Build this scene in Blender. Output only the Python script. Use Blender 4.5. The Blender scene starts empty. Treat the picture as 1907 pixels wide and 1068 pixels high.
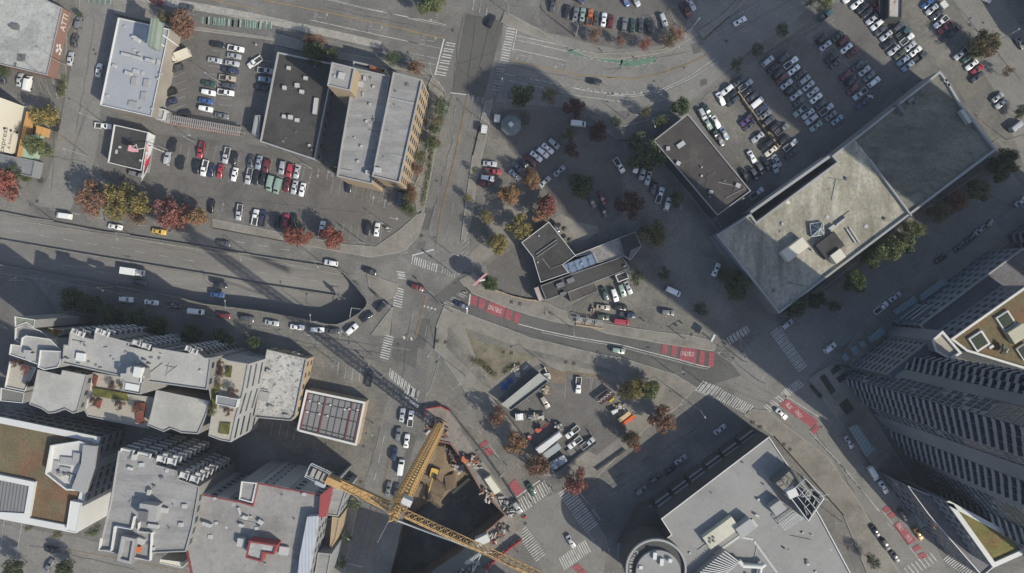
import bpy, bmesh, math, random
from mathutils import Vector, Matrix
random.seed(11)
R = math.radians
# ---------------------------------------------------------------- camera, sky, sun
S, CX, CY, HC = 5.5, 953.5, 534.0, 231.0      # photo pixels per metre on the ground, nadir, camera height
scene = bpy.context.scene
cd = bpy.data.cameras.new("camera"); cam = bpy.data.objects.new("camera", cd); scene.collection.objects.link(cam)
cam.location = (0, 0, HC); cam.rotation_euler = (0, 0, 0)
cd.sensor_width = 36; cd.lens = 18.0 / ((CX / S) / HC); cd.clip_start = 1; cd.clip_end = 6000
scene.camera = cam
SUN_EL = R(37.5); SDX, SDY = -0.795, 0.606     # the way shadows fall (world x, y)
world = bpy.data.worlds.new("World"); scene.world = world; world.use_nodes = True
nt = world.node_tree; nt.nodes.clear()
sky = nt.nodes.new('ShaderNodeTexSky'); sky.sky_type = 'NISHITA'; sky.sun_disc = False
sky.sun_elevation = SUN_EL; sky.sun_rotation = math.atan2(-SDX, -SDY); sky.air_density = 1.0; sky.dust_density = 1.2
bg = nt.nodes.new('ShaderNodeBackground'); bg.inputs[1].default_value = 0.092
wo = nt.nodes.new('ShaderNodeOutputWorld'); nt.links.new(sky.outputs[0], bg.inputs[0]); nt.links.new(bg.outputs[0], wo.inputs[0])
sl = bpy.data.lights.new("sun", 'SUN'); sl.energy = 2.7; sl.angle = R(0.53); sl.color = (1.0, 0.94, 0.81)
so = bpy.data.objects.new("sun", sl); scene.collection.objects.link(so)
tv = Vector((SDX * math.cos(SUN_EL), SDY * math.cos(SUN_EL), -math.sin(SUN_EL)))
so.rotation_euler = tv.to_track_quat('-Z', 'Y').to_euler(); so.location = -tv * 400
scene.view_settings.view_transform = 'Standard'; scene.view_settings.look = 'None'
scene.view_settings.exposure = 0.95; scene.view_settings.gamma = 1
scene.cycles.max_bounces = 5; scene.cycles.diffuse_bounces = 2; scene.cycles.glossy_bounces = 2
COL = scene.collection
# ---------------------------------------------------------------- survey: the photo's pixels are a map of the ground
VW = dict(R1C1=(0,0,3.955),R1C2=(380,0,3.955),R1C3=(760,0,3.955),R1C4=(1130,0,3.955),R1C5=(1507,0,3.955),
 R2C1=(0,250,3.955),R2C2=(380,250,3.955),R2C3=(760,250,3.955),R2C4=(1130,250,3.955),R2C5=(1507,250,3.955),
 R3C1=(0,510,3.955),R3C2=(380,510,3.955),R3C3=(760,510,3.955),R3C4=(1130,510,3.955),R3C5=(1507,510,3.955),
 R4C1=(0,770,3.585),R4C2=(380,770,3.585),R4C3=(760,770,3.585),R4C4=(1130,770,3.585),R4C5=(1507,770,3.585),
 A1=(1320,80,6.284),A2=(1320,200,6.284),A3=(1490,0,6.284),A4=(1490,120,6.284),A5=(1690,0,7.217),A6=(1690,120,7.217),
 A7=(1000,0,6.357),A8=(860,210,6.284),B1=(1030,490,7.12),B2=(920,670,4.546),B3=(740,745,3.307),B4=(1560,420,3.816),
 B5=(1500,660,2.617),B6=(0,570,4.853),B7=(1130,240,6.675),B8=(300,60,5.623),C1=(80,0,9.71),C2=(0,180,6.68),
 C3=(200,220,8.9),C4=(260,30,13.36),C5=(1040,520,5.34),C6=(840,500,8.9),C7=(1150,950,9.05),C8=(960,400,5.621),P=(0,0,1.0))
def Z(v, *pts):
    a, b, s = VW[v]; return [(a + x / s, b + y / s) for x, y in pts]
def W(p, h=0.0):
    k = (HC - h) / HC / S
    return Vector(((p[0] - CX) * k, -(p[1] - CY) * k))
def WP(pts, h=0.0): return [W(p, h) for p in pts]
# ---------------------------------------------------------------- materials
MC = {}
def newmat(name):
    m = bpy.data.materials.new(name); m.use_nodes = True; n = m.node_tree; n.nodes.clear()
    o = n.nodes.new('ShaderNodeOutputMaterial'); b = n.nodes.new('ShaderNodeBsdfPrincipled')
    n.links.new(b.outputs[0], o.inputs[0]); return m, n, b
def _noise(n, vec, scale, detail=4, rough=.6):
    t = n.nodes.new('ShaderNodeTexNoise'); t.inputs['Scale'].default_value = scale
    t.inputs['Detail'].default_value = detail; t.inputs['Roughness'].default_value = rough
    n.links.new(vec, t.inputs['Vector']); return t.outputs['Fac']
def _ramp(n, fac, a, b, lo, hi):
    r = n.nodes.new('ShaderNodeMapRange'); r.inputs[1].default_value = a; r.inputs[2].default_value = b
    r.inputs[3].default_value = lo; r.inputs[4].default_value = hi; n.links.new(fac, r.inputs[0]); return r.outputs[0]
def _mul(n, col, fac):
    m = n.nodes.new('ShaderNodeVectorMath'); m.operation = 'SCALE'; n.links.new(col, m.inputs[0]); n.links.new(fac, m.inputs['Scale']); return m.outputs[0]
def surf(name, col, rough=.85, big=.18, fine=.18, bs=.06, fs=2.2, stain=0, col2=None, c2s=.12, c2t=(.45,.6), stripe=None, metal=0, spec=.3, crack=0, stretch=None, grid=None, tracks=0):
    """World-space weathered surface: broad tone drift, fine grain, optional stains, cracks, second colour, ribs."""
    if name in MC: return MC[name]
    m, n, b = newmat(name)
    g = n.nodes.new('ShaderNodeNewGeometry'); pos = g.outputs['Position']
    if stretch:
        mp = n.nodes.new('ShaderNodeMapping'); mp.inputs['Rotation'].default_value = (0,0,stretch[0]); mp.inputs['Scale'].default_value = (stretch[1],stretch[2],1)
        n.links.new(pos, mp.inputs[0]); pos2 = mp.outputs[0]
    else: pos2 = pos
    rgb = n.nodes.new('ShaderNodeRGB'); rgb.outputs[0].default_value = (*col, 1); c = rgb.outputs[0]
    if col2:
        f = _ramp(n, _noise(n, pos2, c2s, 6, .7), c2t[0], c2t[1], 0, 1)
        mx = n.nodes.new('ShaderNodeMix'); mx.data_type = 'RGBA'; n.links.new(f, mx.inputs[0]); n.links.new(c, mx.inputs[6])
        mx.inputs[7].default_value = (*col2, 1); c = mx.outputs[2]
    c = _mul(n, c, _ramp(n, _noise(n, pos2, bs, 3), .3, .7, 1 - big, 1 + big))
    c = _mul(n, c, _ramp(n, _noise(n, pos, fs, 5, .75), .3, .7, 1 - fine, 1 + fine))
    if stain:
        c = _mul(n, c, _ramp(n, _noise(n, pos, .45, 5, .7), .58, .72, 1, 1 - stain))
        c = _mul(n, c, _ramp(n, _noise(n, pos2, .13, 6, .62), .55, .60, 1, 1 - .45*stain)); c = _mul(n, c, _ramp(n, _noise(n, pos, 6.0, 2, .5), .62, .72, 1, 1 - .5*stain))
    if crack:
        v = n.nodes.new('ShaderNodeTexVoronoi'); v.feature = 'DISTANCE_TO_EDGE'; v.inputs['Scale'].default_value = crack
        n.links.new(pos, v.inputs['Vector']); c = _mul(n, c, _ramp(n, v.outputs['Distance'], 0, .012, .8, 1))
    if grid:     # slab joints or membrane seams: angle, length, width, depth of tone
        mp = n.nodes.new('ShaderNodeMapping'); mp.inputs['Rotation'].default_value = (0,0,grid[0]); n.links.new(pos, mp.inputs[0])
        br = n.nodes.new('ShaderNodeTexBrick'); br.inputs['Scale'].default_value = 1; br.inputs['Brick Width'].default_value = grid[1]; br.inputs['Row Height'].default_value = grid[2]
        br.inputs['Mortar Size'].default_value = .05; br.inputs['Mortar Smooth'].default_value = .5; br.inputs['Bias'].default_value = 0; br.offset = grid[4] if len(grid) > 4 else .0
        br.inputs['Color1'].default_value = (1,1,1,1); br.inputs['Color2'].default_value = (1-grid[3]*.55,)*3+(1,); br.inputs['Mortar'].default_value = (1-grid[3],)*3+(1,)
        n.links.new(mp.outputs[0], br.inputs['Vector']); vm = n.nodes.new('ShaderNodeVectorMath'); vm.operation = 'MULTIPLY'; n.links.new(c, vm.inputs[0]); n.links.new(br.outputs['Color'], vm.inputs[1]); c = vm.outputs[0]
    if stripe:
        ang, per, dark = stripe
        mp = n.nodes.new('ShaderNodeMapping'); mp.inputs['Rotation'].default_value = (0,0,ang); n.links.new(pos, mp.inputs[0])
        w = n.nodes.new('ShaderNodeTexWave'); w.inputs['Scale'].default_value = 1 / per * .314; n.links.new(mp.outputs[0], w.inputs['Vector'])
        c = _mul(n, c, _ramp(n, w.outputs['Fac'], .0, .35, 1 - dark, 1))
    n.links.new(c, b.inputs['Base Color']); b.inputs['Roughness'].default_value = rough; b.inputs['Metallic'].default_value = metal
    b.inputs['Specular IOR Level'].default_value = spec
    MC[name] = m; return m
def paint(name, col, rough=.35, metal=.0, spec=.5, coat=0, dirt=.12):
    if name in MC: return MC[name]
    m, n, b = newmat(name)
    g = n.nodes.new('ShaderNodeTexCoord'); rgb = n.nodes.new('ShaderNodeRGB'); rgb.outputs[0].default_value = (*col, 1)
    c = _mul(n, rgb.outputs[0], _ramp(n, _noise(n, g.outputs['Object'], 1.3, 5, .7), .3, .7, 1 - dirt, 1 + dirt * .5))
    n.links.new(c, b.inputs['Base Color']); b.inputs['Roughness'].default_value = rough; b.inputs['Metallic'].default_value = metal
    b.inputs['Specular IOR Level'].default_value = spec; b.inputs['Coat Weight'].default_value = coat; b.inputs['Coat Roughness'].default_value = .1
    MC[name] = m; return m
def leafmat(name, c1, c2, scale=.25, t=(.42,.58)):
    if name in MC: return MC[name]
    m, n, b = newmat(name)
    g = n.nodes.new('ShaderNodeNewGeometry')
    mx = n.nodes.new('ShaderNodeMix'); mx.data_type = 'RGBA'; n.links.new(_ramp(n, _noise(n, g.outputs['Position'], scale, 3), t[0], t[1], 0, 1), mx.inputs[0])
    mx.inputs[6].default_value = (*c1, 1); mx.inputs[7].default_value = (*c2, 1)
    c = _mul(n, mx.outputs[2], _ramp(n, g.outputs['Random Per Island'], 0, 1, .6, 1.45))
    n.links.new(c, b.inputs['Base Color']); b.inputs['Roughness'].default_value = .6; b.inputs['Specular IOR Level'].default_value = .25
    tr = n.nodes.new('ShaderNodeBsdfTranslucent'); n.links.new(c, tr.inputs[0])
    ms = n.nodes.new('ShaderNodeMixShader'); ms.inputs[0].default_value = .25
    n.links.new(b.outputs[0], ms.inputs[1]); n.links.new(tr.outputs[0], ms.inputs[2])
    n.links.new(ms.outputs[0], [x for x in n.nodes if x.type == 'OUTPUT_MATERIAL'][0].inputs[0])
    MC[name] = m; return m
# ---------------------------------------------------------------- mesh helpers
WL = {}       # world location of every unrotated root
def tag(o, label=None, cat=None, group=None, kind=None):
    if label: o['label'] = label
    if cat: o['category'] = cat
    if group: o['group'] = group
    if kind: o['kind'] = kind
    return o
def thing(name, loc, label, cat, group=None, rz=0):
    o = bpy.data.objects.new(name, None); COL.objects.link(o); o.empty_display_size = .5
    o.location = loc; o.rotation_euler = (0, 0, rz); WL[o.name] = Vector(loc); return tag(o, label, cat, group)
class MB:
    def __init__(s): s.v = []; s.f = []
    def face(s, pts):
        i = len(s.v); s.v += [tuple(p) for p in pts]; s.f.append(tuple(range(i, i + len(pts)))); return s
    def poly(s, pts, z):     # flat polygon facing up
        a = sum(pts[i][0] * pts[(i+1) % len(pts)][1] - pts[(i+1) % len(pts)][0] * pts[i][1] for i in range(len(pts)))
        if a < 0: pts = pts[::-1]
        zf = z if callable(z) else (lambda p: z)
        return s.face([(p[0], p[1], zf(p)) for p in pts])
    def sides(s, pts, z0, z1):
        a = sum(pts[i][0] * pts[(i+1) % len(pts)][1] - pts[(i+1) % len(pts)][0] * pts[i][1] for i in range(len(pts)))
        if a < 0: pts = pts[::-1]
        for i in range(len(pts)):
            p, q = pts[i], pts[(i+1) % len(pts)]
            s.face([(p[0],p[1],z0),(q[0],q[1],z0),(q[0],q[1],z1),(p[0],p[1],z1)])
        return s
    def prism(s, pts, z0, z1, bottom=False):
        s.sides(pts, z0, z1); s.poly(pts, z1)
        if bottom: s.poly(pts, z0)
        return s
    def box(s, cx, cy, lx, ly, z0, z1, rot=0, bottom=False):
        c, n = math.cos(rot), math.sin(rot)
        P = [(cx + x*c - y*n, cy + x*n + y*c) for x, y in ((-lx/2,-ly/2),(lx/2,-ly/2),(lx/2,ly/2),(-lx/2,ly/2))]
        return s.prism(P, z0, z1, bottom)
    def strip(s, pts, w, z, z1=None):   # ribbon along a polyline
        n = len(pts); L = []; Rr = []
        for i in range(n):
            a = pts[max(i-1,0)]; b = pts[min(i+1,n-1)]; d = Vector((b[0]-a[0], b[1]-a[1])).normalized(); q = Vector((-d.y, d.x)) * w / 2
            L.append((pts[i][0]+q.x, pts[i][1]+q.y)); Rr.append((pts[i][0]-q.x, pts[i][1]-q.y))
        for i in range(n-1):
            if z1 is None: s.poly([L[i], Rr[i], Rr[i+1], L[i+1]], z)
            else: s.prism([L[i], Rr[i], Rr[i+1], L[i+1]], z, z1)
        return s
    def tube(s, a, b, r0, r1=None, n=6, cap=True):
        r1 = r0 if r1 is None else r1; a = Vector(a); b = Vector(b); d = (b - a).normalized()
        u = d.orthogonal().normalized(); w = d.cross(u); i = len(s.v)
        for k in range(n):
            t = 2*math.pi*k/n; o = u*math.cos(t) + w*math.sin(t); s.v.append(tuple(a+o*r0)); s.v.append(tuple(b+o*r1))
        for k in range(n):
            j = (k+1) % n; s.f.append((i+2*k, i+2*j, i+2*j+1, i+2*k+1))
        if cap: s.f.append(tuple(i+2*k for k in range(n))[::-1]); s.f.append(tuple(i+2*k+1 for k in range(n)))
        return s
    def cyl(s, cx, cy, r, z0, z1, n=24): return s.prism([(cx+r*math.cos(2*math.pi*k/n), cy+r*math.sin(2*math.pi*k/n)) for k in range(n)], z0, z1)
    def build(s, name, mat, parent=None, smooth=False, kind=None, label=None, local=False):
        if not s.f: return None
        me = bpy.data.meshes.new(name)
        off = Vector((0,0,0)) if (parent is None or local) else WL[parent.name]
        me.from_pydata([(x-off.x, y-off.y, z-off.z) for x, y, z in s.v], [], s.f); me.update()
        if smooth:
            me.shade_smooth(); me.set_sharp_from_angle(angle=R(38))
        if mat: me.materials.append(mat)
        o = bpy.data.objects.new(name, me); COL.objects.link(o)
        if parent: o.parent = parent; WL[o.name] = off
        else: WL[o.name] = Vector((0,0,0))
        if kind: o['kind'] = kind
        if label: o['label'] = label
        return o
def inset(pts, t):
    a = sum(pts[i][0] * pts[(i+1) % len(pts)][1] - pts[(i+1) % len(pts)][0] * pts[i][1] for i in range(len(pts)))
    if a < 0: pts = pts[::-1]
    n = len(pts); out = []
    for i in range(n):
        p0, p, p1 = Vector(pts[i-1][:2]), Vector(pts[i][:2]), Vector(pts[(i+1) % n][:2])
        d0 = (p - p0).normalized(); d1 = (p1 - p).normalized(); n0 = Vector((-d0.y, d0.x)); n1 = Vector((-d1.y, d1.x))
        m = (n0 + n1); m = m / max(m.length_squared / 2, .25); out.append(p + m * t)
    return out
def centre(pts): return Vector((sum(p[0] for p in pts)/len(pts), sum(p[1] for p in pts)/len(pts)))
def text_faces(s, size, align='CENTER'):
    cu = bpy.data.curves.new('t', 'FONT'); cu.body = s; cu.size = size; cu.align_x = align; cu.align_y = 'CENTER'; cu.resolution_u = 2
    o = bpy.data.objects.new('t', cu); COL.objects.link(o); dg = bpy.context.evaluated_depsgraph_get(); dg.update()
    me = o.evaluated_get(dg).to_mesh(); v = [tuple(x.co) for x in me.vertices]; f = [tuple(p.vertices) for p in me.polygons]
    bpy.data.objects.remove(o); bpy.data.curves.remove(cu); return v, f
def add_text(mb, s, size, origin, xdir, ydir, sx=1.0):
    v, f = text_faces(s, size); i = len(mb.v); o = Vector(origin); X = Vector(xdir).normalized() * sx; Y = Vector(ydir).normalized()
    mb.v += [tuple(o + X*a[0] + Y*a[1]) for a in v]; mb.f += [tuple(i+k for k in q) for q in f]
ORD = ['first','second','third','fourth','fifth','sixth','seventh','eighth','ninth','tenth','eleventh','twelfth','thirteenth','fourteenth','fifteenth','sixteenth','seventeenth','eighteenth']
# ---------------------------------------------------------------- ground
from mathutils.geometry import tessellate_polygon
asph = surf('asphalt', (.122,.117,.107), .9, .16, .24, .05, 1.3, .2, (.160,.152,.137), .06, (.45,.6), crack=.09)
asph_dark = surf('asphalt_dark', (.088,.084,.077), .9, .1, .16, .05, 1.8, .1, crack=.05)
asph_lot = surf('asphalt_lot', (.112,.104,.095), .92, .12, .2, .07, 1.5, .3, (.128,.122,.111), .09, (.5,.6), crack=.12)
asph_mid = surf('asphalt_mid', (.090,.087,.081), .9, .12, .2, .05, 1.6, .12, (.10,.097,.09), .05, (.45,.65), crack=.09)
conc_road = surf('concrete_road', (.188,.180,.164), .9, .14, .18, .05, 1.2, .22, (.155,.15,.137), .05, (.48,.58), grid=(R(35),5.5,3.6,.16))
conc_walk = surf('concrete_walk', (.20,.185,.158), .92, .14, .16, .09, 1.2, .2, (.165,.152,.13), .1, (.5,.6), grid=(R(14),1.9,1.9,.14))
hwy = surf('highway', (.152,.146,.135), .9, .1, .14, .04, 1.4, .12, (.18,.173,.16), .05, (.45,.6), stretch=(R(12),.12,3.2), grid=(R(12),6,3.4,.10))
tan_lot = surf('tan_lot', (.155,.144,.122), .92, .16, .24, .08, 1.1, .3, (.122,.117,.103), .12, (.45,.58), crack=.2)
dusty = surf('dusty_asphalt', (.27,.255,.225), .92, .12, .25, .3, 1.2, 0)
grass = surf('dry_grass', (.16,.14,.10), .95, .2, .4, .15, 2.5, .2, (.12,.108,.072), .25, (.45,.6))
weeds = surf('weedy_strip', (.13,.12,.085), .95, .2, .35, .2, 2.2, .2, (.16,.135,.095), .3)
dirt = surf('dirt', (.20,.15,.095), .95, .2, .3, .1, 1.5, .3, (.11,.08,.055), .1, (.4,.6))
dirt_lot = surf('dirt_patch', (.15,.115,.08), .95, .2, .3, .2, 1.5, .2)
white_l = surf('line_white', (.42,.415,.39), .8, .15, .4, .5, 2.2, .55)
worn_l = surf('line_worn', (.26,.255,.24), .85, .2, .4, .5, 2.2, .5)
yel_l = surf('line_yellow', (.27,.19,.09), .8, .12, .3, .3, 2.5, .3)
red_l = surf('bus_red', (.25,.07,.078), .85, .14, .28, .4, 1.8, .3, (.16,.085,.08), .5, (.56,.7), stretch=(R(-20),.5,3))
grn_l = surf('bike_green', (.10,.165,.12), .85, .15, .2, .3, 2.0, .2)
LY = [0.0]
def sheet(name, pts, m, px=True):
    LY[0] += .003
    return tag(MB().poly(WP(pts) if px else pts, LY[0]).build(name, m), kind='structure')
TR = Z('R2C1',(-400,510),(0,570),(400,650),(770,720),(1100,770),(1582,845))+Z('R2C2',(400,900),(900,975),(1000,1000))+Z('R3C2',(1040,0),(1130,100),(1195,180),(1207,215),(1195,245),(1150,290),(1050,350),(980,378),(900,372),(700,330),(400,275),(0,225))+Z('R3C1',(1300,172),(800,82),(300,-10),(-400,-140))
PIT = Z('B3',(205,262),(250,250),(330,268),(385,340),(440,420),(510,540),(575,612),(665,705),(590,775),(500,845),(390,935),(250,1030),(120,1130),(-60,1130),(0,900),(40,700),(110,420),(165,320))
trench, pit = WP(TR), WP(PIT)
outer = [Vector(p) for p in ((-1500,-1500),(1500,-1500),(1500,1500),(-1500,1500))]
loops = [[Vector((p.x,p.y,0)) for p in L] for L in (outer, trench, pit)]
tri = tessellate_polygon(loops); flat = [p for L in loops for p in L]
gm = MB()
for t in tri: gm.poly([flat[i] for i in t], 0.0)
tag(gm.build('ground', asph), kind='structure')
# ---- paved areas (each lies a few millimetres above the last)
sheet('road', [(150,-60),(215,-60),(205,10),(190,130),(186,235),(178,290),(165,330),(130,392),(62,385),(90,330),(112,235),(128,150)], conc_road)
sheet('road', Z('R1C1',(480,1300),(640,760),(700,700),(560,1068),(500,1400)), asph)
sheet('road', [(-60,335),(70,385),(150,395),(320,425),(430,440),(560,462),(700,485),(770,490),(745,560),(690,620),(683,560),(668,530),(640,506),(600,495),(400,463),(278,443),(195,431),(101,412),(-60,388)], asph)
sheet('road', Z('R1C3',(700,180),(1240,290))+Z('A7',(400,470),(800,555),(1100,600),(1500,540),(1907,400))+[(1330,50),(1420,-40),(1560,-40),(1480,40),(1400,90),(1345,140),(1285,190),(1240,208),(1130,207),(1000,197),(925,190)], conc_road)
sheet('road', [(1230,215),(1290,300),(1345,400),(1440,590),(1500,690),(1440,720),(1370,640),(1280,580),(1180,430),(1130,300),(1130,215)], asph)
sheet('road', [(1345,690),(1440,600),(1465,590),(1900,300),(1990,350),(1560,650),(1505,700),(1700,920),(1790,1120),(1650,1120),(1560,900),(1470,790),(1383,765)], conc_road)
sheet('road', [(1383,765),(1455,815),(1190,990),(1130,1040),(1120,1140),(980,1140),(1010,1000),(985,950),(1060,905),(1110,900),(1230,800),(1300,730)], asph)
sheet('road', [(800,655),(880,745),(960,850),(1010,890),(1070,925),(985,950),(960,925),(900,840),(850,780),(790,750)], tan_lot)
sheet('road', [(935,920),(985,945),(1060,905),(1130,1000),(1120,1140),(1040,1140),(990,1010)], conc_road)
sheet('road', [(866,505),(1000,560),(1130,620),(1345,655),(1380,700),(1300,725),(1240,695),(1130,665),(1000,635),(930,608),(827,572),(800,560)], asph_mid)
sheet('road', [(1140,-60),(1140,-61)]+[(1640,-60),(1907,60),(1960,420),(1890,330),(1760,130),(1700,30)], tan_lot)
sheet('road', [(1755,-60),(1830,-60),(1870,10),(1990,160),(1990,330),(1907,310),(1860,180),(1800,90)], conc_road)
sheet('road', [(-60,965),(140,1000),(400,1060),(640,1090),(640,1140),(-60,1140)], conc_road)
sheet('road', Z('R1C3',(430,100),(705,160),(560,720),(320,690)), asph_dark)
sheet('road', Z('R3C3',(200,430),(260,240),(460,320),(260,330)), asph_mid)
for v, a in (('R2C3',[(100,530),(185,560),(150,710),(60,700)]),('R2C3',[(70,800),(130,790),(120,850),(60,850)]),('R3C2',[(1400,480),(1582,470),(1560,700),(1385,620)]),
             ('R3C3',[(1340,420),(1700,500),(1700,585),(1330,485)]),('R1C3',[(480,1068),(530,900),(560,905),(510,1068)]),('R1C4',[(690,590),(735,580),(740,620),(690,640)]),
             ('R1C4',[(620,330),(700,310),(690,390),(640,400)]),('R2C1',[(430,60),(640,100),(620,330),(370,320)][:0]),('R3C3',[(100,330),(160,330),(120,560),(60,540)]),('R4C3',[(20,130),(60,150),(-60,560),(-90,540)])):
    if a: sheet('asphalt_patch', Z(v, *a), asph_mid)
sheet('parking_lot', [(330,52),(505,72),(512,100),(480,245),(440,250),(330,215),(305,200),(322,120)], asph_lot)
sheet('parking_lot', [(285,250),(440,265),(590,290),(625,325),(755,355),(768,405),(745,425),(700,455),(560,440),(395,410),(345,395),(280,370),(190,330),(180,288),(280,320)], asph_lot)
sheet('parking_lot', [(0,120),(85,140),(100,170),(97,182),(20,165),(0,160)], asph_lot)
sheet('parking_lot', [(1010,-60),(1250,-60),(1285,30),(1270,60),(1235,84),(1150,92),(1020,60),(1005,30)], asph_lot)
sheet('parking_lot', [(1350,150),(1600,-20),(1720,110),(1560,285),(1398,397),(1300,215),(1330,175)], asph_lot)
sheet('parking_lot', [(1300,190),(1350,150),(1395,240),(1440,300),(1395,330)], tan_lot)
sheet('parking_lot', [(1640,-60),(1740,-60),(1830,90),(1750,130),(1700,90),(1640,20)], tan_lot)
sheet('parking_lot', [(925,205),(1100,205),(1160,250),(1160,400),(1100,440),(1040,395),(995,330),(940,270)], asph_lot)
sheet('paved_plaza', [(912,195),(930,200),(945,270),(1000,335),(1045,395),(1100,440),(1072,478),(1022,414),(970,455),(905,495),(875,470),(880,400),(892,320)], tan_lot)
sheet('parking_lot', [(905,495),(972,452),(1000,560),(960,548),(925,535)], asph_lot)
sheet('parking_lot', [(1055,575),(1172,508),(1215,535),(1282,583),(1330,632),(1211,613),(1100,597)], tan_lot)
sheet('parking_lot', [(575,645),(600,648),(735,680),(722,745),(705,800),(672,930),(640,925),(600,870),(470,800),(549,790),(573,667)], tan_lot)
sheet('parking_lot', [(-60,500),(60,520),(120,600),(20,640),(0,800),(-60,800)], asph_lot)
sheet('paved_terrace', Z('C8',(355,70),(470,-10),(640,80),(860,120),(880,170),(780,240),(560,330)), conc_walk)
sheet('paved_plaza', Z('R2C3',(560,500),(760,480),(960,620),(830,760),(640,880),(520,960),(440,900),(600,760)), conc_walk)
st = LY[0]
# dusty unpaved strip along the widened street
mb = MB(); mb.strip(WP(Z('R1C2',(-500,-20),(0,60),(350,125),(700,200),(1000,265),(1300,335))), 2.6, LY[0]+.004); tag(mb.build('gravel_strip', dusty), kind='structure')
# ---- raised pavements with kerbs
KB = .26
kerbm = surf('kerb_stone', (.25,.24,.215), .85, .1, .25, .4, 2, .3)
def walk(pts, m=conc_walk, z=KB):
    q = WP(pts); q2 = inset(q,.1); tag(MB().strip(q2+[q2[0],q2[1]],.26,z+.004).build('kerb', kerbm), kind='structure')
    return tag(MB().prism(q, 0, z).build('sidewalk', m), kind='structure')
walk([(395,408),(560,440),(640,455),(700,460),(745,428),(768,408),(782,392),(793,398),(780,440),(752,470),(690,480),(560,456),(395,425)])
walk([(805,140),(826,165),(818,240),(803,330),(790,395),(777,400),(770,350),(792,300),(797,200),(797,160)])
walk([(903,190),(918,182),(905,260),(890,330),(880,400),(868,445),(858,452),(868,370),(880,290),(893,235)])
walk([(855,522),(882,508),(925,542),(980,558),(1017,564),(1040,575),(1075,585),(1130,603),(1211,616),(1292,626),(1322,634),(1335,637),(1330,655),(1231,640),(1130,622),(1101,611),(1038,601),(988,588),(937,571),(902,556),(877,546),(866,535)])
walk([(827,569),(937,609),(988,629),(1038,641),(1114,659),(1160,667),(1256,697),(1298,722),(1255,765),(1210,792),(1150,850),(1108,893),(1075,890),(1010,885),(960,845),(915,790),(870,735),(822,662),(808,650),(812,610)])
walk([(1385,772),(1402,762),(1430,765),(1462,792),(1540,850),(1600,935),(1670,1060),(1700,1130),(1640,1130),(1570,960),(1440,812)])
walk([(1004,55),(1020,66),(1060,92),(1110,100),(1150,100),(1235,92),(1288,52),(1300,66),(1245,98),(1150,112),(1100,108),(1050,88),(950,52),(932,40),(940,22)])
walk([(205,-30),(280,10),(278,14),(330,45),(512,72),(512,62),(620,95),(800,130),(800,140),(600,105),(510,82),(508,76),(330,53),(300,48),(215,28)])
walk([(683,510),(742,530),(738,552),(712,562),(688,540)]); walk([(690,625),(732,570),(728,625)])
walk([(1090,210),(1160,235),(1240,215),(1275,215),(1218,262),(1236,298),(1330,400),(1352,440),(1335,430),(1270,345),(1200,262),(1150,262)], asph)
walk([(78,-60),(150,-60),(150,20),(125,60),(124,180),(108,185),(95,140),(120,60)], tan_lot)
walk([(1575,650),(1640,560),(1900,380),(1925,410),(1700,600),(1620,690),(1560,680)]); walk([(1505,705),(1545,680),(1580,700),(1640,800),(1740,960),(1745,1000),(1700,960),(1600,840)])
walk([(1853,262),(1878,290),(1700,405),(1470,590),(1450,590),(1455,583),(1694,402)], asph)
walk([(640,905),(670,930),(655,1000),(640,1080),(600,1075),(640,960)])
walk([(1440,300),(1560,215)][:0] or [(1300,60),(1345,30),(1420,-50),(1440,-50),(1360,30),(1310,75)])
G2 = .275
def patch(name, pts, m, z=G2): return tag(MB().poly(WP(pts), z).build(name, m), kind='structure')
patch('grass', Z('R3C3',(420,400),(620,470),(850,550),(960,600),(870,650),(640,790),(500,620)), grass)
patch('path', Z('R3C3',(300,395),(420,520),(530,700),(620,850),(560,830),(440,700),(280,540)), tan_lot, .272)
patch('planting_bed', Z('R3C3',(430,410),(850,550),(1450,690),(1560,740),(1450,730),(1040,640),(800,570),(520,500)), tan_lot, .279)
patch('parking_lot', Z('B2',(480,60),(600,110),(880,150),(960,200),(1040,330),(1130,600),(870,810),(760,760),(620,880),(520,960),(440,840),(270,660),(90,430),(20,350),(330,60),(430,30)), asph_lot)
patch('parking_lot', Z('B2',(870,830),(1100,620),(1140,650),(900,900)), conc_road, .279)
patch('dirt_patch', Z('B2',(450,60),(605,110),(605,200),(490,200),(460,150)), dirt_lot, .283)
patch('planting_bed', Z('B2',(600,95),(900,130),(960,170),(1000,200),(985,215),(870,160),(600,115)), dirt_lot, .287)
for v, x, y in (('R3C3',215,495),('R3C3',275,503),('R3C3',700,575),('R3C3',760,583),('R3C3',1160,650),('R3C3',1220,660),('R3C3',760,208),('R3C3',822,220),('R4C4',975,60),('R4C4',1025,90),('R4C4',1180,205),('R4C4',1220,240)):
    p = W(Z(v,(x,y))[0]); tag(MB().box(p.x,p.y,1.15,1.15,.25,.295,R(-12)).build('planting_bed', surf('bed_soil',(.06,.05,.045))), kind='structure')
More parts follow.
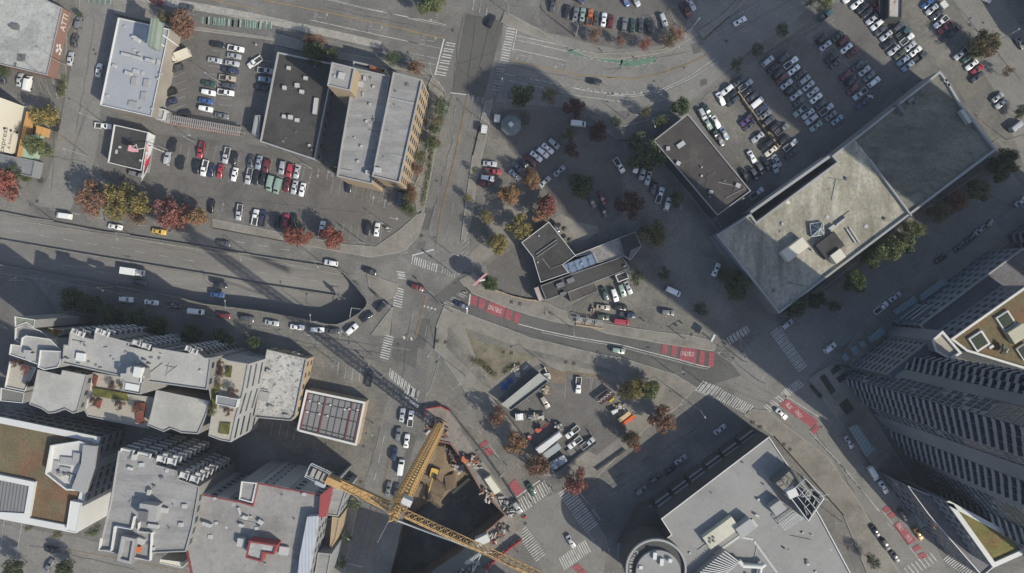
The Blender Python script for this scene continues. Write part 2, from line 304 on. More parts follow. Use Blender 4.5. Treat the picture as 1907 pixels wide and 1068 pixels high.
# ---- painted markings
MKZ = st + .012
MK = {}
def mk(mat): return MK.setdefault(mat.name, (MB(), mat))[0]
def line(v, pts, w=.16, m=white_l, z=0): mk(m).strip(WP(Z(v, *pts)), w, MKZ + z)
def dashes(v, a, b, n, ln=3.0, w=.15, m=white_l):
    a, b = WP(Z(v, a, b)); d = (b-a); L = d.length; d.normalize()
    for i in range(n):
        c = a + d * (L * (i + .5) / n); mk(m).strip([c - d*ln/2, c + d*ln/2], w, MKZ)
def stalls(v, a, b, n, vec, w=.12, m=worn_l, z=0):
    s = VW[v][2]; a, b = WP(Z(v, a, b)); q = Vector((vec[0], -vec[1])) / s / S
    for i in range(n + 1):
        p = a.lerp(b, i / n); mk(m).strip([p, p + q], w, MKZ + z)
def bars(v, a, b, n, vec, w=.55, m=white_l, z=0, double=True):
    s = VW[v][2]; a, b = WP(Z(v, a, b)); q = Vector((vec[0], -vec[1])) / s / S; d = (b-a).normalized()
    for i in range(n):
        p = a.lerp(b, i / max(n-1,1)) - q / 2
        if double:
            for o in (-.42, .42): mk(m).strip([p + d*o, p + d*o + q], .34, MKZ + z)
        else: mk(m).strip([p, p + q], w, MKZ + z)
# avenue
for v, pts in (('R1C3',[(435,700),(400,880),(360,1068)]),('R2C3',[(380,0),(310,300),(245,560),(200,830)]),('R3C3',[(130,160),(95,300),(45,480)]),('R4C2',[(1235,300),(1185,540)]),('R4C2',[(1172,600),(1100,900),(1058,1068)]),
               ('R1C2',[(440,0),(1000,110),(1582,238)]),('R1C3',[(0,230),(258,280)]),('R1C2',[(60,0),(405,72)]),('R1C3',[(750,440),(1000,500),(1250,552),(1582,575)]),('R1C4',[(0,572),(200,580),(400,540),(600,468),(750,395)])):
    line(v, pts, .13, yel_l); line(v, [(x+5, y+5) for x, y in pts], .13, yel_l)
dashes('R1C3',(355,780),(310,1000),2,4,.15,worn_l); dashes('R1C3',(495,770),(440,980),2,4,.15,worn_l); dashes('R2C3',(415,140),(275,790),4,4,.15,worn_l); dashes('R2C3',(275,190),(145,790),4,4,.15,worn_l)
dashes('R3C3',(45,240),(-10,520),2,4,.15,worn_l); dashes('R3C3',(165,220),(120,500),2,4,.15,worn_l)
dashes('R4C2',(1210,120),(1130,480),3,3.2,.15); dashes('R4C2',(1075,720),(1020,940),2,3.2,.15,worn_l); dashes('R4C2',(1240,640),(1150,1040),3,3.2,.15,worn_l)
line('R2C3',[(190,850),(30,895)],.5); line('R1C3',[(265,290),(198,555)],.5); line('R3C2',[(1480,905),(1582,975)],.5); line('R3C3',[(0,925),(70,985)],.45); line('R4C2',[(960,1000),(1060,1025)],.45,worn_l)
line('R1C3',[(310,685),(430,700)],.3); line('R1C3',[(805,200),(770,375)],.25)
# upper-left street
line('R1C2',[(830,-20),(1200,70),(1582,140)],.15); line('R1C2',[(870,-20),(1200,62),(1582,150)],.12); line('R1C3',[(0,125),(280,185)],.2); line('R1C3',[(0,140),(275,195)],.12)
line('R1C2',[(785,150),(1582,325)],.18); line('R1C2',[(500,220),(1000,320),(1582,450)],.14,worn_l); line('R1C3',[(0,308),(240,358)],.18,worn_l); line('R1C3',[(0,388),(215,435)],.18,worn_l); line('R1C3',[(0,440),(205,480)],.18,worn_l)
line('R1C1',[(1015,35),(1440,115)],.14,worn_l); line('R1C1',[(1015,0),(1015,35)],.14,worn_l); line('R1C1',[(1070,0),(1460,60),(1450,115)],.14,worn_l); dashes('R1C1',(1060,10),(1440,90),9,1.2,.14,worn_l)
bars('R1C1',(640,-8),(885,25),7,(-5,48),.8,grn_l,double=False); bars('R1C1',(1480,150),(1900,190),10,(-4,52),.8,grn_l,double=False); bars('R1C2',(20,155),(485,190),13,(-4,58),.8,grn_l,double=False)
bars('R1C1',(655,-8),(900,25),7,(-5,48),.2,white_l,.001,double=False); bars('R1C2',(35,155),(498,190),13,(-4,58),.2,white_l,.001,double=False); bars('R1C1',(1496,150),(1916,190),10,(-4,52),.2,white_l,.001,double=False)
# big junction and the curved street
bars('R1C3',(312,330),(245,545),6,(70,12),.5); bars('R1C3',(762,205),(710,440),7,(62,12),.5); bars('R1C3',(690,475),(655,655),5,(62,10),.5,worn_l); bars('R1C3',(440,715),(550,745),4,(-10,45),.4,worn_l,double=False)
bars('R1C3',(480,40),(580,80),3,(-12,75),.4,worn_l,double=False)
line('R1C3',[(800,265),(1170,345)],.18); line('R1C3',[(790,295),(1170,380)],.15); line('R1C3',[(775,362),(1165,450)],.18)
line('R1C3',[(700,545),(1000,600),(1300,670),(1582,705)],.16); line('R1C3',[(720,590),(1000,650),(1250,708),(1582,752)],.14); line('R1C3',[(790,560),(1100,628),(1400,680),(1582,693)],.14)
line('R1C4',[(0,690),(200,700),(400,660),(600,570),(800,430)],.16); line('R1C4',[(0,705),(210,712),(400,675),(620,580),(820,455)],.14); line('R1C4',[(0,750),(200,735),(400,695),(600,610),(820,470)],.14,worn_l)
dashes('R1C3',(800,568),(1500,690),14,.7,.8,worn_l); dashes('R1C4',(20,698),(380,668),7,.7,.8,worn_l)
line('R1C4',[(330,425),(500,380),(680,290)],.14,worn_l); line('R1C4',[(380,400),(540,345),(670,285)],.14,worn_l); line('R1C4',[(690,290),(1000,110),(1150,0)],.14,worn_l); line('R1C4',[(720,310),(960,150)],.14,worn_l); dashes('R1C4',(970,110),(1140,5),8,.6,.5,worn_l)
line('R1C4',[(945,75),(1060,0)],.14,worn_l); line('R1C4',[(1250,120),(1410,20)],.14,worn_l)
for a, b in (((1490,555),(1582,490)),((1280,715),(1365,650)),((1350,805),(1570,640))): line('R1C3',[a,b],.14,worn_l)
for a, b in (((30,555),(155,465)),((240,535),(480,355)),((195,425),(265,380)),((30,690),(105,635))): line('R1C4',[a,b],.14,worn_l)
gl = Z('R1C3',(1180,350),(1330,380),(1582,425))+Z('R1C4',(100,440),(200,445),(360,410)); gw = WP(gl)
mb = mk(grn_l); mb.strip([p + Vector((0,-1.2)) for p in gw], 2.0, MKZ)
for s_ in (-.1, -2.3):
    for i in range(len(gw)-1):
        a, b = gw[i], gw[i+1]; L = (b-a).length; k = int(L/2.2)
        for j in range(k):
            p = a.lerp(b,(j+.2)/k); q = a.lerp(b,(j+.7)/k); o = Vector((0,s_)); mk(white_l).strip([p+o,q+o],.12,MKZ+.001)
# central junction crosswalks
bars('R3C2',(1440,120),(1425,230),4,(65,18),.5); bars('R3C2',(1362,470),(1330,612),5,(66,18),.5); bars('R3C2',(1375,735),(1565,895),9,(-12,66),.5); bars('R3C3',(-10,860),(65,890),3,(-12,60),.5)
bars('R3C3',(225,615),(155,860),8,(-36,60),.4,worn_l); bars('R2C3',(40,930),(200,985),6,(-10,60),.5); bars('R2C3',(262,1005),(335,1030),3,(-10,50),.5,worn_l)
bars('R2C2',(1440,800),(1470,870),3,(62,-25),.4,worn_l); bars('R2C2',(1450,1025),(1460,1055),2,(60,10),.4); bars('R2C3',(425,780),(420,890),4,(55,-50),.3,worn_l,double=False)
bars('R3C3',(395,160),(300,220),3,(60,25),.4,worn_l); line('R3C3',[(268,232),(390,278)],.2); line('R3C3',[(458,152),(448,235)],.5); line('R3C3',[(437,262),(433,300)],.5)
bars('R3C3',(-30,470),(25,480),2,(10,22),.6,white_l,double=False); bars('R3C3',(120,240),(200,262),4,(6,14),.6,white_l,double=False)
# curved street with bus lane
cl = [('R3C3',(810,370)),('R3C3',(1000,420)),('R3C3',(1200,462)),('R3C3',(1582,525)),('R3C4',(110,525)),('R3C4',(300,575)),('R3C4',(520,630)),('R3C4',(680,675)),('R3C4',(760,690))]
cpts = [Z(v,p)[0] for v, p in cl]; mk(white_l).strip(WP(cpts), .28, MKZ); mk(white_l).strip(WP([(x-4,y+3.2) for x,y in cpts[1:]]), .14, MKZ)
cw = WP([(x-2,y+1.6) for x,y in cpts[1:]])
for i in range(len(cw)-1):
    a, b = cw[i], cw[i+1]; k = max(1,int((b-a).length/4.4))
    for j in range(k): mk(asph_dark).strip([a.lerp(b,(j+.15)/k), a.lerp(b,(j+.8)/k)], .42, MKZ+.002)
for v, q in (('R3C3',[(465,160),(515,170),(500,240),(455,225)]),('R3C3',[(525,180),(572,192),(555,265),(515,250)]),('R3C3',[(595,205),(720,245),(695,325),(570,280)]),('R3C3',[(722,258),(770,275),(750,345),(712,330)]),('R3C3',[(785,285),(832,295),(812,372),(775,355)]),
             ('R3C4',[(412,512),(455,520),(440,598),(402,580)]),('R3C4',[(478,528),(520,532),(508,615),(470,600)]),('R3C4',[(545,538),(662,556),(655,660),(530,630)]),('R3C4',[(685,565),(722,570),(715,680),(675,665)]),('R3C4',[(752,575),(795,580),(785,688),(745,685)]),
             ('R3C4',[(1325,920),(1560,1090),(1500,1130),(1265,965)]),('R4C5',[(45,70),(75,95),(30,140),(5,115)]),('R4C5',[(525,612),(560,640),(505,668),(485,640)]),('R4C5',[(565,650),(592,678),(545,705),(520,680)]),('R4C5',[(600,720),(715,850),(660,880),(560,745)]),('R4C5',[(730,872),(750,905),(700,925),(685,900)]),('R4C5',[(765,925),(790,955),(745,975),(725,945)]),
             ('R4C3',[(520,175),(540,195),(495,235),(475,212)]),('R4C3',[(545,225),(575,265),(540,285),(505,250)]),('R4C3',[(715,435),(775,520),(725,555),(665,480)]),('R4C3',[(1135,1000),(1165,1030),(1120,1055),(1095,1030)]),('R4C3',[(1170,1035),(1195,1065),(1150,1080),(1125,1062)])):
    mk(red_l).poly(WP(Z(v,*q)), MKZ)
def road_text(v, c, s, size, ang, sx=1, m=white_l):
    p = W(Z(v, c)[0]); a = R(-ang); add_text(mk(m), s, size, (p.x,p.y,MKZ+.004), (math.cos(a),math.sin(a),0), (-math.sin(a),math.cos(a),0), sx)
road_text('R3C3',(620,256),'ONLY',2.3,17,.46); road_text('R3C3',(668,274),'BUS',2.3,17,.46)
road_text('R3C4',(572,590),'ONLY',2.3,10,.46); road_text('R3C4',(623,594),'BUS',2.3,10,.46)
road_text('R3C4',(1340,975),'BUS',2.1,52,.6); road_text('R3C4',(1412,1035),'ONLY',2.1,52,.5)
road_text('R4C5',(605,758),'ONLY',2.1,55,.5); road_text('R4C5',(663,832),'BUS',2.1,55,.6)
for v, x, y, a in (('R1C2',820,122,98),('R1C2',1225,208,98),('R1C3',115,292,98),('R1C3',928,255,-82),('R1C3',893,425,-82),('R1C3',1175,488,-82),('R1C3',215,103,98),('R1C2',487,258,98)): road_text(v,(x,y),'ONLY',1.9,a,.7,worn_l)
def arrow(v, c, ang, turn=0, m=worn_l, L=3.2):
    p = W(Z(v, c)[0]); a = R(-ang); d = Vector((math.cos(a), math.sin(a))); n = Vector((-d.y, d.x))
    if turn:
        e = p + d*L*.35 + n*turn*.9; mk(m).strip([p - d*L/2, p, p + d*L*.3, e], .22, MKZ)
        h = (n*turn + d*.3).normalized(); g = Vector((-h.y, h.x)); mk(m).poly([e+g*.55, e-g*.55, e+h*1.1], MKZ)
    else: mk(m).strip([p - d*L/2, p + d*L*.2], .22, MKZ); mk(m).poly([p+d*L*.2+n*.55, p+d*L*.2-n*.55, p+d*L*.55], MKZ)
for v, x, y, a, t in (('R1C2',875,133,8,1),('R1C2',1280,222,8,1),('R1C3',172,305,8,1),('R1C3',862,247,188,-1),('R1C3',832,410,188,1),('R1C3',1115,473,188,1),('R1C3',190,152,188,0),('R1C3',1210,372,188,0),('R1C3',905,312,188,0),
                   ('R2C2',843,285,100,0),('R2C2',912,300,-80,0),('R2C2',1245,490,-80,0),('R2C2',1332,508,-80,0),('R2C2',138,540,-80,0),('R2C2',1400,622,10,0)): arrow(v,(x,y),a,t)
# lower-right crossing streets
bars('R3C4',(690,830),(800,875),5,(62,-75),.4); bars('R3C4',(838,895),(1045,1000),8,(48,-66),.4); line('R3C4',[(655,858),(800,918)],.25); line('R3C4',[(1000,1012),(960,985)],.25)
bars('R3C4',(905,490),(1030,415),6,(26,50),.3); bars('R3C4',(1245,425),(1435,690),11,(66,-52),.4)
bars('R3C4',(1310,885),(1420,810),5,(45,45),.3); bars('R3C4',(1275,925),(1190,990),3,(55,42),.5,white_l); line('R3C4',[(1285,880),(1335,918)],.3); line('R3C4',[(1340,915),(1582,1068)],.2)
line('R3C4',[(800,575),(860,620),(935,665),(985,655),(990,590)],.14,worn_l); line('R3C4',[(800,575),(910,585),(915,520),(985,475),(1062,580),(1025,618)],.12,worn_l); line('R3C4',[(950,540),(950,625),(870,625)],.12,worn_l); line('R3C4',[(985,480),(990,600)],.12,worn_l)
line('R3C4',[(1120,865),(1190,915)],.14,worn_l); line('R3C4',[(1100,885),(1200,940)],.14,worn_l); dashes('R3C4',(930,800),(1065,870),2,2.4,.2,asph_dark)
line('R4C5',[(0,120),(200,330),(350,510),(470,655)],.16); line('R4C5',[(485,650),(600,790),(735,985)],.16); line('R4C5',[(-10,135),(170,320)],.14,worn_l)
for a, b in (((190,325),(275,410)),((305,460),(350,515)),((420,600),(460,650)),((520,730),(560,775)),((605,850),(650,900))): line('R4C5',[a,b],.3,worn_l)
cw2 = WP(Z('R4C5',(5,125),(205,335),(355,515)))
for i in range(2):
    a, b = cw2[i], cw2[i+1]
    for j in range(5): mk(asph_dark).strip([a.lerp(b,(j+.1)/5)+Vector((-.25,-.2)), a.lerp(b,(j+.7)/5)+Vector((-.25,-.2))], .4, MKZ+.002)
bars('R4C5',(655,1060),(830,960),8,(48,62),.3,white_l,double=False); bars('R4C5',(930,960),(1060,1060),6,(60,-50),.4)
bars('R4C3',(765,610),(920,495),6,(42,82),.4); line('R4C3',[(722,560),(880,448)],.4); bars('R4C3',(1050,515),(1220,760),9,(82,-62),.4); line('R4C3',[(1145,530),(1200,600)],.4,worn_l); line('R4C3',[(1230,640),(1285,715)],.4,worn_l)
bars('R4C3',(760,790),(880,955),7,(66,-50),.4); bars('R4C3',(1035,1000),(1190,890),7,(40,80),.4)
for a, b in (((395,70),(435,100)),((470,120),(495,140)),((725,335),(755,370))): line('R4C3',[a,b],.18,worn_l)
line('R4C3',[(540,205),(630,330)],.25,worn_l); line('R3C3',[(290,960),(390,1030)],.14,worn_l); line('R3C3',[(300,820),(345,858)],.16,worn_l)
for a, b in (((0,560),(320,380)),((440,230),(590,120)),((60,430),(130,390)),((230,330),(280,285))): dashes('R4C4',a,b,4,3,.14,worn_l)
# trench frontage street dashes
dashes('R2C1',(0,430),(200,445),1,5); dashes('R2C1',(320,545),(1450,745),7); dashes('R2C2',(20,755),(680,865),4,3); dashes('R3C2',(880,470),(1300,530),2,30,.14,worn_l); line('R3C2',[(340,385),(600,420),(880,470),(1310,528)],.14,worn_l)
line('R3C1',(( -20,-5),(200,25),(800,125),(1582,330)),.14,worn_l)
for v, pts in (('R3C2',[(990,660),(983,765)]),('R3C2',[(1050,670),(1035,775)]),('R3C2',[(1103,680),(1088,785)]),('R3C2',[(1158,685),(1140,795)]),('R4C2',[(460,60),(445,140)]),('R4C2',[(515,70),(500,150)]),('R4C2',[(565,80),(550,170)]),('R4C2',[(610,95),(597,180)])): line(v, pts, .12)
# parking stalls
stalls('B8',(535,190),(410,850),8,(125,15)); stalls('B8',(700,270),(590,900),9,(125,15)); line('B8',[(650,200),(535,920)],.12,worn_l)
for y in (100,190,360,470,560,640,720,810): line('B8',[(195 if y<300 else 110, y+10),(345 if y<300 else 260, y-50)],.12,worn_l)
stalls('B8',(1075,300),(1000,820),6,(120,20)); bars('B8',(1000,770),(1100,780),5,(20,60),.1,worn_l,double=False)
stalls('R2C1',(1100,40),(1400,90),5,(-28,135)); stalls('R2C2',(35,70),(800,260),13,(-25,110)); stalls('R2C2',(-20,200),(770,350),14,(-22,110)); line('R2C2',[(-20,200),(770,360)],.12,worn_l); line('R2C2',[(715,240),(800,260),(765,360)],.14,worn_l)
stalls('R2C2',(955,320),(1300,390),6,(-22,120)); stalls('R2C2',(300,545),(480,580),3,(-15,115)); stalls('R2C2',(975,660),(1310,690),6,(-15,110))
for x0, y0 in ((1300,395),(1385,410)):
    line('R2C2',[(x0,y0),(x0-25,y0+120),(x0+5,y0+126),(x0+30,y0+5)],.12,worn_l)
    for i in range(4): line('R2C2',[(x0-8-i*5,y0+35+i*26),(x0+22-i*5,y0+8+i*26)],.1,worn_l)
stalls('A7',(270,60),(960,190),8,(-25,110)); stalls('A7',(1000,210),(1400,190),5,(20,150)); line('A7',[(1500,150),(1560,115),(1640,270)],.14,worn_l); line('A7',[(1560,115),(1640,70),(1720,215)],.14,worn_l); line('A7',[(1220,215),(1390,190)],.14,worn_l)
stalls('A1',(630,310),(1160,1000),9,(200,-115)); stalls('A1',(920,390),(1450,1050)[:2],9,(150,-90)); line('A1',[(780,210),(1340,960)],.12,worn_l); stalls('A1',(960,60),(1200,0),1,(20,10)); line('A1',[(690,150),(900,10)],.12,worn_l)
stalls('A3',(230,640),(540,1040),5,(200,-120)); stalls('A3',(560,720),(760,1000),3,(170,-100)); line('A3',[(360,500),(700,960)],.12,worn_l)
stalls('A3',(30,390),(70,440),1,(340,-215)); 
for i in range(11): line('A3',[(75+i*28,440-i*18),(130+i*28,505-i*18)],.12,worn_l)
for i in range(9): line('A3',[(620+i*52,135+i*68),(655+i*52,110+i*68)],.14,worn_l)
for q in ([(610,110),(600,320)],[(770,150),(885,160),(860,260)],[(820,150),(805,260),(820,262),(835,155)]): line('B2',q,.12,worn_l,G2+.01-MKZ)
for a, b in (((275,330),(298,355)),((225,370),(240,388))): line('B2',[a,b],.14,worn_l,G2+.01-MKZ)
stalls('R1C1',(120,540),(390,600),5,(30,110)); line('R1C1',[(300,585),(385,715)],.12,worn_l)
line('R1C5',[(1190,80),(1250,140)],.16,worn_l); line('R1C5',[(1330,270),(1380,320)],.16,worn_l); line('R1C5',[(1450,395),(1500,445)],.16,worn_l)
dashes('R4C1',(10,860),(30,720),1,20,.14); dashes('R4C1',(110,960),(140,780),1,26,.14); line('R4C1',[(400,900),(1434,1090)],.14,yel_l)
LOTZ = {'B2':G2}
# tar-sealed cracks, utility cuts and manhole covers
tar = surf('tar_seam', (.055,.053,.05), .7); rn = random.Random(77)
def seam(v, a, b, w=.1, m=tar, wob=.3):
    if rn.random() < .35: return
    a, b = WP(Z(v, a, b)); L = (b-a).length; k = max(3, int(L/3)); d = (b-a).normalized(); q = Vector((-d.y,d.x))
    mk(m).strip([a.lerp(b,i/k)+q*rn.uniform(-wob,wob) for i in range(k+1)], w, MKZ-.004)
for v, a, b in (('R1C3',(330,690),(200,1068)),('R2C3',(90,900),(210,560)),('R2C3',(330,30),(150,700)),('R3C3',(20,330),(-60,900)),('R3C3',(150,330),(200,560)),('R1C2',(300,20),(1500,300)),('R1C2',(100,110),(700,170)),('R1C2',(900,60),(1582,200)),
  ('R2C1',(50,590),(1500,890)),('R2C1',(0,690),(1500,960)),('R2C2',(200,900),(900,1010)),('R3C2',(300,440),(1300,590)),('R3C2',(700,520),(1150,700)),('R3C3',(500,260),(1400,480)),('R3C3',(480,330),(1300,560)),('R3C4',(100,560),(700,720)),
  ('R3C4',(700,780),(1200,960)),('R3C4',(900,700),(1400,1000)),('R4C5',(50,260),(380,700)),('R4C5',(220,420),(620,1040)),('R4C5',(0,60),(300,520)),('R4C5',(100,200),(560,900)),('R1C3',(400,120),(330,640)),('R1C3',(600,160),(480,700)),('R1C3',(500,130),(430,660)),
  ('R1C3',(760,480),(1500,640)),('R1C4',(0,520),(600,380)),('R1C4',(0,640),(600,520)),('R1C4',(700,200),(1300,-60)),('R1C4',(900,260),(1400,-20)),('R4C2',(1180,80),(1050,560)),('R4C2',(1130,560),(1010,1040)),('R4C1',(0,830),(1434,1120)),
  ('R4C1',(200,880),(900,1040)),('R1C1',(600,100),(440,900)),('R1C1',(700,150),(560,1000)),('R2C1',(300,0),(200,400)),('R2C1',(400,0),(380,420)),('R2C1',(300,150),(640,210)),('R1C5',(1100,60),(1560,600)),('R1C5',(1000,120),(1400,560)),('R2C5',(700,760),(1500,260)),('R2C5',(600,920),(1400,420)),
  ('R4C4',(100,560),(800,60)),('R4C4',(0,500),(600,100)),('R4C3',(900,640),(1150,900)),('R4C3',(560,80),(900,420)),('R3C3',(230,640),(560,960)),('R2C2',(100,470),(1300,590)),('R2C2',(0,190),(700,320)),('R2C2',(900,300),(1000,640)),('A1',(560,280),(1060,1040)),('A3',(300,240),(900,900)),('A3',(1250,280),(1420,560)),('B1',(1000,500),(1500,900)),('R3C4',(100,300),(560,420)),('R2C3',(620,1000),(860,900)),('R3C2',(800,560),(760,760)),('R4C2',(640,230),(1000,420))):
    seam(v, a, b)
for v, x, y, w_, h_ in (('R1C3',330,225,20,16),('R1C3',585,765,30,20),('R2C3',210,345,18,14),('R2C3',130,225,26,22),('R2C3',100,750,24,20),('R2C1',275,495,24,16),('R1C4',350,600,14,12),('R1C4',570,500,16,12),('R4C2',812,200,18,16),('R4C2',1065,218,22,20),('R4C2',1083,132,14,10),('R4C2',1044,457,26,20),('R4C3',782,735,22,18),
  ('R3C3',350,70,16,14),('R1C4',880,305,22,16),('R4C4',430,990,14,12),('R3C4',268,345,14,14),('R4C1',960,330,30,22),('R1C5',1180,185,26,20),('R1C5',1280,170,18,14),('R4C5',80,90,10,10),('R2C2',290,690,26,12),('R3C2',1430,520,22,20),('R2C1',300,340,44,40),('R3C4',570,522,14,12),('R1C1',690,370,16,12),('R1C1',705,400,16,12)):
    p = W(Z(v,(x,y))[0]); s_ = VW[v][2]*S; mb = MB(); mb.cyl(p.x,p.y,max(w_/s_/2,.35),MKZ-.02,MKZ+.004,14); tag(mb.build('manhole_cover', tar), kind='structure')
for k, (mb, m) in MK.items(): tag(mb.build('road_marking', m), kind='structure')
# fix: paint that lies on raised lots
# ---------------------------------------------------------------- sunken expressway
def tz(p):      # floor height: falls towards the portal
    x = p[0]; return -1.2 - 5.3 * min(max((x + 175) / 110, 0), 1)
fl = MB(); XB = [-215 + 7*i for i in range(30)]
lo = [W(p) for p in Z('R3C1',(-400,-140),(300,-10),(800,82),(1300,172))+Z('R3C2',(400,275),(900,372),(1700,520))]
hi = [W(p) for p in Z('R2C1',(-400,510),(400,650),(1100,770))+Z('R2C2',(0,835),(900,975),(1500,1090),(1800,1150))]
def at(L, x):
    for a, b in zip(L, L[1:]):
        if a.x <= x <= b.x: return a.y + (b.y-a.y)*(x-a.x)/(b.x-a.x)
    return L[0].y if x < L[0].x else L[-1].y
for a, b in zip(XB, XB[1:]):
    if a > -25: break
    fl.face([(a,at(lo,a)-1,tz((a,0))),(b,at(lo,b)-1,tz((b,0))),(b,at(hi,b)+1,tz((b,0))),(a,at(hi,a)+1,tz((a,0)))])
tag(fl.build('road', hwy), kind='structure')
wallm = surf('trench_wall', (.15,.145,.135), .9, .15, .25, .1, 1.5, .3)
n = len(trench); mb = MB()
for i in range(n):
    a, b = trench[i], trench[(i+1) % n]
    if a.x < -205 and b.x < -205: continue
    za, zb = tz(a)-.3, tz(b)-.3
    mb.face([(a.x,a.y,za),(b.x,b.y,zb),(b.x,b.y,0),(a.x,a.y,0)])
tag(mb.build('retaining_wall', wallm), kind='structure')
def ribbon_wall(name, pts, w, z0, z1, m, label, cat): 
    mb = MB(); mb.strip(pts, w, z0, z1); return tag(mb.build(name, m), label, cat)
ribbon_wall('barrier', trench[:9], .35, 0, .95, wallm, 'low concrete barrier along the upper edge of the sunken expressway', 'barrier')
ribbon_wall('barrier', trench[8:], .35, 0, .95, wallm, 'low concrete barrier curving round the portal and lower edge of the sunken expressway', 'barrier')
div = WP(Z('R2C1',(-400,710),(0,775),(770,910),(1582,1045))+Z('R3C2',(400,78),(980,168)), -4)
mb = MB()
for i in range(len(div)-1):
    a, b = div[i], div[i+1]; d = (b-a).normalized(); q = Vector((-d.y,d.x))*.3
    for s_ in (1,-1):
        pa, pb = a+q*s_, b+q*s_; F = [(pa.x,pa.y,tz(pa)),(pb.x,pb.y,tz(pb)),(pb.x,pb.y,tz(pb)+1.0),(pa.x,pa.y,tz(pa)+1.0)]; mb.face(F if s_ < 0 else F[::-1])
    mb.face([(*(a-q),tz(a)+1.0),(*(b-q),tz(b)+1.0),(*(b+q),tz(b)+1.0),(*(a+q),tz(a)+1.0)])
tag(mb.build('median_barrier', wallm), 'concrete median barrier running down the middle of the sunken expressway', 'barrier')
pe = WP(Z('R3C2',(1207,215))); # portal facade
mb = MB(); darkm = surf('portal_shade', (.02,.02,.02))  # flat dark faces stand in for the shadowed tunnel openings
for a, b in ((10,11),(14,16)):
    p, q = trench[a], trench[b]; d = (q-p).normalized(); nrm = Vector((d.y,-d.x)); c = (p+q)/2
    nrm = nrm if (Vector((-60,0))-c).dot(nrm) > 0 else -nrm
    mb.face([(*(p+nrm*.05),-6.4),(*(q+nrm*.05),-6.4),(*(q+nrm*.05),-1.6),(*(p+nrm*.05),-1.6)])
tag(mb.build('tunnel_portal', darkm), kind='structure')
tm = MB()
def tdash(v, a, b, n, ln=3):
    a, b = WP(Z(v,a,b), -5); d = b-a; L = d.length; d.normalize(); q = Vector((-d.y,d.x))*.09
    for i in range(n):
        c = a + d*(L*(i+.5)/n); P = [c-d*ln/2-q, c+d*ln/2-q, c+d*ln/2+q, c-d*ln/2+q]
        tm.face([(p.x,p.y,tz(p)+.02) for p in P])
tdash('R2C1',(-60,680),(1480,945),9,3.4); tdash('R2C2',(70,960),(660,1065),4,3.4); tdash('R3C2',(600,20),(1000,85),3,3.4)
tdash('R2C1',(100,895),(800,1015),4,3.2); tdash('R2C1',(680,1000),(1020,1060),2,3.2); tdash('R3C1',(1230,60),(1582,125),2,3.2); tdash('R3C2',(-20,100),(600,205),4,3.2)
tdash('R2C1',(0,600),(1582,875),1,300); tdash('R2C2',(50,865),(1040,1025),1,190)
tag(tm.build('road_marking', worn_l), kind='structure')
# ---------------------------------------------------------------- excavation
dm = MB(); PZ = -13.0
xs = [p.x for p in pit]; ys = [p.y for p in pit]; random.seed(5)
from mathutils import noise as mn
nx, ny = 60, 80; x0, x1, y0, y1 = min(xs)-1, max(xs)+1, min(ys)-1, max(ys)+1
def pz(x, y):
    hump = 7.5 * math.exp(-(((x+30)/10)**2 + ((y+60)/13)**2)); step = 1.6*max(0, math.sin(math.atan2(y+78, x+18)*2.2))
    return PZ + hump + .9*mn.fractal(Vector((x*.12,y*.12,0)),1,2,4) + step*.5
g = [[(x0+(x1-x0)*i/nx, y0+(y1-y0)*j/ny) for i in range(nx+1)] for j in range(ny+1)]
idx = {}
for j in range(ny+1):
    for i in range(nx+1): x, y = g[j][i]; dm.v.append((x,y,pz(x,y)))
dm.f = [(j*(nx+1)+i, j*(nx+1)+i+1, (j+1)*(nx+1)+i+1, (j+1)*(nx+1)+i) for j in range(ny) for i in range(nx)]
tag(dm.build('excavation_floor', dirt, smooth=True), kind='structure')
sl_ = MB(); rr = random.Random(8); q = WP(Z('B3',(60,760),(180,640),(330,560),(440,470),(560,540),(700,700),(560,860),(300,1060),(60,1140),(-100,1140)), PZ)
sl_.prism(q, PZ-2, PZ+2.2); tag(sl_.build('pit_shade_slab', surf('shade_dark_slab', (.045,.045,.04), .7, .25, .35, .12, .9, .3, (.07,.065,.05), .12, (.5,.6))), kind='structure')  # slab coloured dark to carry the shade over the lower pit
for i_, (qq, zz) in enumerate(((Z('B3',(230,280),(290,290),(280,420),(240,440),(200,420)),PZ+6.5),(Z('B3',(180,500),(230,480),(300,560),(250,640),(190,610)),PZ+5.2),(Z('B3',(290,470),(340,460),(350,540),(300,560)),PZ+4.4))):
    mb = MB(); w_ = WP(qq, zz); c_ = centre(w_)
    for a, b in zip(w_, w_[1:]+w_[:1]): mb.face([(*(c_+(a-c_)*1.7),zz-4.5),(*(c_+(b-c_)*1.7),zz-4.5),(*b,zz),(*a,zz)])
    mb.poly(w_, zz); tag(mb.build('earth_mound', dirt), kind='structure')
shore = surf('shoring_wall', (.15,.105,.075), .9, .2, .3, .3, 1.5, .3, stripe=(0,1.2,.5))
mb = MB()
for i in range(len(pit)):
    a, b = pit[i], pit[(i+1) % len(pit)]; mb.face([(a.x,a.y,PZ-3),(b.x,b.y,PZ-3),(b.x,b.y,0),(a.x,a.y,0)])
tag(mb.build('retaining_wall', shore), kind='structure')
tag(MB().strip(pit[1:10], .45, .0, .7).build('pit_edge_wall', surf('red_plywood',(.20,.11,.085),.8,.2,.3)), 'low reddish timber wall along the curved upper edge of the excavation', 'wall')
site = surf('site_deck', (.195,.175,.15), .9, .2, .3, .2, 1.5, .3)
patch('site_ground', Z('B3',(160,40),(280,20),(330,60),(420,220),(480,330),(560,420),(640,540),(720,660),(770,740),(770,840),(560,1000),(500,850),(665,705),(575,612),(510,540),(440,420),(385,340),(330,268),(250,250),(205,262),(160,200)), site, .2)
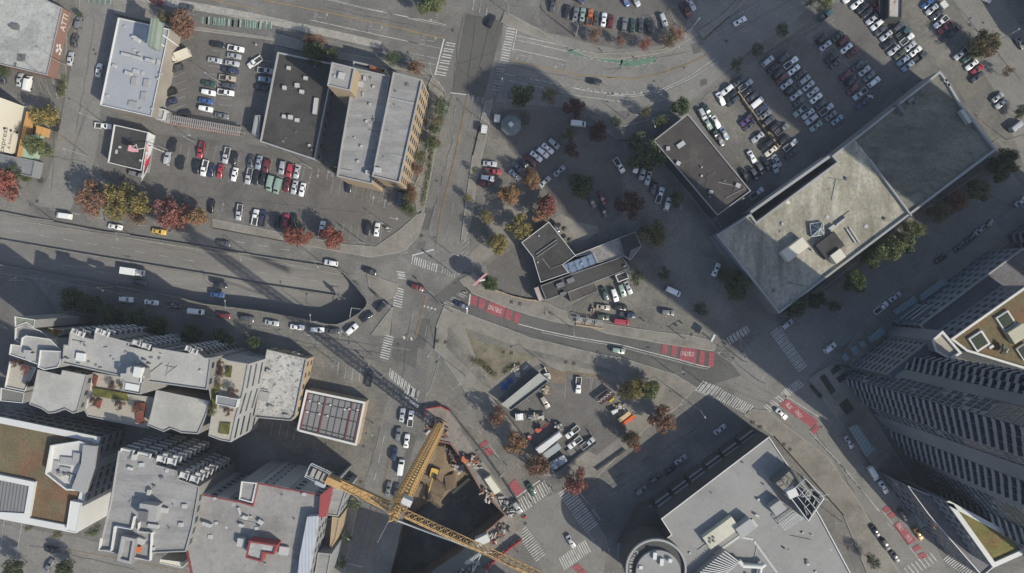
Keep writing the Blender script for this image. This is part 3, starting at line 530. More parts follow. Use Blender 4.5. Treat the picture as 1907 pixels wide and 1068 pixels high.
# ---------------------------------------------------------------- vehicles
glassm = paint('car_glass', (.012,.015,.018), .12, spec=.6, dirt=0)
tyrem = paint('tyre', (.02,.02,.02), .8); chrome = paint('lamp_glass', (.6,.6,.58), .15); tailm = paint('tail_lamp', (.3,.01,.01), .3)
bedm = paint('bed_liner', (.035,.035,.038), .7); blackp = paint('black_trim', (.02,.02,.022), .5)
PC = dict(white=(.66,.66,.64), silver=(.36,.37,.385), lightgrey=(.28,.29,.30), grey=(.14,.145,.15), charcoal=(.055,.058,.064), black=(.016,.017,.02),
 red=(.30,.035,.045), maroon=(.11,.018,.022), navy=(.025,.035,.075), blue=(.035,.085,.22), paleblue=(.20,.25,.31), green=(.03,.065,.05), palegreen=(.22,.29,.25), olive=(.045,.06,.04),
 tan=(.34,.30,.24), cream=(.60,.55,.44), yellow=(.52,.34,.05), orange=(.42,.12,.04), taxi=(.45,.20,.035), purple=(.09,.045,.14), teal=(.03,.07,.085), scarlet=(.42,.08,.05))
def pm(c): return paint('paint_'+c, PC[c], .32, .0, .5, .6, .05)
def loft(st):
    """st: (x, half width, belt z, roof half width, top z)"""
    mb = MB()
    for x, w, zb, wt, zt in st:
        mb.v += [(x,-w*.95,.26),(x,-w,.5),(x,-w*.985,zb),(x,-wt,zt-.03),(x,-wt*.9,zt),(x,wt*.9,zt),(x,wt,zt-.03),(x,w*.985,zb),(x,w,.5),(x,w*.95,.26)]
    for i in range(len(st)-1):
        for k in range(10):
            a = i*10+k; b = i*10+(k+1)%10; mb.f.append((a, b, b+10, a+10))
    mb.f.append(tuple(range(10))[::-1]); n = (len(st)-1)*10; mb.f.append(tuple(range(n, n+10)))
    return mb
SH = dict(
 sedan=[(-2.35,.68,.62,.6,.78),(-2.25,.82,.74,.74,.93),(-1.62,.89,.9,.76,1.0),(-.95,.9,.92,.6,1.38),(.2,.9,.92,.62,1.4),(.98,.9,.9,.8,.97),(1.75,.87,.76,.74,.86),(2.22,.8,.62,.68,.72),(2.36,.62,.5,.56,.6)],
 suv=[(-2.3,.8,.8,.6,1.02),(-2.24,.87,.95,.7,1.15),(-1.95,.92,1.02,.68,1.62),(-.8,.93,1.02,.7,1.7),(.35,.93,1.02,.7,1.67),(1.1,.92,1.0,.84,1.08),(1.9,.9,.88,.78,.98),(2.25,.84,.72,.72,.84),(2.36,.7,.55,.6,.66)],
 pickup=[(-.3,.93,1.0,.86,1.02),(-.22,.93,1.0,.7,1.75),(.75,.93,1.0,.7,1.74),(1.4,.93,1.0,.85,1.08),(2.3,.91,.9,.8,1.02),(2.62,.86,.75,.74,.9),(2.72,.7,.6,.6,.7)],
 van=[(-2.6,.86,1.0,.76,1.95),(-2.5,.97,1.05,.84,2.12),(0,.98,1.05,.85,2.15),(1.25,.97,1.05,.82,2.1),(1.95,.95,1.05,.86,1.22),(2.45,.9,.9,.76,1.02),(2.62,.74,.6,.62,.7)],
 boxtruck=[(1.5,1.05,1.2,.95,2.3),(1.6,1.05,1.2,.98,2.45),(2.5,1.05,1.2,.96,2.4),(3.0,1.03,1.1,.92,1.5),(3.55,.98,.95,.8,1.25),(3.7,.8,.6,.7,.8)])
def quad_off(P, o=.015):
    P = [Vector(p) for p in P]; n = (P[1]-P[0]).cross(P[3]-P[0]).normalized(); return [tuple(p+n*o) for p in P]
def pane(P, name, t, m=glassm):
    mb = MB(); mb.face(quad_off(P)); return mb.build(name, m, t, local=True)
def lerp4(P, a0, a1, b0, b1):
    P = [Vector(p) for p in P]; f = lambda s, t: (P[0].lerp(P[1], s)).lerp(P[3].lerp(P[2], s), t)
    return [f(a0,b0), f(a1,b0), f(a1,b1), f(a0,b1)]
def make_vehicle(kind):
    t = thing(dict(sedan='parked_car',suv='parked_suv',pickup='pickup_truck',van='van',boxtruck='box_truck')[kind], (0,0,0), None, None)
    st = SH[kind]; body = loft(st).build('body', pm('white'), t, smooth=True, local=True)
    body.material_slots[0].link = 'OBJECT'
    roof_i = [i for i, s in enumerate(st) if s[4] > 1.3]; a, b = roof_i[0], roof_i[-1]
    f0, f1 = st[b], st[b+1]
    W4 = [(f1[0],-f1[3]*.96,f1[4]),(f1[0],f1[3]*.96,f1[4]),(f0[0],f0[3]*.93,f0[4]),(f0[0],-f0[3]*.93,f0[4])]
    pane(lerp4(W4,.06,.94,.12,.93), 'windscreen', t)
    r0, r1 = st[a], st[a-1]
    if kind in ('sedan','suv','van') :
        W5 = [(r1[0],r1[3]*.96,r1[4]),(r1[0],-r1[3]*.96,r1[4]),(r0[0],-r0[3]*.93,r0[4]),(r0[0],r0[3]*.93,r0[4])]
        pane(lerp4(W5,.08,.92,.1,.92), 'rear_window', t)
    if kind == 'pickup': pane([(-.29,.62,1.12),(-.29,-.62,1.12),(-.235,-.6,1.6),(-.235,.6,1.6)], 'rear_window', t)
    for s in (1,-1):
        xa = r0[0]+.05 if kind != 'van' else .3; xb = f0[0]-.02
        wi = r0[1]; wt = r0[3]; zb = r0[2]; zt = r0[4]
        y0, y1 = (wi*.985+.0)*s, wt*s; q = .1
        P = [(xa-.12,y0+(y1-y0)*q,zb+(zt-zb)*q),(xb+.35,y0+(y1-y0)*q,zb+(zt-zb)*q),(xb-.02,y0+(y1-y0)*.88,zb+(zt-zb)*.85),(xa+.05,y0+(y1-y0)*.88,zb+(zt-zb)*.85)]
        if s > 0: P = [P[1],P[0],P[3],P[2]]
        pane(P, 'side_window', t)
    L0, L1 = st[0][0], st[-1][0]
    if kind == 'pickup':
        mb = MB(); L0 = -2.75
        mb.box(-1.55,0,2.42,1.7,.4,.62); 
        for y in (-.86,.86): mb.box(-1.55,y,2.42,.16,.4,1.04)
        mb.box(-2.74,0,.1,1.88,.4,1.02)
        o = mb.build('cargo_bed', pm('white'), t, local=True); o.material_slots[0].link = 'OBJECT'
        MB().box(-1.5,0,2.3,1.5,.62,.64).build('bed_liner', bedm, t, local=True)
    if kind == 'boxtruck':
        L0 = -3.6
        o = MB().box(-1.15,0,4.9,2.3,.85,3.15,0,True).build('cargo_box', pm('white'), t, local=True); o.material_slots[0].link = 'OBJECT'
        MB().box(-1.1,0,4.9,1.0,.5,.8).build('chassis', blackp, t, local=True)
    wy = st[len(st)//2][1]-.1; wr = .33 if kind == 'sedan' else .37 if kind != 'boxtruck' else .46
    for x in (L0+.95, L1-.9):
        for y in (-wy, wy):
            MB().tube((x,y-.11,wr),(x,y+.11,wr),wr,n=12).build('wheel', tyrem, t, local=True)
    f = st[-1]; hy = st[-2][1]*.72
    for y in (-hy, hy):
        MB().box(L1-.09,y,.12,.3,f[4]-.12,f[4]+.04).build('headlight', chrome, t, local=True)
        if kind in ('sedan','suv'): MB().box(st[0][0]+.04,y,.1,.26,.66,.76).build('tail_light', tailm, t, local=True)
    if kind != 'boxtruck' and kind != 'van':
        fx = st[b+1][0]-.2
        for s in (-1,1): MB().box(fx,s*(st[b][1]+.07),.14,.2,.9,1.04).build('mirror', blackp, t, local=True)
    return t
CATS = dict(sedan='car', suv='suv', pickup='pickup truck', van='van', boxtruck='truck')
PROTO = {k: make_vehicle(k) for k in SH}; USED = set(); SEENL = set()
CNAME = dict(lightgrey='light grey', charcoal='dark grey', paleblue='pale blue', palegreen='pale green', taxi='orange', scarlet='bright red', navy='navy', teal='dark teal', green='dark green')
def clone(root):
    r = root.copy(); COL.objects.link(r)
    for ch in root.children:
        c = ch.copy(); COL.objects.link(c); c.parent = r
    return r
KN = dict(sedan='car', suv='SUV', pickup='pickup', van='van', boxtruck='box truck')
def place(kind, v, x, y, ang, col, label, group, z=None, scale=1.0):
    p = W(Z(v,(x,y))[0], 0 if (z or 0) > -2 else z); zz = .15 if z is None else z
    t = PROTO[kind] if kind not in USED else clone(PROTO[kind]); USED.add(kind)
    t.location = (p.x, p.y, zz); t.rotation_euler = (0,0,R(-ang)); t.scale = (scale,)*3
    for ch in t.children:
        if ch.material_slots and ch.material_slots[0].link == 'OBJECT': ch.material_slots[0].material = pm(col)
    tag(t, label, CATS[kind], group); return t
def row(group, phrase, end, items, z=None):
    """items: (view, x, y, angle, kind, colour[, own label]); labels count same looks along the row"""
    cnt = {}; tot = {}
    items = sorted(items, key=lambda it: Z(it[0],(it[1],it[2]))[0][0 if end == 'left' else 1])
    for it in items:
        k = (it[5], it[4]); tot[k] = tot.get(k,0)+1
    for it in items:
        v, x, y, a, k, c = it[:6]; key = (c,k); cnt[key] = cnt.get(key,0)+1
        if len(it) > 6: lab = it[6]
        else:
            cn = CNAME.get(c, c)
            lab = f"{cn} {KN[k]} {phrase}" if tot[key] == 1 else f"{ORD[cnt[key]-1]} {cn} {KN[k]} from the {end}, {phrase}"
        if lab in SEENL: print('DUP', lab)
        SEENL.add(lab); place(k, v, x, y, a, c, lab, group, z)
row('cars parked in the lot beside the blue roof','by the wall right of the blue roof','top',[
 ('B8',180,385,162,'suv','charcoal'),('B8',110,640,162,'suv','black'),('B8',110,740,162,'sedan','navy'),('B8',245,862,165,'sedan','black'),
 ('B8',225,272,158,'boxtruck','cream','cream box truck parked nose-left under the tall sign legs')])
row('cars parked in the lot beside the blue roof','in the left middle row beside the blue roof','top',[
 ('B8',600,140,8,'sedan','black'),('B8',575,305,10,'sedan','silver'),('B8',512,550,10,'sedan','green'),('B8',508,642,10,'suv','white'),('B8',480,730,10,'sedan','blue'),('B8',478,812,10,'suv','white')])
row('cars parked in the lot beside the blue roof','in the right middle row beside the blue roof','top',[
 ('B8',795,185,10,'pickup','white'),('B8',775,260,10,'sedan','lightgrey'),('B8',755,337,10,'sedan','silver'),('B8',735,412,10,'pickup','navy'),('B8',708,492,8,'pickup','tan'),('B8',722,572,8,'suv','charcoal'),('B8',690,642,8,'pickup','white'),('B8',645,885,10,'sedan','grey')])
row('cars by the dark flat roof','beside the left edge of the long dark roof','top',[
 ('B8',992,325,147,'pickup','white','white pickup stopped askew in the aisle near the dark roof'),('B8',1105,415,8,'pickup','silver'),('B8',1100,510,8,'suv','paleblue'),('B8',1065,590,8,'sedan','black')])
row('cars in the long lot by the expressway','in the upper row of the long lot','left',[
 ('R2C1',1282,85,-80,'suv','black'),('R2C1',1242,185,-80,'suv','silver'),('R2C1',1342,215,-80,'suv','black'),('R2C1',1490,122,103,'pickup','red'),('R2C2',172,162,103,'pickup','silver'),('R2C2',228,185,103,'sedan','black'),
 ('R2C2',350,208,103,'sedan','charcoal'),('R2C2',410,212,103,'sedan','paleblue'),('R2C2',466,238,103,'suv','maroon'),('R2C2',582,250,103,'suv','lightgrey'),('R2C2',637,270,103,'suv','red'),('R2C2',690,280,103,'sedan','silver')])
row('cars in the long lot by the expressway','in the second row of the long lot','left',[
 ('R2C1',1460,245,103,'suv','black'),('R2C1',1514,255,103,'pickup','white'),('R2C2',62,272,103,'sedan','navy'),('R2C2',127,277,103,'sedan','red'),('R2C2',232,300,103,'sedan','white'),('R2C2',338,315,103,'pickup','silver'),
 ('R2C2',392,325,103,'suv','black'),('R2C2',441,330,103,'sedan','black'),('R2C2',495,368,103,'van','palegreen'),('R2C2',550,388,106,'van','palegreen'),('R2C2',618,380,103,'sedan','maroon'),('R2C2',671,395,103,'sedan','silver'),('R2C2',729,412,103,'sedan','white')])
row('cars in the long lot by the expressway','in the bottom row of the long lot','left',[
 ('R2C2',62,535,100,'sedan','black'),('R2C2',267,580,98,'pickup','silver'),('R2C2',385,615,-80,'pickup','white'),('R2C2',438,622,-80,'pickup','navy'),('R2C2',545,650,98,'suv','black'),('R2C2',610,640,-82,'suv','red'),
 ('R2C2',665,640,98,'sedan','black'),('R2C2',875,700,-80,'pickup','white'),('R2C2',1210,697,98,'suv','black'),('R2C2',1277,705,-82,'sedan','white'),
 ('R2C2',1072,385,98,'sedan','black','black car alone in the stalls under the tan brick building'),('R2C2',1445,475,98,'suv','teal','dark teal SUV beside the corner shrubs of the long lot'),
 ('R2C1',1010,298,12,'suv','grey','grey SUV parked beneath the red and white shop front')])
row('cars on the surface street above the expressway','on the street above the sunken expressway','left',[
 ('R2C1',485,605,188,'van','white'),('R2C1',860,685,10,'sedan','white'),('R2C1',1180,720,10,'sedan','yellow','bright yellow taxi on the street above the sunken expressway'),('R2C2',150,805,10,'sedan','charcoal'),('R2C2',940,950,190,'suv','white'),('R2C2',1225,1010,18,'sedan','black')])
row('vehicles down on the sunken expressway','on the floor of the sunken expressway','left',[
 ('R2C1',0,835,10,'suv','white'),('R2C1',72,915,10,'suv','navy'),('R3C1',1035,62,8,'sedan','charcoal'),('R3C2',125,82,10,'suv','black'),('R3C2',105,155,5,'sedan','blue')], z=-3.3)
place('boxtruck','R2C1',995,1015,8,'white','white box truck driving right on the sunken expressway','vehicles down on the sunken expressway',-3.0)
row('cars on the street below the expressway','on the street below the sunken expressway','left',[
 ('R3C1',940,190,5,'suv','white'),('R3C1',1125,212,6,'sedan','white'),('R3C1',1290,235,8,'sedan','black'),('R3C1',1455,278,6,'van','white'),('R3C2',150,308,8,'sedan','maroon'),('R3C2',325,330,8,'suv','charcoal'),('R3C2',505,362,10,'sedan','silver'),
 ('R3C2',692,393,6,'sedan','white'),('R3C2',838,412,3,'suv','white'),('R3C2',955,420,3,'sedan','charcoal'),('R3C2',1093,410,-42,'suv','white'),('R3C2',1203,318,-38,'sedan','black'),('R3C2',1313,240,-40,'suv','black')])
row('cars moving through the junctions','','left',[
 ('R3C3',70,100,18,'suv','maroon','dark red SUV crossing the central junction'),('R3C3',395,232,24,'sedan','navy','navy car entering the junction ahead of the red bus lane'),
 ('R3C2',1220,768,-83,'pickup','charcoal','dark pickup on the apron below the expressway portal'),('R1C3',612,165,-65,'suv','black','black SUV turning across the big top junction'),
 ('R1C1',1165,18,20,'sedan','maroon','dark red car at the top edge left of the hatched lane'),('R1C1',1385,62,8,'sedan','charcoal','dark car driving on the top left street'),
 ('R1C1',590,180,-80,'suv','grey','grey SUV parked nearest the top by the brick-red wall'),('R1C1',562,305,-80,'sedan','charcoal','dark grey car parked second from the top by the brick-red wall'),
 ('R1C1',530,440,-80,'sedan','silver','silver car parked third from the top by the brick-red wall'),('R1C1',740,525,-80,'sedan','white','white car in the shade along the blue roofed building'),
 ('R1C1',425,925,-78,'suv','black','black SUV on the side street beside the hotel trees'),('R1C1',772,935,5,'pickup','white','white pickup half hidden behind the small shop'),
 ('R1C1',158,595,-80,'sedan','silver','silver car beside the white van below the speckled roof'),('R1C1',222,622,-80,'van','white','white van with a roof rack below the speckled roof'),
 ('R1C1',42,575,-80,'sedan','charcoal','dark car by the shrubs at the left edge below the speckled roof'),('R3C3',1545,565,10,'suv','palegreen','pale green SUV driving on the curved street'),
 ('R1C3',1375,608,7,'sedan','black','black car on the curve below the green bike lane'),('R1C4',975,165,-30,'sedan','white','white car driving in tower shade at the top'),
 ('R3C4',1280,1030,42,'sedan','white','white car beside the lower right red bus lane'),('R4C4',750,105,-38,'sedan','silver','silver car highest on the shaded street by the grey cinema'),('R4C4',490,305,-36,'sedan','lightgrey','light grey car midway on the shaded street by the cinema'),
 ('R4C4',225,510,-34,'suv','grey','grey SUV lowest on the shaded street by the cinema'),('R4C4',420,372,-36,'sedan','black','black car close behind the midway car, by the cinema'),('R4C4',320,432,-36,'suv','charcoal','dark SUV between black and grey vehicles by the cinema'),
 ('R4C3',1085,850,60,'sedan','silver','silver car in the junction right of the excavation'),('R4C3',730,622,58,'suv','lightgrey','light grey SUV by the red cones beside the excavation'),('R4C3',822,505,62,'sedan','green','dark green car waiting at the stop line near the excavation'),
 ('R4C5',435,782,56,'sedan','black','black car leading the three on the lower right avenue'),('R4C5',500,870,56,'suv','black','black SUV in the middle of three on the lower right avenue'),('R4C5',565,952,54,'sedan','charcoal','dark grey car last of three on the lower right avenue'),
 ('R4C5',620,675,54,'suv','charcoal','dark SUV at the kerb above the orange taxi'),('R4C5',722,800,56,'sedan','taxi','orange taxi at the kerb by the red bus lane'),
 ('R4C5',415,395,58,'van','white','white van at the shaded kerb below the towers'),('R4C5',487,490,58,'sedan','white','white car right behind the white van below the towers'),('R4C5',258,190,58,'sedan','silver','silver car at the shaded kerb near the canopies'),
 ('R4C1',355,905,12,'sedan','black','black car on the bottom left street'),('R4C1',340,1010,-60,'sedan','grey','grey car half shaded at the bottom left edge')])
row('cars queueing beside the excavation','queueing on the avenue left of the excavation','top',[
 ('B3',32,92,-82,'sedan','silver'),('B3',85,112,-82,'pickup','white'),('R4C2',1300,138,-82,'suv','grey'),('R4C2',1355,182,-82,'sedan','white'),('R4C2',1272,268,-82,'suv','navy'),('R4C2',1318,355,-82,'van','white'),('R4C2',1234,500,-78,'sedan','grey'),('R4C2',1287,512,-78,'sedan','charcoal')])
row('cars in the plaza lot','in the left rank under the plaza trees','top',[
 ('A8',330,605,5,'sedan','silver'),('A8',370,697,5,'pickup','red'),('A8',300,772,8,'suv','white'),('A8',268,832,5,'suv','maroon')])
row('cars in the plaza lot','in the slanting rank near the octagon','left',[
 ('A8',620,738,42,'sedan','silver'),('A8',650,645,42,'sedan','grey'),('A8',742,615,42,'sedan','black'),('A8',805,568,40,'sedan','maroon'),('A8',870,520,38,'sedan','white'),('A8',945,475,38,'suv','white'),('A8',1005,427,38,'sedan','white'),('A8',1075,370,40,'suv','lightgrey'),
 ('A8',970,815,-42,'sedan','silver','silver car half in shade beside the orange plaza tree'),('A8',1140,690,-42,'sedan','lightgrey','light grey car alone in shade right of the plaza'),('A8',1360,140,6,'van','white','white van in shade right of the octagon roof')])
row('cars in the plaza lot','in deep shade above the blue panel roof','left',[
 ('R2C3',1350,497,60,'sedan','charcoal'),('R2C3',1435,565,60,'sedan','black'),('R2C3',1425,470,60,'sedan','maroon'),('R2C3',1080,685,58,'sedan','black','black car tucked against the dark square roof')])
row('cars parked in shade below the big tree','in the shaded rank below the big dark tree','left',[
 ('B7',150,465,58,'pickup','white','white pickup driving past the shaded rank'),('B7',365,472,105,'sedan','white'),('B7',440,560,105,'suv','lightgrey'),('B7',508,620,105,'sedan','silver'),('B7',580,730,105,'sedan','charcoal'),('B7',655,830,-72,'pickup','white'),('B7',748,942,-72,'suv','white')])
row('vehicles in the shade of the towers','','left',[
 ('R2C4',800,1000,-66,'sedan','white','white car in shade below the blue corner wall'),('R3C4',485,132,25,'van','white','white van at the shadow edge of the triangular lot'),('R3C4',445,285,5,'suv','grey','grey SUV alone in the sunlit part of the triangular lot'),
 ('R3C4',1320,372,-35,'suv','silver','silver SUV in shade under the warehouse corner'),('R3C5',520,250,-38,'pickup','white','white pickup at the kerb below the tower canopies'),('R3C5',622,172,-36,'sedan','silver','silver car just ahead of the white pickup below the tower'),
 ('R3C5',145,545,-38,'suv','white','white SUV parked in shade at the podium corner'),('R2C5',1545,500,-38,'sedan','silver','silver car near the right edge by the shaded street trees')])
row('cars along the shaded kerb','along the shaded kerb below the long warehouse','left',[
 ('R2C5',960,915,-38,'sedan','black'),('R2C5',1100,830,-38,'sedan','charcoal'),('R2C5',1180,768,-38,'sedan','charcoal'),('R2C5',1250,708,-38,'sedan','lightgrey'),('R2C5',1305,672,-38,'sedan','grey')])
row('cars in the triangular lot','in the triangular lot beside the low dark roof','left',[
 ('B1',680,412,70,'sedan','green'),('B1',812,425,72,'suv','white'),('B1',910,365,70,'suv','palegreen'),('B1',990,330,66,'sedan','silver'),('B1',660,587,7,'sedan','tan'),('B1',885,592,3,'suv','black'),('B1',982,690,5,'pickup','navy'),('B1',655,717,4,'suv','olive'),('B1',900,780,6,'van','red')])
row('vehicles in the contractor yard','in the contractor yard among the trees','top',[
 ('B2',712,215,93,'pickup','white'),('B2',430,355,60,'suv','tan'),('B2',660,610,140,'pickup','white'),('B2',680,697,142,'pickup','white'),('B2',792,700,-37,'pickup','silver')], z=G2)
row('cars in the fenced lot','in the row right of the yellow fence','top',[
 ('A1',345,458,-38,'sedan','charcoal'),('A1',422,506,-38,'pickup','silver'),('A1',450,580,-38,'sedan','black'),('A1',500,642,-38,'sedan','charcoal'),('A1',550,715,-40,'van','white'),('A1',605,790,-38,'sedan','navy'),('A1',652,848,-38,'sedan','grey'),('A1',690,918,-38,'suv','charcoal'),('A1',762,985,-38,'suv','black'),
 ('A2',845,265,-38,'pickup','grey'),('A2',865,387,-38,'suv','black'),('A2',945,450,-38,'pickup','silver'),('A2',950,550,-38,'sedan','black')])
row('cars in the fenced lot','between the brown roof and the yellow fence','top',[
 ('A1',205,560,142,'suv','white'),('A1',130,665,60,'sedan','white'),('A1',255,622,142,'suv','black'),('A1',278,692,142,'suv','charcoal'),('A1',435,912,142,'pickup','purple'),('A1',470,978,142,'sedan','charcoal'),('A2',560,360,142,'sedan','silver'),
 ('A2',660,450,142,'suv','black'),('A2',715,520,142,'sedan','cream'),('A2',495,590,60,'sedan','white'),('A2',740,690,58,'pickup','silver'),('A2',785,632,58,'sedan','lightgrey'),('A2',665,672,58,'sedan','black'),('A2',592,730,58,'suv','charcoal'),('A2',522,790,58,'suv','charcoal'),('A2',412,800,58,'sedan','black'),
 ('A2',550,1012,-36,'pickup','silver','silver pickup driving in the alley below the brown roof')])
row('cars along the brown roof','in the double rank along the brown roof','top',[
 ('R1C4',735,820,60,'sedan','green'),('R1C4',700,850,62,'suv','silver'),('R1C4',800,905,60,'sedan','white'),('R1C4',738,918,58,'sedan','palegreen'),('R1C4',860,988,60,'sedan','paleblue'),('R1C4',785,978,58,'pickup','green'),('R1C4',828,1035,58,'sedan','grey')])
row('cars in the shaded part of the big lot','left rank of the shaded double row','top',[
 ('A1',680,225,-38,'suv','silver'),('A1',745,300,-38,'sedan','black'),('A1',800,372,-38,'suv','black'),('A1',845,425,-38,'sedan','maroon'),('A1',900,495,-38,'sedan','silver'),('A1',945,560,-38,'suv','black'),('A1',1010,622,-38,'sedan','silver'),('A1',1050,692,-38,'sedan','charcoal'),
 ('A1',1057,805,142,'pickup','palegreen'),('A1',1150,840,142,'sedan','silver'),('A1',1188,905,142,'suv','silver'),('A1',1240,985,142,'sedan','palegreen')])
row('cars in the shaded part of the big lot','right rank of the shaded double row','top',[
 ('A1',865,190,-38,'suv','charcoal'),('A1',950,242,-38,'pickup','white'),('A1',985,327,-38,'sedan','white'),('A1',1060,375,-38,'sedan','charcoal'),('A1',1105,447,-38,'suv','lightgrey'),('A1',1155,512,-38,'sedan','silver'),('A1',1205,587,-38,'sedan','silver'),('A1',1245,657,-38,'sedan','white'),
 ('A1',1300,725,-38,'sedan','charcoal'),('A1',1365,787,-38,'pickup','silver'),('A1',1415,862,-38,'sedan','grey'),('A1',1490,912,-38,'sedan','paleblue')])
row('cars in the middle of the big lot','in the row below the hatched bays','top',[
 ('A3',290,195,-38,'pickup','teal'),('A3',250,462,-38,'suv','black'),('A3',285,548,-38,'sedan','silver'),('A3',430,440,-38,'sedan','olive'),('A3',490,492,-38,'suv','maroon'),('A3',530,577,-38,'sedan','white'),('A3',600,622,-38,'sedan','maroon'),('A3',352,690,-38,'sedan','black'),('A3',405,752,-38,'sedan','charcoal'),
 ('A3',660,785,-38,'sedan','charcoal'),('A3',740,842,-38,'sedan','silver'),('A3',795,908,-38,'sedan','grey'),('A3',850,972,-38,'suv','white'),('A3',525,890,-38,'sedan','maroon'),('A3',585,960,-38,'suv','black'),('A4',600,300,-38,'sedan','maroon'),('A4',685,357,142,'pickup','silver'),('A4',712,468,142,'sedan','navy')])
row('cars in the sunlit part of the big lot','in the sunlit rank by the rusty hut','top',[
 ('A3',560,-12,142,'sedan','white'),('A3',650,60,142,'sedan','white'),('A3',712,108,142,'suv','black'),('A3',768,160,142,'suv','black'),('A3',828,240,142,'sedan','silver'),('A3',882,305,142,'suv','white'),('A3',925,368,142,'suv','charcoal'),('A3',990,430,142,'sedan','silver'),('A3',1022,525,142,'suv','black'),
 ('A3',1082,600,142,'sedan','silver'),('A3',1145,647,142,'suv','olive'),('A3',1190,720,142,'sedan','paleblue'),('A3',1245,785,142,'sedan','paleblue')])
row('cars in the sunlit part of the big lot','in the short rank below the rusty roof','top',[
 ('A3',1130,330,-38,'suv','charcoal'),('A3',1190,398,-38,'pickup','teal'),('A3',1235,472,-38,'pickup','white'),('A3',1270,555,-38,'sedan','silver'),('A3',1335,612,-38,'sedan','white'),('A3',1388,680,-38,'pickup','charcoal'),
 ('A3',905,112,52,'sedan','red','red convertible parked beside the rusty roofed hut')])
row('cars in the right hand lot','in the upper right rank near the leafy tree','top',[
 ('A5',250,60,142,'sedan','blue'),('A5',308,142,142,'sedan','silver'),('A5',375,212,142,'sedan','charcoal'),('A5',428,312,142,'pickup','white'),('A5',482,390,142,'pickup','red'),('A5',560,465,142,'pickup','black'),('A5',520,505,142,'sedan','black'),
 ('A5',692,742,142,'pickup','silver'),('A5',790,785,142,'suv','green'),('A5',842,885,142,'sedan','white'),('A5',920,945,142,'sedan','red'),('A6',912,185,142,'suv','charcoal'),('A6',1190,452,-38,'sedan','lightgrey'),('A6',1240,537,142,'sedan','silver'),('A6',1435,842,-38,'van','silver'),
 ('A5',1490,592,55,'sedan','grey','grey car driving on the street at the right edge'),('A5',1020,-8,30,'sedan','white','white car cut by the top edge near the right corner')])
row('cars in the curved top lot','in the curved rank beside the rusty trees','left',[
 ('A7',185,60,95,'pickup','charcoal'),('A7',355,152,100,'sedan','black'),('A7',456,182,-80,'sedan','grey'),('A7',536,190,-82,'sedan','palegreen'),('A7',625,217,-82,'pickup','orange'),('A7',697,232,-84,'sedan','charcoal'),('A7',788,245,-82,'sedan','white'),('A7',865,267,-82,'suv','maroon'),
 ('A7',1030,308,-82,'suv','grey'),('A7',1130,312,-84,'sedan','green'),('A7',1225,315,-86,'sedan','charcoal'),('A7',1318,322,-100,'sedan','black'),('A7',1490,252,68,'suv','silver'),('A7',480,2,25,'sedan','navy'),('A7',1035,15,58,'sedan','blue'),('A7',1160,15,58,'sedan','silver'),
 ('A7',1750,132,58,'pickup','maroon'),('A7',1815,62,58,'sedan','silver')])
# ---------------------------------------------------------------- buildings
roof_white = surf('roof_white', (.33,.325,.30), .9, .1, .12, .08, 1.2, .12, (.28,.278,.262), .06, (.45,.6), grid=(R(12),8,2.4,.07,.5))
roof_speck = surf('roof_speckled', (.33,.33,.31), .9, .12, .2, .15, 1.2, .3, (.24,.245,.235), .12, (.5,.6))
roof_blue = surf('roof_blue', (.262,.275,.295), .85, .08, .08, .07, 1.0, .06)
roof_grey = surf('roof_grey', (.245,.24,.23), .9, .1, .14, .1, 1.4, .14, (.208,.205,.198), .07, (.48,.55), stretch=(R(12),1,4), grid=(R(12),9,2.6,.09,.5))
roof_dark = surf('roof_dark', (.041,.039,.037), .92, .16, .22, .07, 1.4, .25, (.056,.053,.05), .06, (.48,.56), grid=(R(15),9,1.4,.12,.5))
roof_brown = surf('roof_brown', (.060,.053,.049), .92, .14, .22, .08, 1.2, .25, (.080,.070,.064), .08, (.48,.55), grid=(R(-37),9,1.4,.1,.5))
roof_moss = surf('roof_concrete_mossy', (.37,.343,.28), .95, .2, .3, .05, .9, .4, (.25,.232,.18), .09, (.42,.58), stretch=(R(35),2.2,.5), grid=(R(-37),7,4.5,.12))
roof_moss_shaded = surf('roof_concrete_mossy_shaded', (.15,.148,.122), .95, .25, .3, .06, .9, .4, (.105,.108,.085), .08, (.42,.58), stretch=(R(35),.6,1.6))  # darker copy of the mossy roof, tower shade put into its colour
roof_peel = surf('roof_peeling', (.36,.355,.335), .9, .14, .22, .3, 2, .5, (.15,.145,.13), .8, (.54,.6))
green_roof = surf('green_roof', (.15,.082,.045), .95, .15, .3, .12, 1.6, .2, (.115,.10,.055), .07, (.42,.58))
wall_grey = surf('wall_grey', (.19,.185,.175), .85, .1, .12); wall_white = surf('wall_white', (.42,.42,.41), .8, .06, .08); wall_dark = surf('wall_dark', (.06,.06,.058), .85)
wall_tan = surf('wall_tan', (.30,.23,.15), .85, .1, .15); wall_red = surf('wall_red', (.24,.05,.05), .8, .1, .15); wall_cream = surf('wall_cream', (.52,.49,.40), .8, .05, .06)
wall_brick = surf('wall_brick', (.20,.115,.09), .85, .12, .2); wall_blue = surf('wall_blue', (.09,.12,.19), .8); wall_slate = surf('wall_slate', (.20,.205,.21), .8, .1, .1)
rim_white = surf('rim_white', (.50,.50,.48), .7, .06, .08); rim_grey = surf('rim_grey', (.27,.27,.265), .8, .1, .12)
win_m = paint('window_glass', (.03,.04,.05), .08, spec=.7, dirt=.3); metal = surf('unit_metal', (.36,.36,.35), .5, .1, .15, metal=0); dark_unit = surf('unit_dark', (.12,.12,.12), .7)
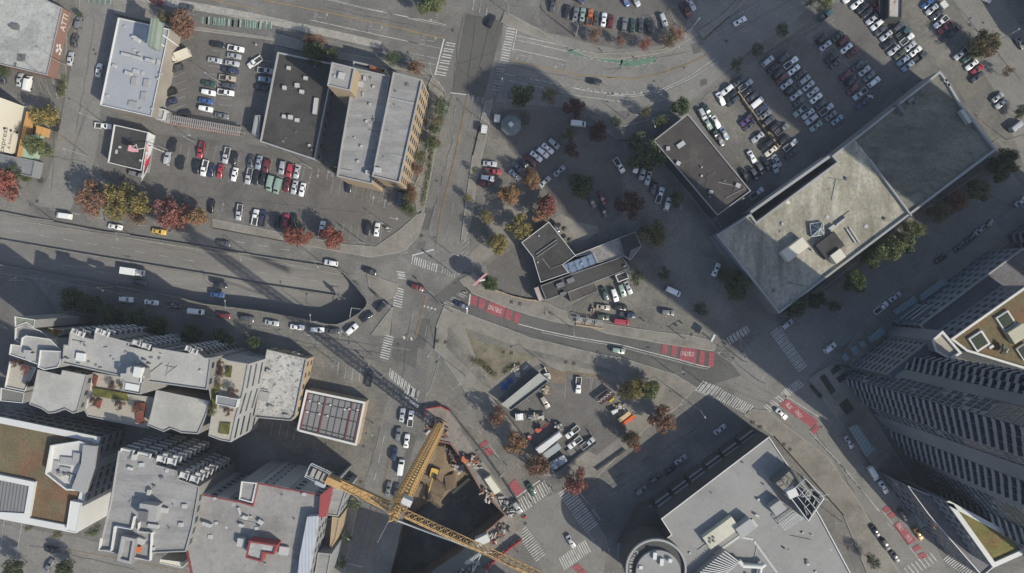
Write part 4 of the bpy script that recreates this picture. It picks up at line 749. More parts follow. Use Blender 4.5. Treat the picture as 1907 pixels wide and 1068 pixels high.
def building(name, label, pts, h, wall=wall_grey, roof=roof_grey, rim=None, ph=.6, t=.35, base=0, cat='building', v='P', hh=None, ground=False, floors=0, group=None, wcols=3.4, wall_edges=None, wsize=(1.5,1.4), wmat=None, rootless=None):
    P = WP(Z(v, *pts), 0 if ground else (hh if hh is not None else h))
    a = sum(P[i][0]*P[(i+1)%len(P)][1]-P[(i+1)%len(P)][0]*P[i][1] for i in range(len(P)))
    if a < 0: P = P[::-1]
    c = centre(P)
    root = rootless or thing(name, (c.x, c.y, base), label, cat, group)
    MB().sides(P, base, h).build('wall', wall, root)
    q = inset(P, t); rf = MB().poly(q, h-ph).build('roof', roof, root)
    mb = MB(); n = len(P)
    for i in range(n):
        j = (i+1)%n; mb.face([(*P[i],h),(*P[j],h),(*q[j],h),(*q[i],h)]); mb.face([(*q[i],h),(*q[j],h),(*q[j],h-ph),(*q[i],h-ph)])
    mb.build('parapet', rim or wall, root)
    if floors: windows(root, P, base, h-ph*.5, floors, wcols, wall_edges, wsize, wmat)
    root['_n'] = 0
    return root, rf, P
def windows(root, P, z0, z1, floors, col=3.4, edges=None, size=(1.5,1.4), m=None, start=0):
    m = m or win_m; L = []; n = len(P)
    for i in range(n):
        if edges is not None and i not in edges: continue
        a, b = Vector(P[i]), Vector(P[(i+1)%n]); d = b-a; ln = d.length
        if ln < 3: continue
        d.normalize(); nr = Vector((d.y,-d.x)); k = max(1,int(ln/col)); mid = (a+b)/2
        vis = (Vector((0,0))-mid).normalized().dot(nr)
        for f in range(floors):
            zc = z0 + (z1-z0)*(f+.52)/floors
            for j in range(k):
                p = a + d*(ln*(j+.5)/k); L.append((-vis*10-f, p, d, nr, zc))
    L.sort(key=lambda q: q[0]); L = [q[1:] for q in L]
    rest = MB()
    for q, (p, d, nr, zc) in enumerate(L):
        hw, hh = size[0]/2, size[1]/2; A, B = p-d*hw+nr*.07, p+d*hw+nr*.07; mb = MB() if q < 90 else rest
        mb.prism([A,B,B-nr*.12,A-nr*.12], zc-hh, zc+hh, True)
        if q < 90: mb.build('window', m, root)
    if len(L) > 90: rest.build('window', m, root, kind='stuff')
rv = random.Random(31)
def scatter(rf, P, n_, z, m=None):
    x0,x1=min(p[0] for p in P),max(p[0] for p in P); y0,y1=min(p[1] for p in P),max(p[1] for p in P); k = 0; Q_ = inset(P,1.5); tries = 0
    def inside(x,y):
        c = False
        for i in range(len(Q_)):
            a, b = Q_[i], Q_[i-1]
            if (a[1]>y)!=(b[1]>y) and x < (b[0]-a[0])*(y-a[1])/(b[1]-a[1])+a[0]: c = not c
        return c
    while k < n_ and tries < 900:
        tries += 1; x, y = rv.uniform(x0,x1), rv.uniform(y0,y1)
        if not inside(x,y): continue
        k += 1; t_ = rv.random(); mb = MB()
        if t_ < .4: mb.cyl(x,y,rv.uniform(.12,.3),z-.02,z+rv.uniform(.4,1.0),8); nm = 'vent_pipe'
        elif t_ < .7: mb.box(x,y,rv.uniform(.5,1.1),rv.uniform(.5,.9),z-.02,z+rv.uniform(.25,.8),rv.uniform(0,1.5)); nm = 'roof_vent'
        elif t_ < .85: mb.box(x,y,rv.uniform(3,7),.14,z-.02,z+.2,rv.choice((R(-12),R(78),R(37)))); nm = 'roof_pipe'
        else: mb.cyl(x,y,rv.uniform(.35,.6),z-.02,z+.03,12); nm = 'roof_drain'
        mb.build(nm, m or rv.choice((metal,dark_unit,dark_unit,rim_grey)), rf)
def units(rf, v, items, zroof, m=None, name='roof_vent'):
    """items: x, y, length, width, height, angle (zoom pixels of view, metres for height)"""
    s = VW[v][2]
    for x, y, l, w, hgt, ang in items:
        c = W(Z(v,(x,y))[0], zroof+hgt); k = (HC-zroof-hgt)/HC/S/s
        mb = MB(); mb.box(c.x, c.y, l*k, w*k, zroof-.02, zroof+hgt, R(-ang)); mb.build(name, m or metal, rf)
# upper left ---------------------------------------------------------------
b, rf, P = building('warehouse','low building with a speckled pale roof and brick red side wall, top left corner', [(90,-120),(460,58),(348,558),(-200,430),(-80,100)], 4.7, wall_brick, roof_speck, rim_grey, v='R1C1')
units(rf,'R1C1',[(105,195,50,40,1.0,10),(75,190,30,18,.8,10),(155,425,60,55,.2,5),(110,480,18,40,.15,5)],4.1,dark_unit)
e0 = min(P, key=lambda p: (p-W(Z('R1C1',(460,58))[0],4.7)).length); e1 = min(P, key=lambda p: (p-W(Z('R1C1',(348,558))[0],4.7)).length)
d = (e1-e0).normalized(); nr = Vector((-d.y,d.x)); nr = nr if nr.x > 0 else -nr; wl_ = (e1-e0).length
mb = MB(); 
for s_, t_, sz in (('ATTI',.18,3.4),):
    p = e0+d*wl_*t_+nr*.05; add_text(mb,s_,sz,(p.x,p.y,2.4),(-d.x,-d.y,0),(0,0,1),.8)
for k in range(7): p = e0+d*(wl_*(.52+.018*k))+nr*.06; z_ = 2.2+1.1*math.sin(k*1.7); mb.prism([p-d*.5,p+d*.5,p+d*.5+nr*.05,p-d*.5+nr*.05],z_-.35,z_+.35,True)
mb.build('sign_lettering', rim_white, b)
b, rf, P = building('blue_roofed_building','long pale blue roofed building beside the tall sign', [(868,130),(1250,215),(1115,862),(735,775)], 7.6, surf('wall_sand',(.25,.225,.19)), roof_blue, rim_white, v='R1C1', t=.3)
units(rf,'R1C1',[(1003,290,45,32,1.0,25),(985,272,38,16,1.2,5),(915,195,14,14,.6,0),(930,405,80,22,1.1,14),(1000,425,70,25,1.1,14),(1095,445,60,25,1.2,14),(1165,460,24,45,.5,10),(1020,398,16,16,.8,0),(838,485,26,22,.8,20),(940,540,50,28,1.0,20),(998,525,42,30,.6,15),(1048,538,20,28,.4,8),(1178,545,16,16,.9,0),(1160,580,16,14,.9,0),(990,370,20,16,.3,0),(788,705,16,14,.6,0),(1120,800,16,16,.7,0),(1035,805,12,12,.6,0)],7.0)
units(rf,'R1C1',[(985,597,38,60,.55,8),(1075,612,40,58,.55,8),(1055,708,40,60,.55,8),(975,765,62,38,.55,10)],7.0,rim_grey,'skylight')
b, rf, P = building('stair_shelter','small white framed shelter at the lower corner of the blue roofed building', [(1150,795),(1218,808),(1200,885),(1135,875)], 4.5, wall_white, roof_white, rim_white, v='R1C1', t=.25)
b, rf, P = building('car_audio_shop','small dark roofed shop with red and white slanted sign front', [(838,918),(1090,975),(1040,1259),(792,1199)], 5.2, wall_slate, roof_dark, rim_white, v='R1C1', t=.25)
units(rf,'R2C1',[(880,95,16,16,.5,0),(855,130,12,30,.4,10),(1035,195,20,16,.5,20)],4.6)
# slanted sign board along the right side
e = [W(q,5.4) for q in Z('R1C1',(1090,972),(1040,1342))]; e2 = [W(q,1.6) for q in Z('C3',(790,295),(655,900))]
mid = Z('C3',(740,560),(700,750))
sg = thing('shop_sign', (e[0].x,e[0].y,0), 'white slanted fascia with red letters and a red and black chevron', 'sign')
mb = MB(); Q = [(*e[0],5.4),(*e2[0],1.6),(*e2[1],1.6),(*e[1],5.4)]; Qv = [Vector(q_) for q_ in Q]
for k in range(10): mb.face([Qv[0].lerp(Qv[3],k/10),Qv[1].lerp(Qv[2],k/10),Qv[1].lerp(Qv[2],(k+1)/10),Qv[0].lerp(Qv[3],(k+1)/10)])
mb.face([(x-.12,y,z-.2) for x,y,z in Q]); mb.build('sign_board', rim_white, sg)
def on_sg(u, w): 
    a = Vector(Q[0]).lerp(Vector(Q[3]),u); bq = Vector(Q[1]).lerp(Vector(Q[2]),u); return a.lerp(bq,w) + Vector((.12,0,.16))
MB().face([on_sg(.66,.28),on_sg(.52,.99),on_sg(.70,.99),on_sg(.82,.28)][::1]).face([on_sg(.60,.45),on_sg(.66,.28),on_sg(.82,.28),on_sg(.75,.75)]).build('sign_chevron', surf('sign_red',(.45,.03,.06),.6), sg)
MB().face([on_sg(.82,.28),on_sg(.70,.99),on_sg(.78,.99),on_sg(.93,.35)]).build('sign_chevron', surf('sign_black',(.04,.03,.03),.6), sg)
mb = MB(); u3 = (Vector(Q[3])-Vector(Q[0])).normalized(); w3 = (Vector(Q[1])-Vector(Q[0])).normalized(); add_text(mb,'CAR TOYS',2.0,on_sg(.46,.2)+Vector((.05,0,.12)),-u3 if False else u3,w3 if (u3.cross(w3)).z>0 else -w3,.78); mb.build('sign_lettering', surf('sign_red',(.45,.03,.06)), sg)
b, rf, P = building('hotel','tall cream hotel wall at the left edge with green logo', [(49,200),(33,290),(-160,250),(-150,130)], 30, wall_cream, roof_grey, ground=True)
Pp = sorted(P, key=lambda q: -q.x)[:2]; Pp.sort(key=lambda q: -q.y); f0, f1 = Pp; fd = (f1-f0).normalized(); fn = Vector((-fd.y,fd.x)); fn = fn if fn.x > 0 else -fn; FL = (f1-f0).length
def onw(t, z, o=.05): p = f0+fd*FL*t+fn*o; return (p.x,p.y,z)
for k in range(9): 
    p = f0+fd*FL*.55+fn*.03; mb = MB(); A, B = p-fd*.4, p+fd*.4; mb.prism([A,B,B-fn*.1,A-fn*.1], 1.6+2.9*k, 2.6+2.9*k, True); mb.build('window', win_m, b)
dk = surf('letter_dark',(.05,.05,.08),.6); ud = (-fd.x,-fd.y,0)
mb = MB(); add_text(mb,'Express',3.2,onw(.78,7.4),ud,(0,0,1),.9); mb.build('sign_lettering', dk, b)
mb = MB(); add_text(mb,'& Suites',1.8,onw(.76,4.6),ud,(0,0,1),.9); mb.build('sign_lettering', dk, b)
mb = MB(); add_text(mb,'Holiday Inn',1.7,onw(.78,10.6),ud,(0,0,1),.9); mb.build('sign_lettering', surf('sign_green',(.12,.42,.14),.6), b)
A = f0+fd*FL*.62+fn*.1; B = f0+fd*FL*.8+fn*.1; mb = MB(); mb.prism([A,B,B-fn*.12,A-fn*.12],12.5,16.0,True); mb.build('logo_panel', surf('sign_green',(.12,.42,.14),.6), b)
mb = MB(); add_text(mb,'H',3.2,onw(.71,14.2,.14),ud,(0,0,1)); mb.build('sign_lettering', rim_white, b)
b, rf, P = building('entrance_canopy','orange edged low canopy along the foot of the cream hotel', [(330,180),(352,200),(262,775),(205,765)], 3.6, surf('canopy_orange',(.42,.24,.09)), surf('canopy_orange',(.42,.24,.09)), v='C2', cat='canopy', ph=.1)
b, rf, P = building('entrance_canopy','pale mint green canopy under the yellow hotel tree', [(310,490),(470,470),(400,785),(262,770)], 3.2, surf('canopy_mint',(.30,.40,.32)), surf('canopy_mint',(.30,.40,.32)), v='C2', cat='canopy', ph=.1)
b, rf, P = building('terrace_roof','orange square terrace roof between the two hotel trees', [(455,360),(545,385),(525,490),(440,470)], 3.4, surf('canopy_orange',(.42,.24,.09)), surf('canopy_orange',(.42,.24,.09)), v='C2', cat='roof', ph=.1)
b, rf, P = building('low_annex','low grey slate roof in front of the cream hotel', [(-100,690),(260,765),(440,800),(400,1005),(260,975),(250,900),(-100,860)], 4.0, wall_slate, surf('roof_slate',(.19,.20,.215),.8), v='C2')
# dark flat building, tan brick block --------------------------------------
b, rf, P = building('flat_roofed_building','long dark flat roofed building left of the tan brick block', [(540,383),(960,470),(815,1180),(410,1045)], 7.0, wall_slate, roof_dark, rim_grey, v='R1C2', t=.45, floors=1)
scatter(rf,P,8,6.4); units(rf,'R1C2',[(620,500,26,24,.9,10),(745,575,28,24,.8,10),(682,628,30,30,1.0,0),(588,645,24,26,1.2,5),(716,675,30,26,1.0,10),(586,858,26,24,.9,10),(632,862,30,28,1.4,5),(682,885,30,26,.8,10),(818,780,28,118,1.0,7)],6.4)
b, rf, P = building('stair_tower','grey lean-to stair block at the corner of the dark roof', [(375,850),(415,850),(405,1020),(350,985),(365,900)], 5.2, wall_slate, rim_grey, v='R1C2')
BT = thing('office_building', (*W((700,230)),0), 'tan brick office block with stepped grey roofs and red trim', 'building')
def wing(pts, h, v, roof=roof_grey, wall=wall_tan, rim=rim_grey, root=BT, t=.4, ph=.7, base=0, **k): return building('wing', None, pts, h, wall, roof, rim, v=v, rootless=root, t=t, ph=ph, base=base, **k)
_, rfa, P = wing([(1110,500),(1372,560),(1240,1360),(975,1300),(1010,1068)], 17, 'R1C2')
scatter(rfa,P,8,16.3); units(rfa,'R1C2',[(1148,620,34,40,1.3,10),(1180,578,16,30,.8,0),(1248,638,18,16,.7,0),(1168,707,10,10,.5,0),(1220,768,16,16,.7,0),(1195,893,18,16,.7,0)],16.3)
units(rfa,'R2C2',[(1157,88,18,16,.7,0),(1132,200,18,16,.7,0),(1205,282,36,30,1.5,12)],16.3)
_, rfb, Pb = wing([(1392,530),(1610,590),(1440,1350),(1235,1300)], 19.5, 'R1C2')
scatter(rfb,Pb,6,18.8); units(rfb,'R2C2',[(1275,265,50,40,1.0,10)],18.8); units(rfb,'R1C2',[(1450,742,190,12,.5,13)],18.8,rim_grey)
_, rfc, _ = wing([(940,458),(1112,500),(1078,672),(906,632)], 24.5, 'R1C2', rim=rim_grey)
units(rfc,'R1C2',[(1008,558,42,50,.8,14),(960,560,14,14,.5,0)],23.8)
_, _, _ = wing([(1098,450),(1340,505),(1335,545),(1095,490)], 13, 'R1C2', roof=wall_dark); MB().box(*W(Z('R1C2',(1262,512))[0],13.5),4,1.6,13.0,13.6,R(-12)).build('planter', surf('planter_red',(.22,.08,.04)), BT)
windows(BT, WP(Z('R1C2',(1392,530),(1240,1350),(1440,1350),(1610,590)),19.5), 1, 19, 5, 3.2, None, (1.8,1.7))
mb = MB(); mb.strip(WP(Z('R2C2',(1545,-120),(1495,385),(1290,340),(990,275)),2.0),1.4,0,2.4); tag(mb.build('garden_wall', wall_tan), 'tan terrace wall wrapped round the brick office block', 'wall')
# octagonal kiosk and huts ---------------------------------------------------
p = W(Z('R1C3',(757,918))[0],4.5); kt = thing('pavilion', (p.x,p.y,0), 'octagonal grey green pavilion roof with a white skylight in tower shade', 'pavilion')
mb = MB(); oc = [(p.x+3.15*math.cos(math.pi/8+k*math.pi/4), p.y+3.15*math.sin(math.pi/8+k*math.pi/4)) for k in range(8)]
mb.sides(oc,0,3.3); mb.build('wall', wall_grey, kt); mb = MB(); oo = [(p.x+(a-p.x)*1.12, p.y+(c_-p.y)*1.12) for a,c_ in oc]
for k in range(8): mb.face([(*oo[k],3.3),(*oo[(k+1)%8],3.3),(p.x,p.y,4.7)])
mb.poly(oo,3.28); rfk = mb.build('roof', surf('roof_greygreen',(.13,.15,.15)), kt); MB().box(p.x,p.y,1.4,1.4,4.0,4.85,R(40)).build('skylight', rim_white, rfk)
def hut(name, label, v, x, y, l, w, h, ang, wall, roof, cat): 
    q = W(Z(v,(x,y))[0],h); s = VW[v][2]; k = (HC-h)/HC/S/s; t = thing(name,(q.x,q.y,0),label,cat)
    MB().box(q.x,q.y,l*k,w*k,0,h-.25,R(-ang)).build('wall', wall, t); MB().box(q.x,q.y,l*k+.3,w*k+.3,h-.25,h,R(-ang),True).build('roof', roof, t); return t
hut('kiosk','small white roofed kiosk beside the avenue, left of the octagon','R1C3',656,872,36,46,2.6,5,wall_white,rim_white,'kiosk')
hut('shelter','white ribbed shelter roof at the avenue kerb','A8',260,195,55,85,2.8,8,wall_dark,surf('ribbed_white',(.5,.5,.48),stripe=(R(90),.8,.25)),'shelter')
hut('shed','dark shed in shade just right of the octagonal pavilion','A8',768,70,48,100,2.6,2,wall_dark,surf('shed_roof',(.06,.05,.05)),'shed')
# rusty hut
b, rf, P = building('parking_hut','small hut with rust stained white roof and dark awning, top right lot', [(1040,-200),(1200,-200),(1190,222),(1035,208)], 5, wall_dark, surf('roof_rust',(.36,.33,.30),.9,.1,.2,.1,1,.1,(.20,.11,.07),.25,(.6,.66)), v='A3')
mb = MB(); q = WP(Z('A3',(1045,-200),(1035,215),(985,222),(930,170),(905,-200)),3.2); mb.prism(q,2.9,3.2,True); mb.build('awning', surf('awning_dark',(.03,.032,.04)), b)
hut('dumpster','white ribbed dumpster roof beside the upper right cars','A5',497,62,70,85,1.8,-38,wall_white,surf('ribbed_white',(.5,.5,.48)),'dumpster')
# brown roof building ------------------------------------------------------------
b, rf, P = building('brown_roofed_building','square brown roofed building between the street trees and fenced lot', [(1281,212),(1217,262),(1336,402),(1399,356)], 8, wall_dark, roof_brown, rim_grey, t=.3, ph=.5)
scatter(rf,P,7,7.5); units(rf,'R2C4',[(547,78,62,34,.7,-35),(452,105,26,26,.8,0),(528,215,30,30,.9,30),(700,308,14,14,.6,0),(770,425,28,20,1.2,10),(968,378,34,30,.8,25)],7.5)
mb = MB(); mb.strip(WP(Z('R2C4',(875,470),(1015,400)),7.7),.15,7.5,7.8); mb.build('roof_pipe', rim_grey, rf)
# big warehouse ----------------------------------------------------------------------
WH = [(1334,438),(1398,398),(1409,413),(1559,302),(1549,291),(1751,132),(1765,150),(1792,196),(1800,205),(1857,279),(1695,401),(1451,585)]
b, rf, P = building('big_warehouse','huge warehouse with mossy concrete roof and pyramid skylight', WH, 9.5, wall_grey, roof_moss, rim_grey, t=.7, ph=.8)
mb = MB(); q = WP([(1398,396),(1549,289)],8.5); mb.strip(q,.9,0,8.6); mb.build('side_wall', rim_grey, b)
q = WP([(1398,398),(1409,413),(1559,302),(1549,291)],3); MB().poly(q,3.0).build('ramp', asph_dark, b)
MB().poly(inset(WP([(1697,400),(1619,297),(1588,259),(1751,132),(1765,150),(1792,196),(1800,205),(1857,279)],9.5),.75),8.704).build('roof_shade_section', roof_moss_shaded, rf)  # overlay that darkens the right half where the towers shade it
MB().strip(WP(Z('R2C5',(445,190),(560,345),(750,603)),9.5),.55,8.6,9.9).build('fire_wall', rim_grey, rf)
mb = MB(); mb.strip(WP(Z('R2C4',(795,745),(1000,1000),(1270,1310)),6),1.2,4.2,6.0); mb.build('canopy', wall_blue, b)
units(rf,'R2C4',[(1390,850,190,85,2.6,-37),(1335,503,30,24,.9,20)],8.7,wall_cream,'roof_hut')
units(rf,'R2C5',[(215,900,90,75,3.0,-37)],8.7,wall_cream,'roof_hut'); units(rf,'R2C5',[(155,820,170,130,2.0,-37)],8.7,roof_dark,'roof_hut'); units(rf,'R2C5',[(170,690,50,26,1.0,-37),(240,640,90,8,1.0,-37),(225,655,80,8,.8,-37),(420,680,26,24,.2,20),(135,612,26,24,.2,20),(335,745,10,130,.5,-33),(310,750,8,120,.7,-33)],8.7)
units(rf,'A4',[(750,790,50,40,.5,-37),(815,745,45,38,.5,-37),(885,690,50,40,.5,-37),(1300,420,80,45,1.2,-37),(1250,540,90,30,1.6,-37),(1185,515,40,160,2.2,-37),(1365,435,50,25,1,-37),(700,815,30,30,.5,-37)],8.7,dark_unit)
units(rf,'A6',[(517,220,38,34,.8,-40),(560,275,38,34,.8,-40),(790,700,50,210,1.6,-35)],8.7)
scatter(rf, P, 26, 8.71)
c = W(Z('R2C5',(72,700))[0],11); sk = MB(); P4 = [Vector((c.x+3.0*math.cos(R(52+90*k)), c.y+3.0*math.sin(R(52+90*k)))) for k in range(4)]
for k in range(4): sk.face([(*P4[k],9.6),(*P4[(k+1)%4],9.6),(c.x,c.y,11.6)]); sk.face([(*P4[k],8.7),(*P4[(k+1)%4],8.7),(*P4[(k+1)%4],9.6),(*P4[k],9.6)])
so_ = sk.build('pyramid_skylight', surf('skylight_glass',(.10,.12,.13),.3), rf); mb = MB()
for k in range(4):
    mb.tube((*P4[k],9.65),(c.x,c.y,11.7),.11,n=4); mb.tube((*((P4[k]+P4[(k+1)%4])/2),9.65),(c.x,c.y,11.7),.09,n=4); mb.tube((*P4[k],9.65),(*P4[(k+1)%4],9.65),.11,n=4)
mb.build('skylight_frame', rim_white, rf)
# low dark restaurant complex ------------------------------------------------------------
RS = thing('restaurant', (*W((1060,500)),0), 'dark L-shaped restaurant roofs with blue metal panel section', 'restaurant')
_, rf1, _ = wing([(62,292),(350,75),(632,430),(495,525),(560,610),(262,712),(182,447)], 6.0, 'C8', roof_dark, wall_dark, rim_white, RS, .18, .3)
_, rf2, _ = wing([(262,745),(590,622),(1120,440),(1195,565),(545,815),(320,895)], 5.2, 'C8', roof_dark, wall_dark, rim_grey, RS, .15, .25)
_, rf3, _ = wing([(635,440),(620,425),(1250,180),(1320,330),(1200,480),(1125,435),(860,505),(815,405)], 4.6, 'C8', surf('roof_restaurant_pale',(.19,.18,.165),.9,.1,.3,.3,1,.3), wall_dark, rim_white, RS, .15, .25)
_, _, _ = wing([(1085,245),(1250,182),(1318,330),(1215,375),(1190,460),(1130,425)],4.9,'C8',roof_dark,wall_dark,rim_grey,RS,.15,.2)
_, rf4, _ = wing([(500,527),(815,405),(858,508),(570,622)], 5.6, 'C8', surf('panel_blue',(.13,.17,.235),.6,.08,.1,stripe=(R(-20),2.2,.5)), wall_dark, surf('panel_blue',(.13,.17,.235)), RS, .1, .1)
units(rf4,'C8',[(615,548,30,26,.2,-22),(775,480,30,26,.2,-22)],5.5,surf('panel_blue',(.13,.17,.235)),'skylight'); units(rf4,'C8',[(693,515,28,26,.4,-22),(567,578,10,10,.4,0)],5.5,surf('panel_pale',(.20,.25,.31)),'skylight')
units(rf1,'C8',[(325,340,270,14,.5,-35),(330,370,260,12,.5,-35),(320,510,12,130,.25,-38),(430,545,140,8,.25,-22)],5.7,dark_unit); units(rf1,'C8',[(235,500,14,14,.4,0),(245,222,14,14,.4,0)],5.7)
units(rf2,'C8',[(470,738,80,50,1.0,-22),(578,690,80,50,1.0,-22),(500,830,60,40,.9,-22),(1145,540,30,20,.7,-22)],4.95,dark_unit)
_, _, _ = wing([(548,812),(830,715),(865,800),(585,915)], 3.6, 'C8', roof_brown, wall_dark, rim_grey, RS, .1, .15)
_, _, _ = wing([(195,770),(240,755),(290,895),(250,915)], 5.0, 'C8', surf('chimney_pale',(.33,.28,.26)), surf('chimney_pale',(.33,.28,.26)), None, RS, .1, .1)
_, _, _ = wing([(1042,635),(1160,590),(1192,665),(1075,712)], 3.8, 'C8', roof_dark, wall_grey, rim_white, RS, .3, .3)
# solar/metal roof canopy, peeling roof ------------------------------------------------------------------
b, rf, P = building('service_station','square pavilion with ribbed grey roof, red beams and white rim', [(569.6,726),(681,749),(664,831),(552,803)], 5.4, wall_tan, surf('ribbed_grey',(.20,.195,.195),.6,.08,.12,stripe=(R(80),.55,.45)), rim_white, t=.7, ph=.4)
q = inset(P,.7); q = sorted(q, key=lambda p:(-p.y)); tp = sorted(q[:2], key=lambda p:p.x); bt = sorted(q[2:], key=lambda p:p.x); redb = surf('beam_red',(.13,.05,.045))
for u in (.02,.34,.81,.98): MB().strip([tp[0].lerp(tp[1],u), bt[0].lerp(bt[1],u)],.42,5.0,5.35).build('roof_beam', redb, rf)
for u in (.03,.22,.49,.88,.97): MB().strip([tp[0].lerp(bt[0],u), tp[1].lerp(bt[1],u)],.16,5.0,5.25).build('roof_beam', wall_dark, rf)
for u in (.12,.23,.47,.58,.69,.9): MB().strip([tp[0].lerp(tp[1],u), bt[0].lerp(bt[1],u)],.12,5.0,5.2).build('roof_beam', wall_dark, rf)
units(rf,'R3C2',[(778,938,14,10,.5,20),(848,955,14,10,.5,20),(930,968,14,10,.5,20),(1070,998,14,10,.5,20),(1130,1005,14,10,.5,20),(760,1018,14,10,.5,20),(850,1035,14,10,.5,20),(910,1048,14,10,.5,20),(1035,1000,14,10,.5,20)],5.0,rim_white)
b, rf, P = building('peeling_roof_building','old building with peeling white roof beside the pavilion', [(462,558),(758,628),(672,1050),(640,1085),(365,1060)], 8.0, wall_tan, roof_peel, rim_grey, v='R3C2', t=.3, floors=2)
units(rf,'R3C2',[(472,722,30,30,1.0,10),(485,985,30,26,1.0,20),(600,1045,30,16,.8,10),(440,905,70,70,.5,10),(425,855,90,10,.4,8)],7.4,rim_grey)
# ---------------------------------------------------------------- lower left blocks
balc = surf('balcony_white', (.40,.40,.39), .7)
def balconies(root, a, b, z0, z1, floors, n, depth=1.6, m=balc, w=.72, limit=60):
    """stacks of balconies on the wall running from a to b (outside on the left of a->b)"""
    a, b = Vector(a), Vector(b); d = (b-a); L = d.length; d.normalize(); nr = Vector((-d.y,d.x)); cnt = 0; rest = MB()
    for i in range(n):
        for f in range(floors):
            z = z0 + (z1-z0)*(f+1)/floors - .2; c = a + d*(L*(i+.5)/n); hw = L/n*w/2
            A, B = c-d*hw, c+d*hw; mb = MB() if cnt < limit else rest
            mb.prism([A,B,B+nr*depth,A+nr*depth], z-.22, z, True)
            o = nr*depth; mb.prism([A+o,B+o,B+o-nr*.08,A+o-nr*.08], z, z+1.0)
            for q in (A,B): mb.prism([q,q+d*.08,q+d*.08+nr*depth,q+nr*depth], z, z+.95)
            if cnt < limit: mb.build('balcony', m, root)
            cnt += 1
    if rest.f: rest.build('balcony', m, root, kind='stuff')
# terraced apartment complex -----------------------------------------------------
H1 = thing('apartment_complex', (*W((240,680),20),0), 'stepped white roofed apartment complex with planted courtyards below the expressway', 'apartment block')
HR = [(630,240),(680,228),(762,285),(845,305),(858,235),(905,228),(985,280),(1170,330),(1160,365),(1370,412),(1378,375),(1700,430),(1760,400),(1850,470),(1910,470),(1870,760),(1290,680),(1080,635),(560,520),(575,350),(615,355)]
_, rfh, PH = building('wing',None,HR,29,wall_grey,roof_white,rim_grey,v='B6',rootless=H1,t=.3,ph=.5,floors=9,wcols=3.2,wsize=(1.7,1.6))
_, rfh2, P2 = wing([(340,575),(550,625),(560,580),(790,625),(760,740),(700,960),(660,975),(585,935),(495,970),(440,975),(370,930),(262,890),(300,760)],20,'B6',roof_white,wall_grey,rim_grey,H1,.3,.4,floors=6)
_, _, _ = wing([(790,625),(835,610),(830,700),(780,920),(700,965),(760,740)],17,'B6',rim_white,wall_white,rim_white,H1,.2,.2)
_, rfh4, _ = wing([(130,95),(318,125),(305,200),(235,150),(135,190)],29.5,'B6',surf('roof_olive',(.16,.165,.13)),wall_grey,rim_white,H1,.2,.3)
_, _, _ = wing([(135,200),(235,170),(365,225),(455,295),(400,320),(230,265),(190,300),(185,350),(130,310)],24,'B6',surf('terrace_grey',(.20,.20,.19)),wall_grey,rim_white,H1,.2,.5)  # terrace floor in a plain mid grey
_, rfh5, _ = wing([(195,290),(235,268),(455,300),(550,400),(480,470),(340,470),(340,530),(200,480),(80,440),(95,345),(185,360)],26,'B6',roof_white,wall_grey,rim_white,H1,.25,.4)
_, _, _ = wing([(360,400),(555,410),(545,515),(520,560),(400,580),(340,555)],27.5,'B6',roof_white,wall_grey,rim_white,H1,.25,.4)
units(rfh5,'B6',[(235,430,50,60,1.6,8),(260,460,60,70,1.2,8)],25.6,rim_grey)
_, _, _ = wing([(370,190),(580,215),(560,262),(450,300),(372,225)],21,'B6',surf('planted_bed',(.14,.045,.035),.95,.1,.3,.3,2,.2,(.16,.15,.03),.25,(.5,.52)),wall_grey,rim_grey,H1,.2,.2)
_, _, _ = wing([(85,500),(330,560),(225,775),(40,735)],13,'B6',surf('court_paving',(.33,.30,.25),.9,.1,.2),wall_grey,rim_white,H1,.3,.5)
_, _, _ = wing([(5,740),(220,785),(205,880),(0,860)],13.5,'B6',surf('roof_slate2',(.13,.13,.12)),wall_grey,rim_white,H1,.2,.3)
_, _, _ = wing([(840,600),(1090,640),(1100,790),(1420,830),(1340,1110),(790,1000),(760,940),(790,720)],17,'B6',surf('court_paving',(.33,.30,.25)),wall_grey,rim_grey,H1,.3,.3)
q = WP(Z('B6',(840,740),(1140,790),(1145,860),(850,815)),17.4); MB().prism(q,16.7,17.5).build('hedge', surf('court_hedge',(.07,.075,.02),.95,.2,.4,.5,3,.3,(.12,.11,.03),.6), H1)
for q in ([(850,620),(875,640),(850,740),(835,700)],[(1295,700),(1340,705),(1320,790),(1270,790)],[(1215,870),(1310,880),(1290,1060),(1230,1060)],[(890,840),(915,850),(890,930),(850,900)]): MB().prism(WP(Z('B6',*q),17.5),16.7,17.5).build('planter', surf('court_red',(.15,.05,.035),.95,.2,.4,.5,3,.3), H1)
_, _, P4_ = wing([(1410,760),(1560,790),(1900,860),(1860,1000),(1790,1160),(1640,1150),(1540,1110),(1480,1140),(1330,1080),(1370,940)],20,'B6',roof_white,wall_grey,rim_grey,H1,.3,.4)
_, rft, _ = wing([(1145,560),(1210,540),(1290,570),(1295,660),(1270,800),(1105,770),(1115,690),(1085,670),(1090,610),(1140,610)],32.5,'B6',roof_white,wall_grey,rim_grey,H1,.25,.5)
units(rft,'B6',[(1240,600,70,90,1.6,10),(1280,665,26,60,.5,8),(1190,735,120,60,.4,10)],32,rim_white)
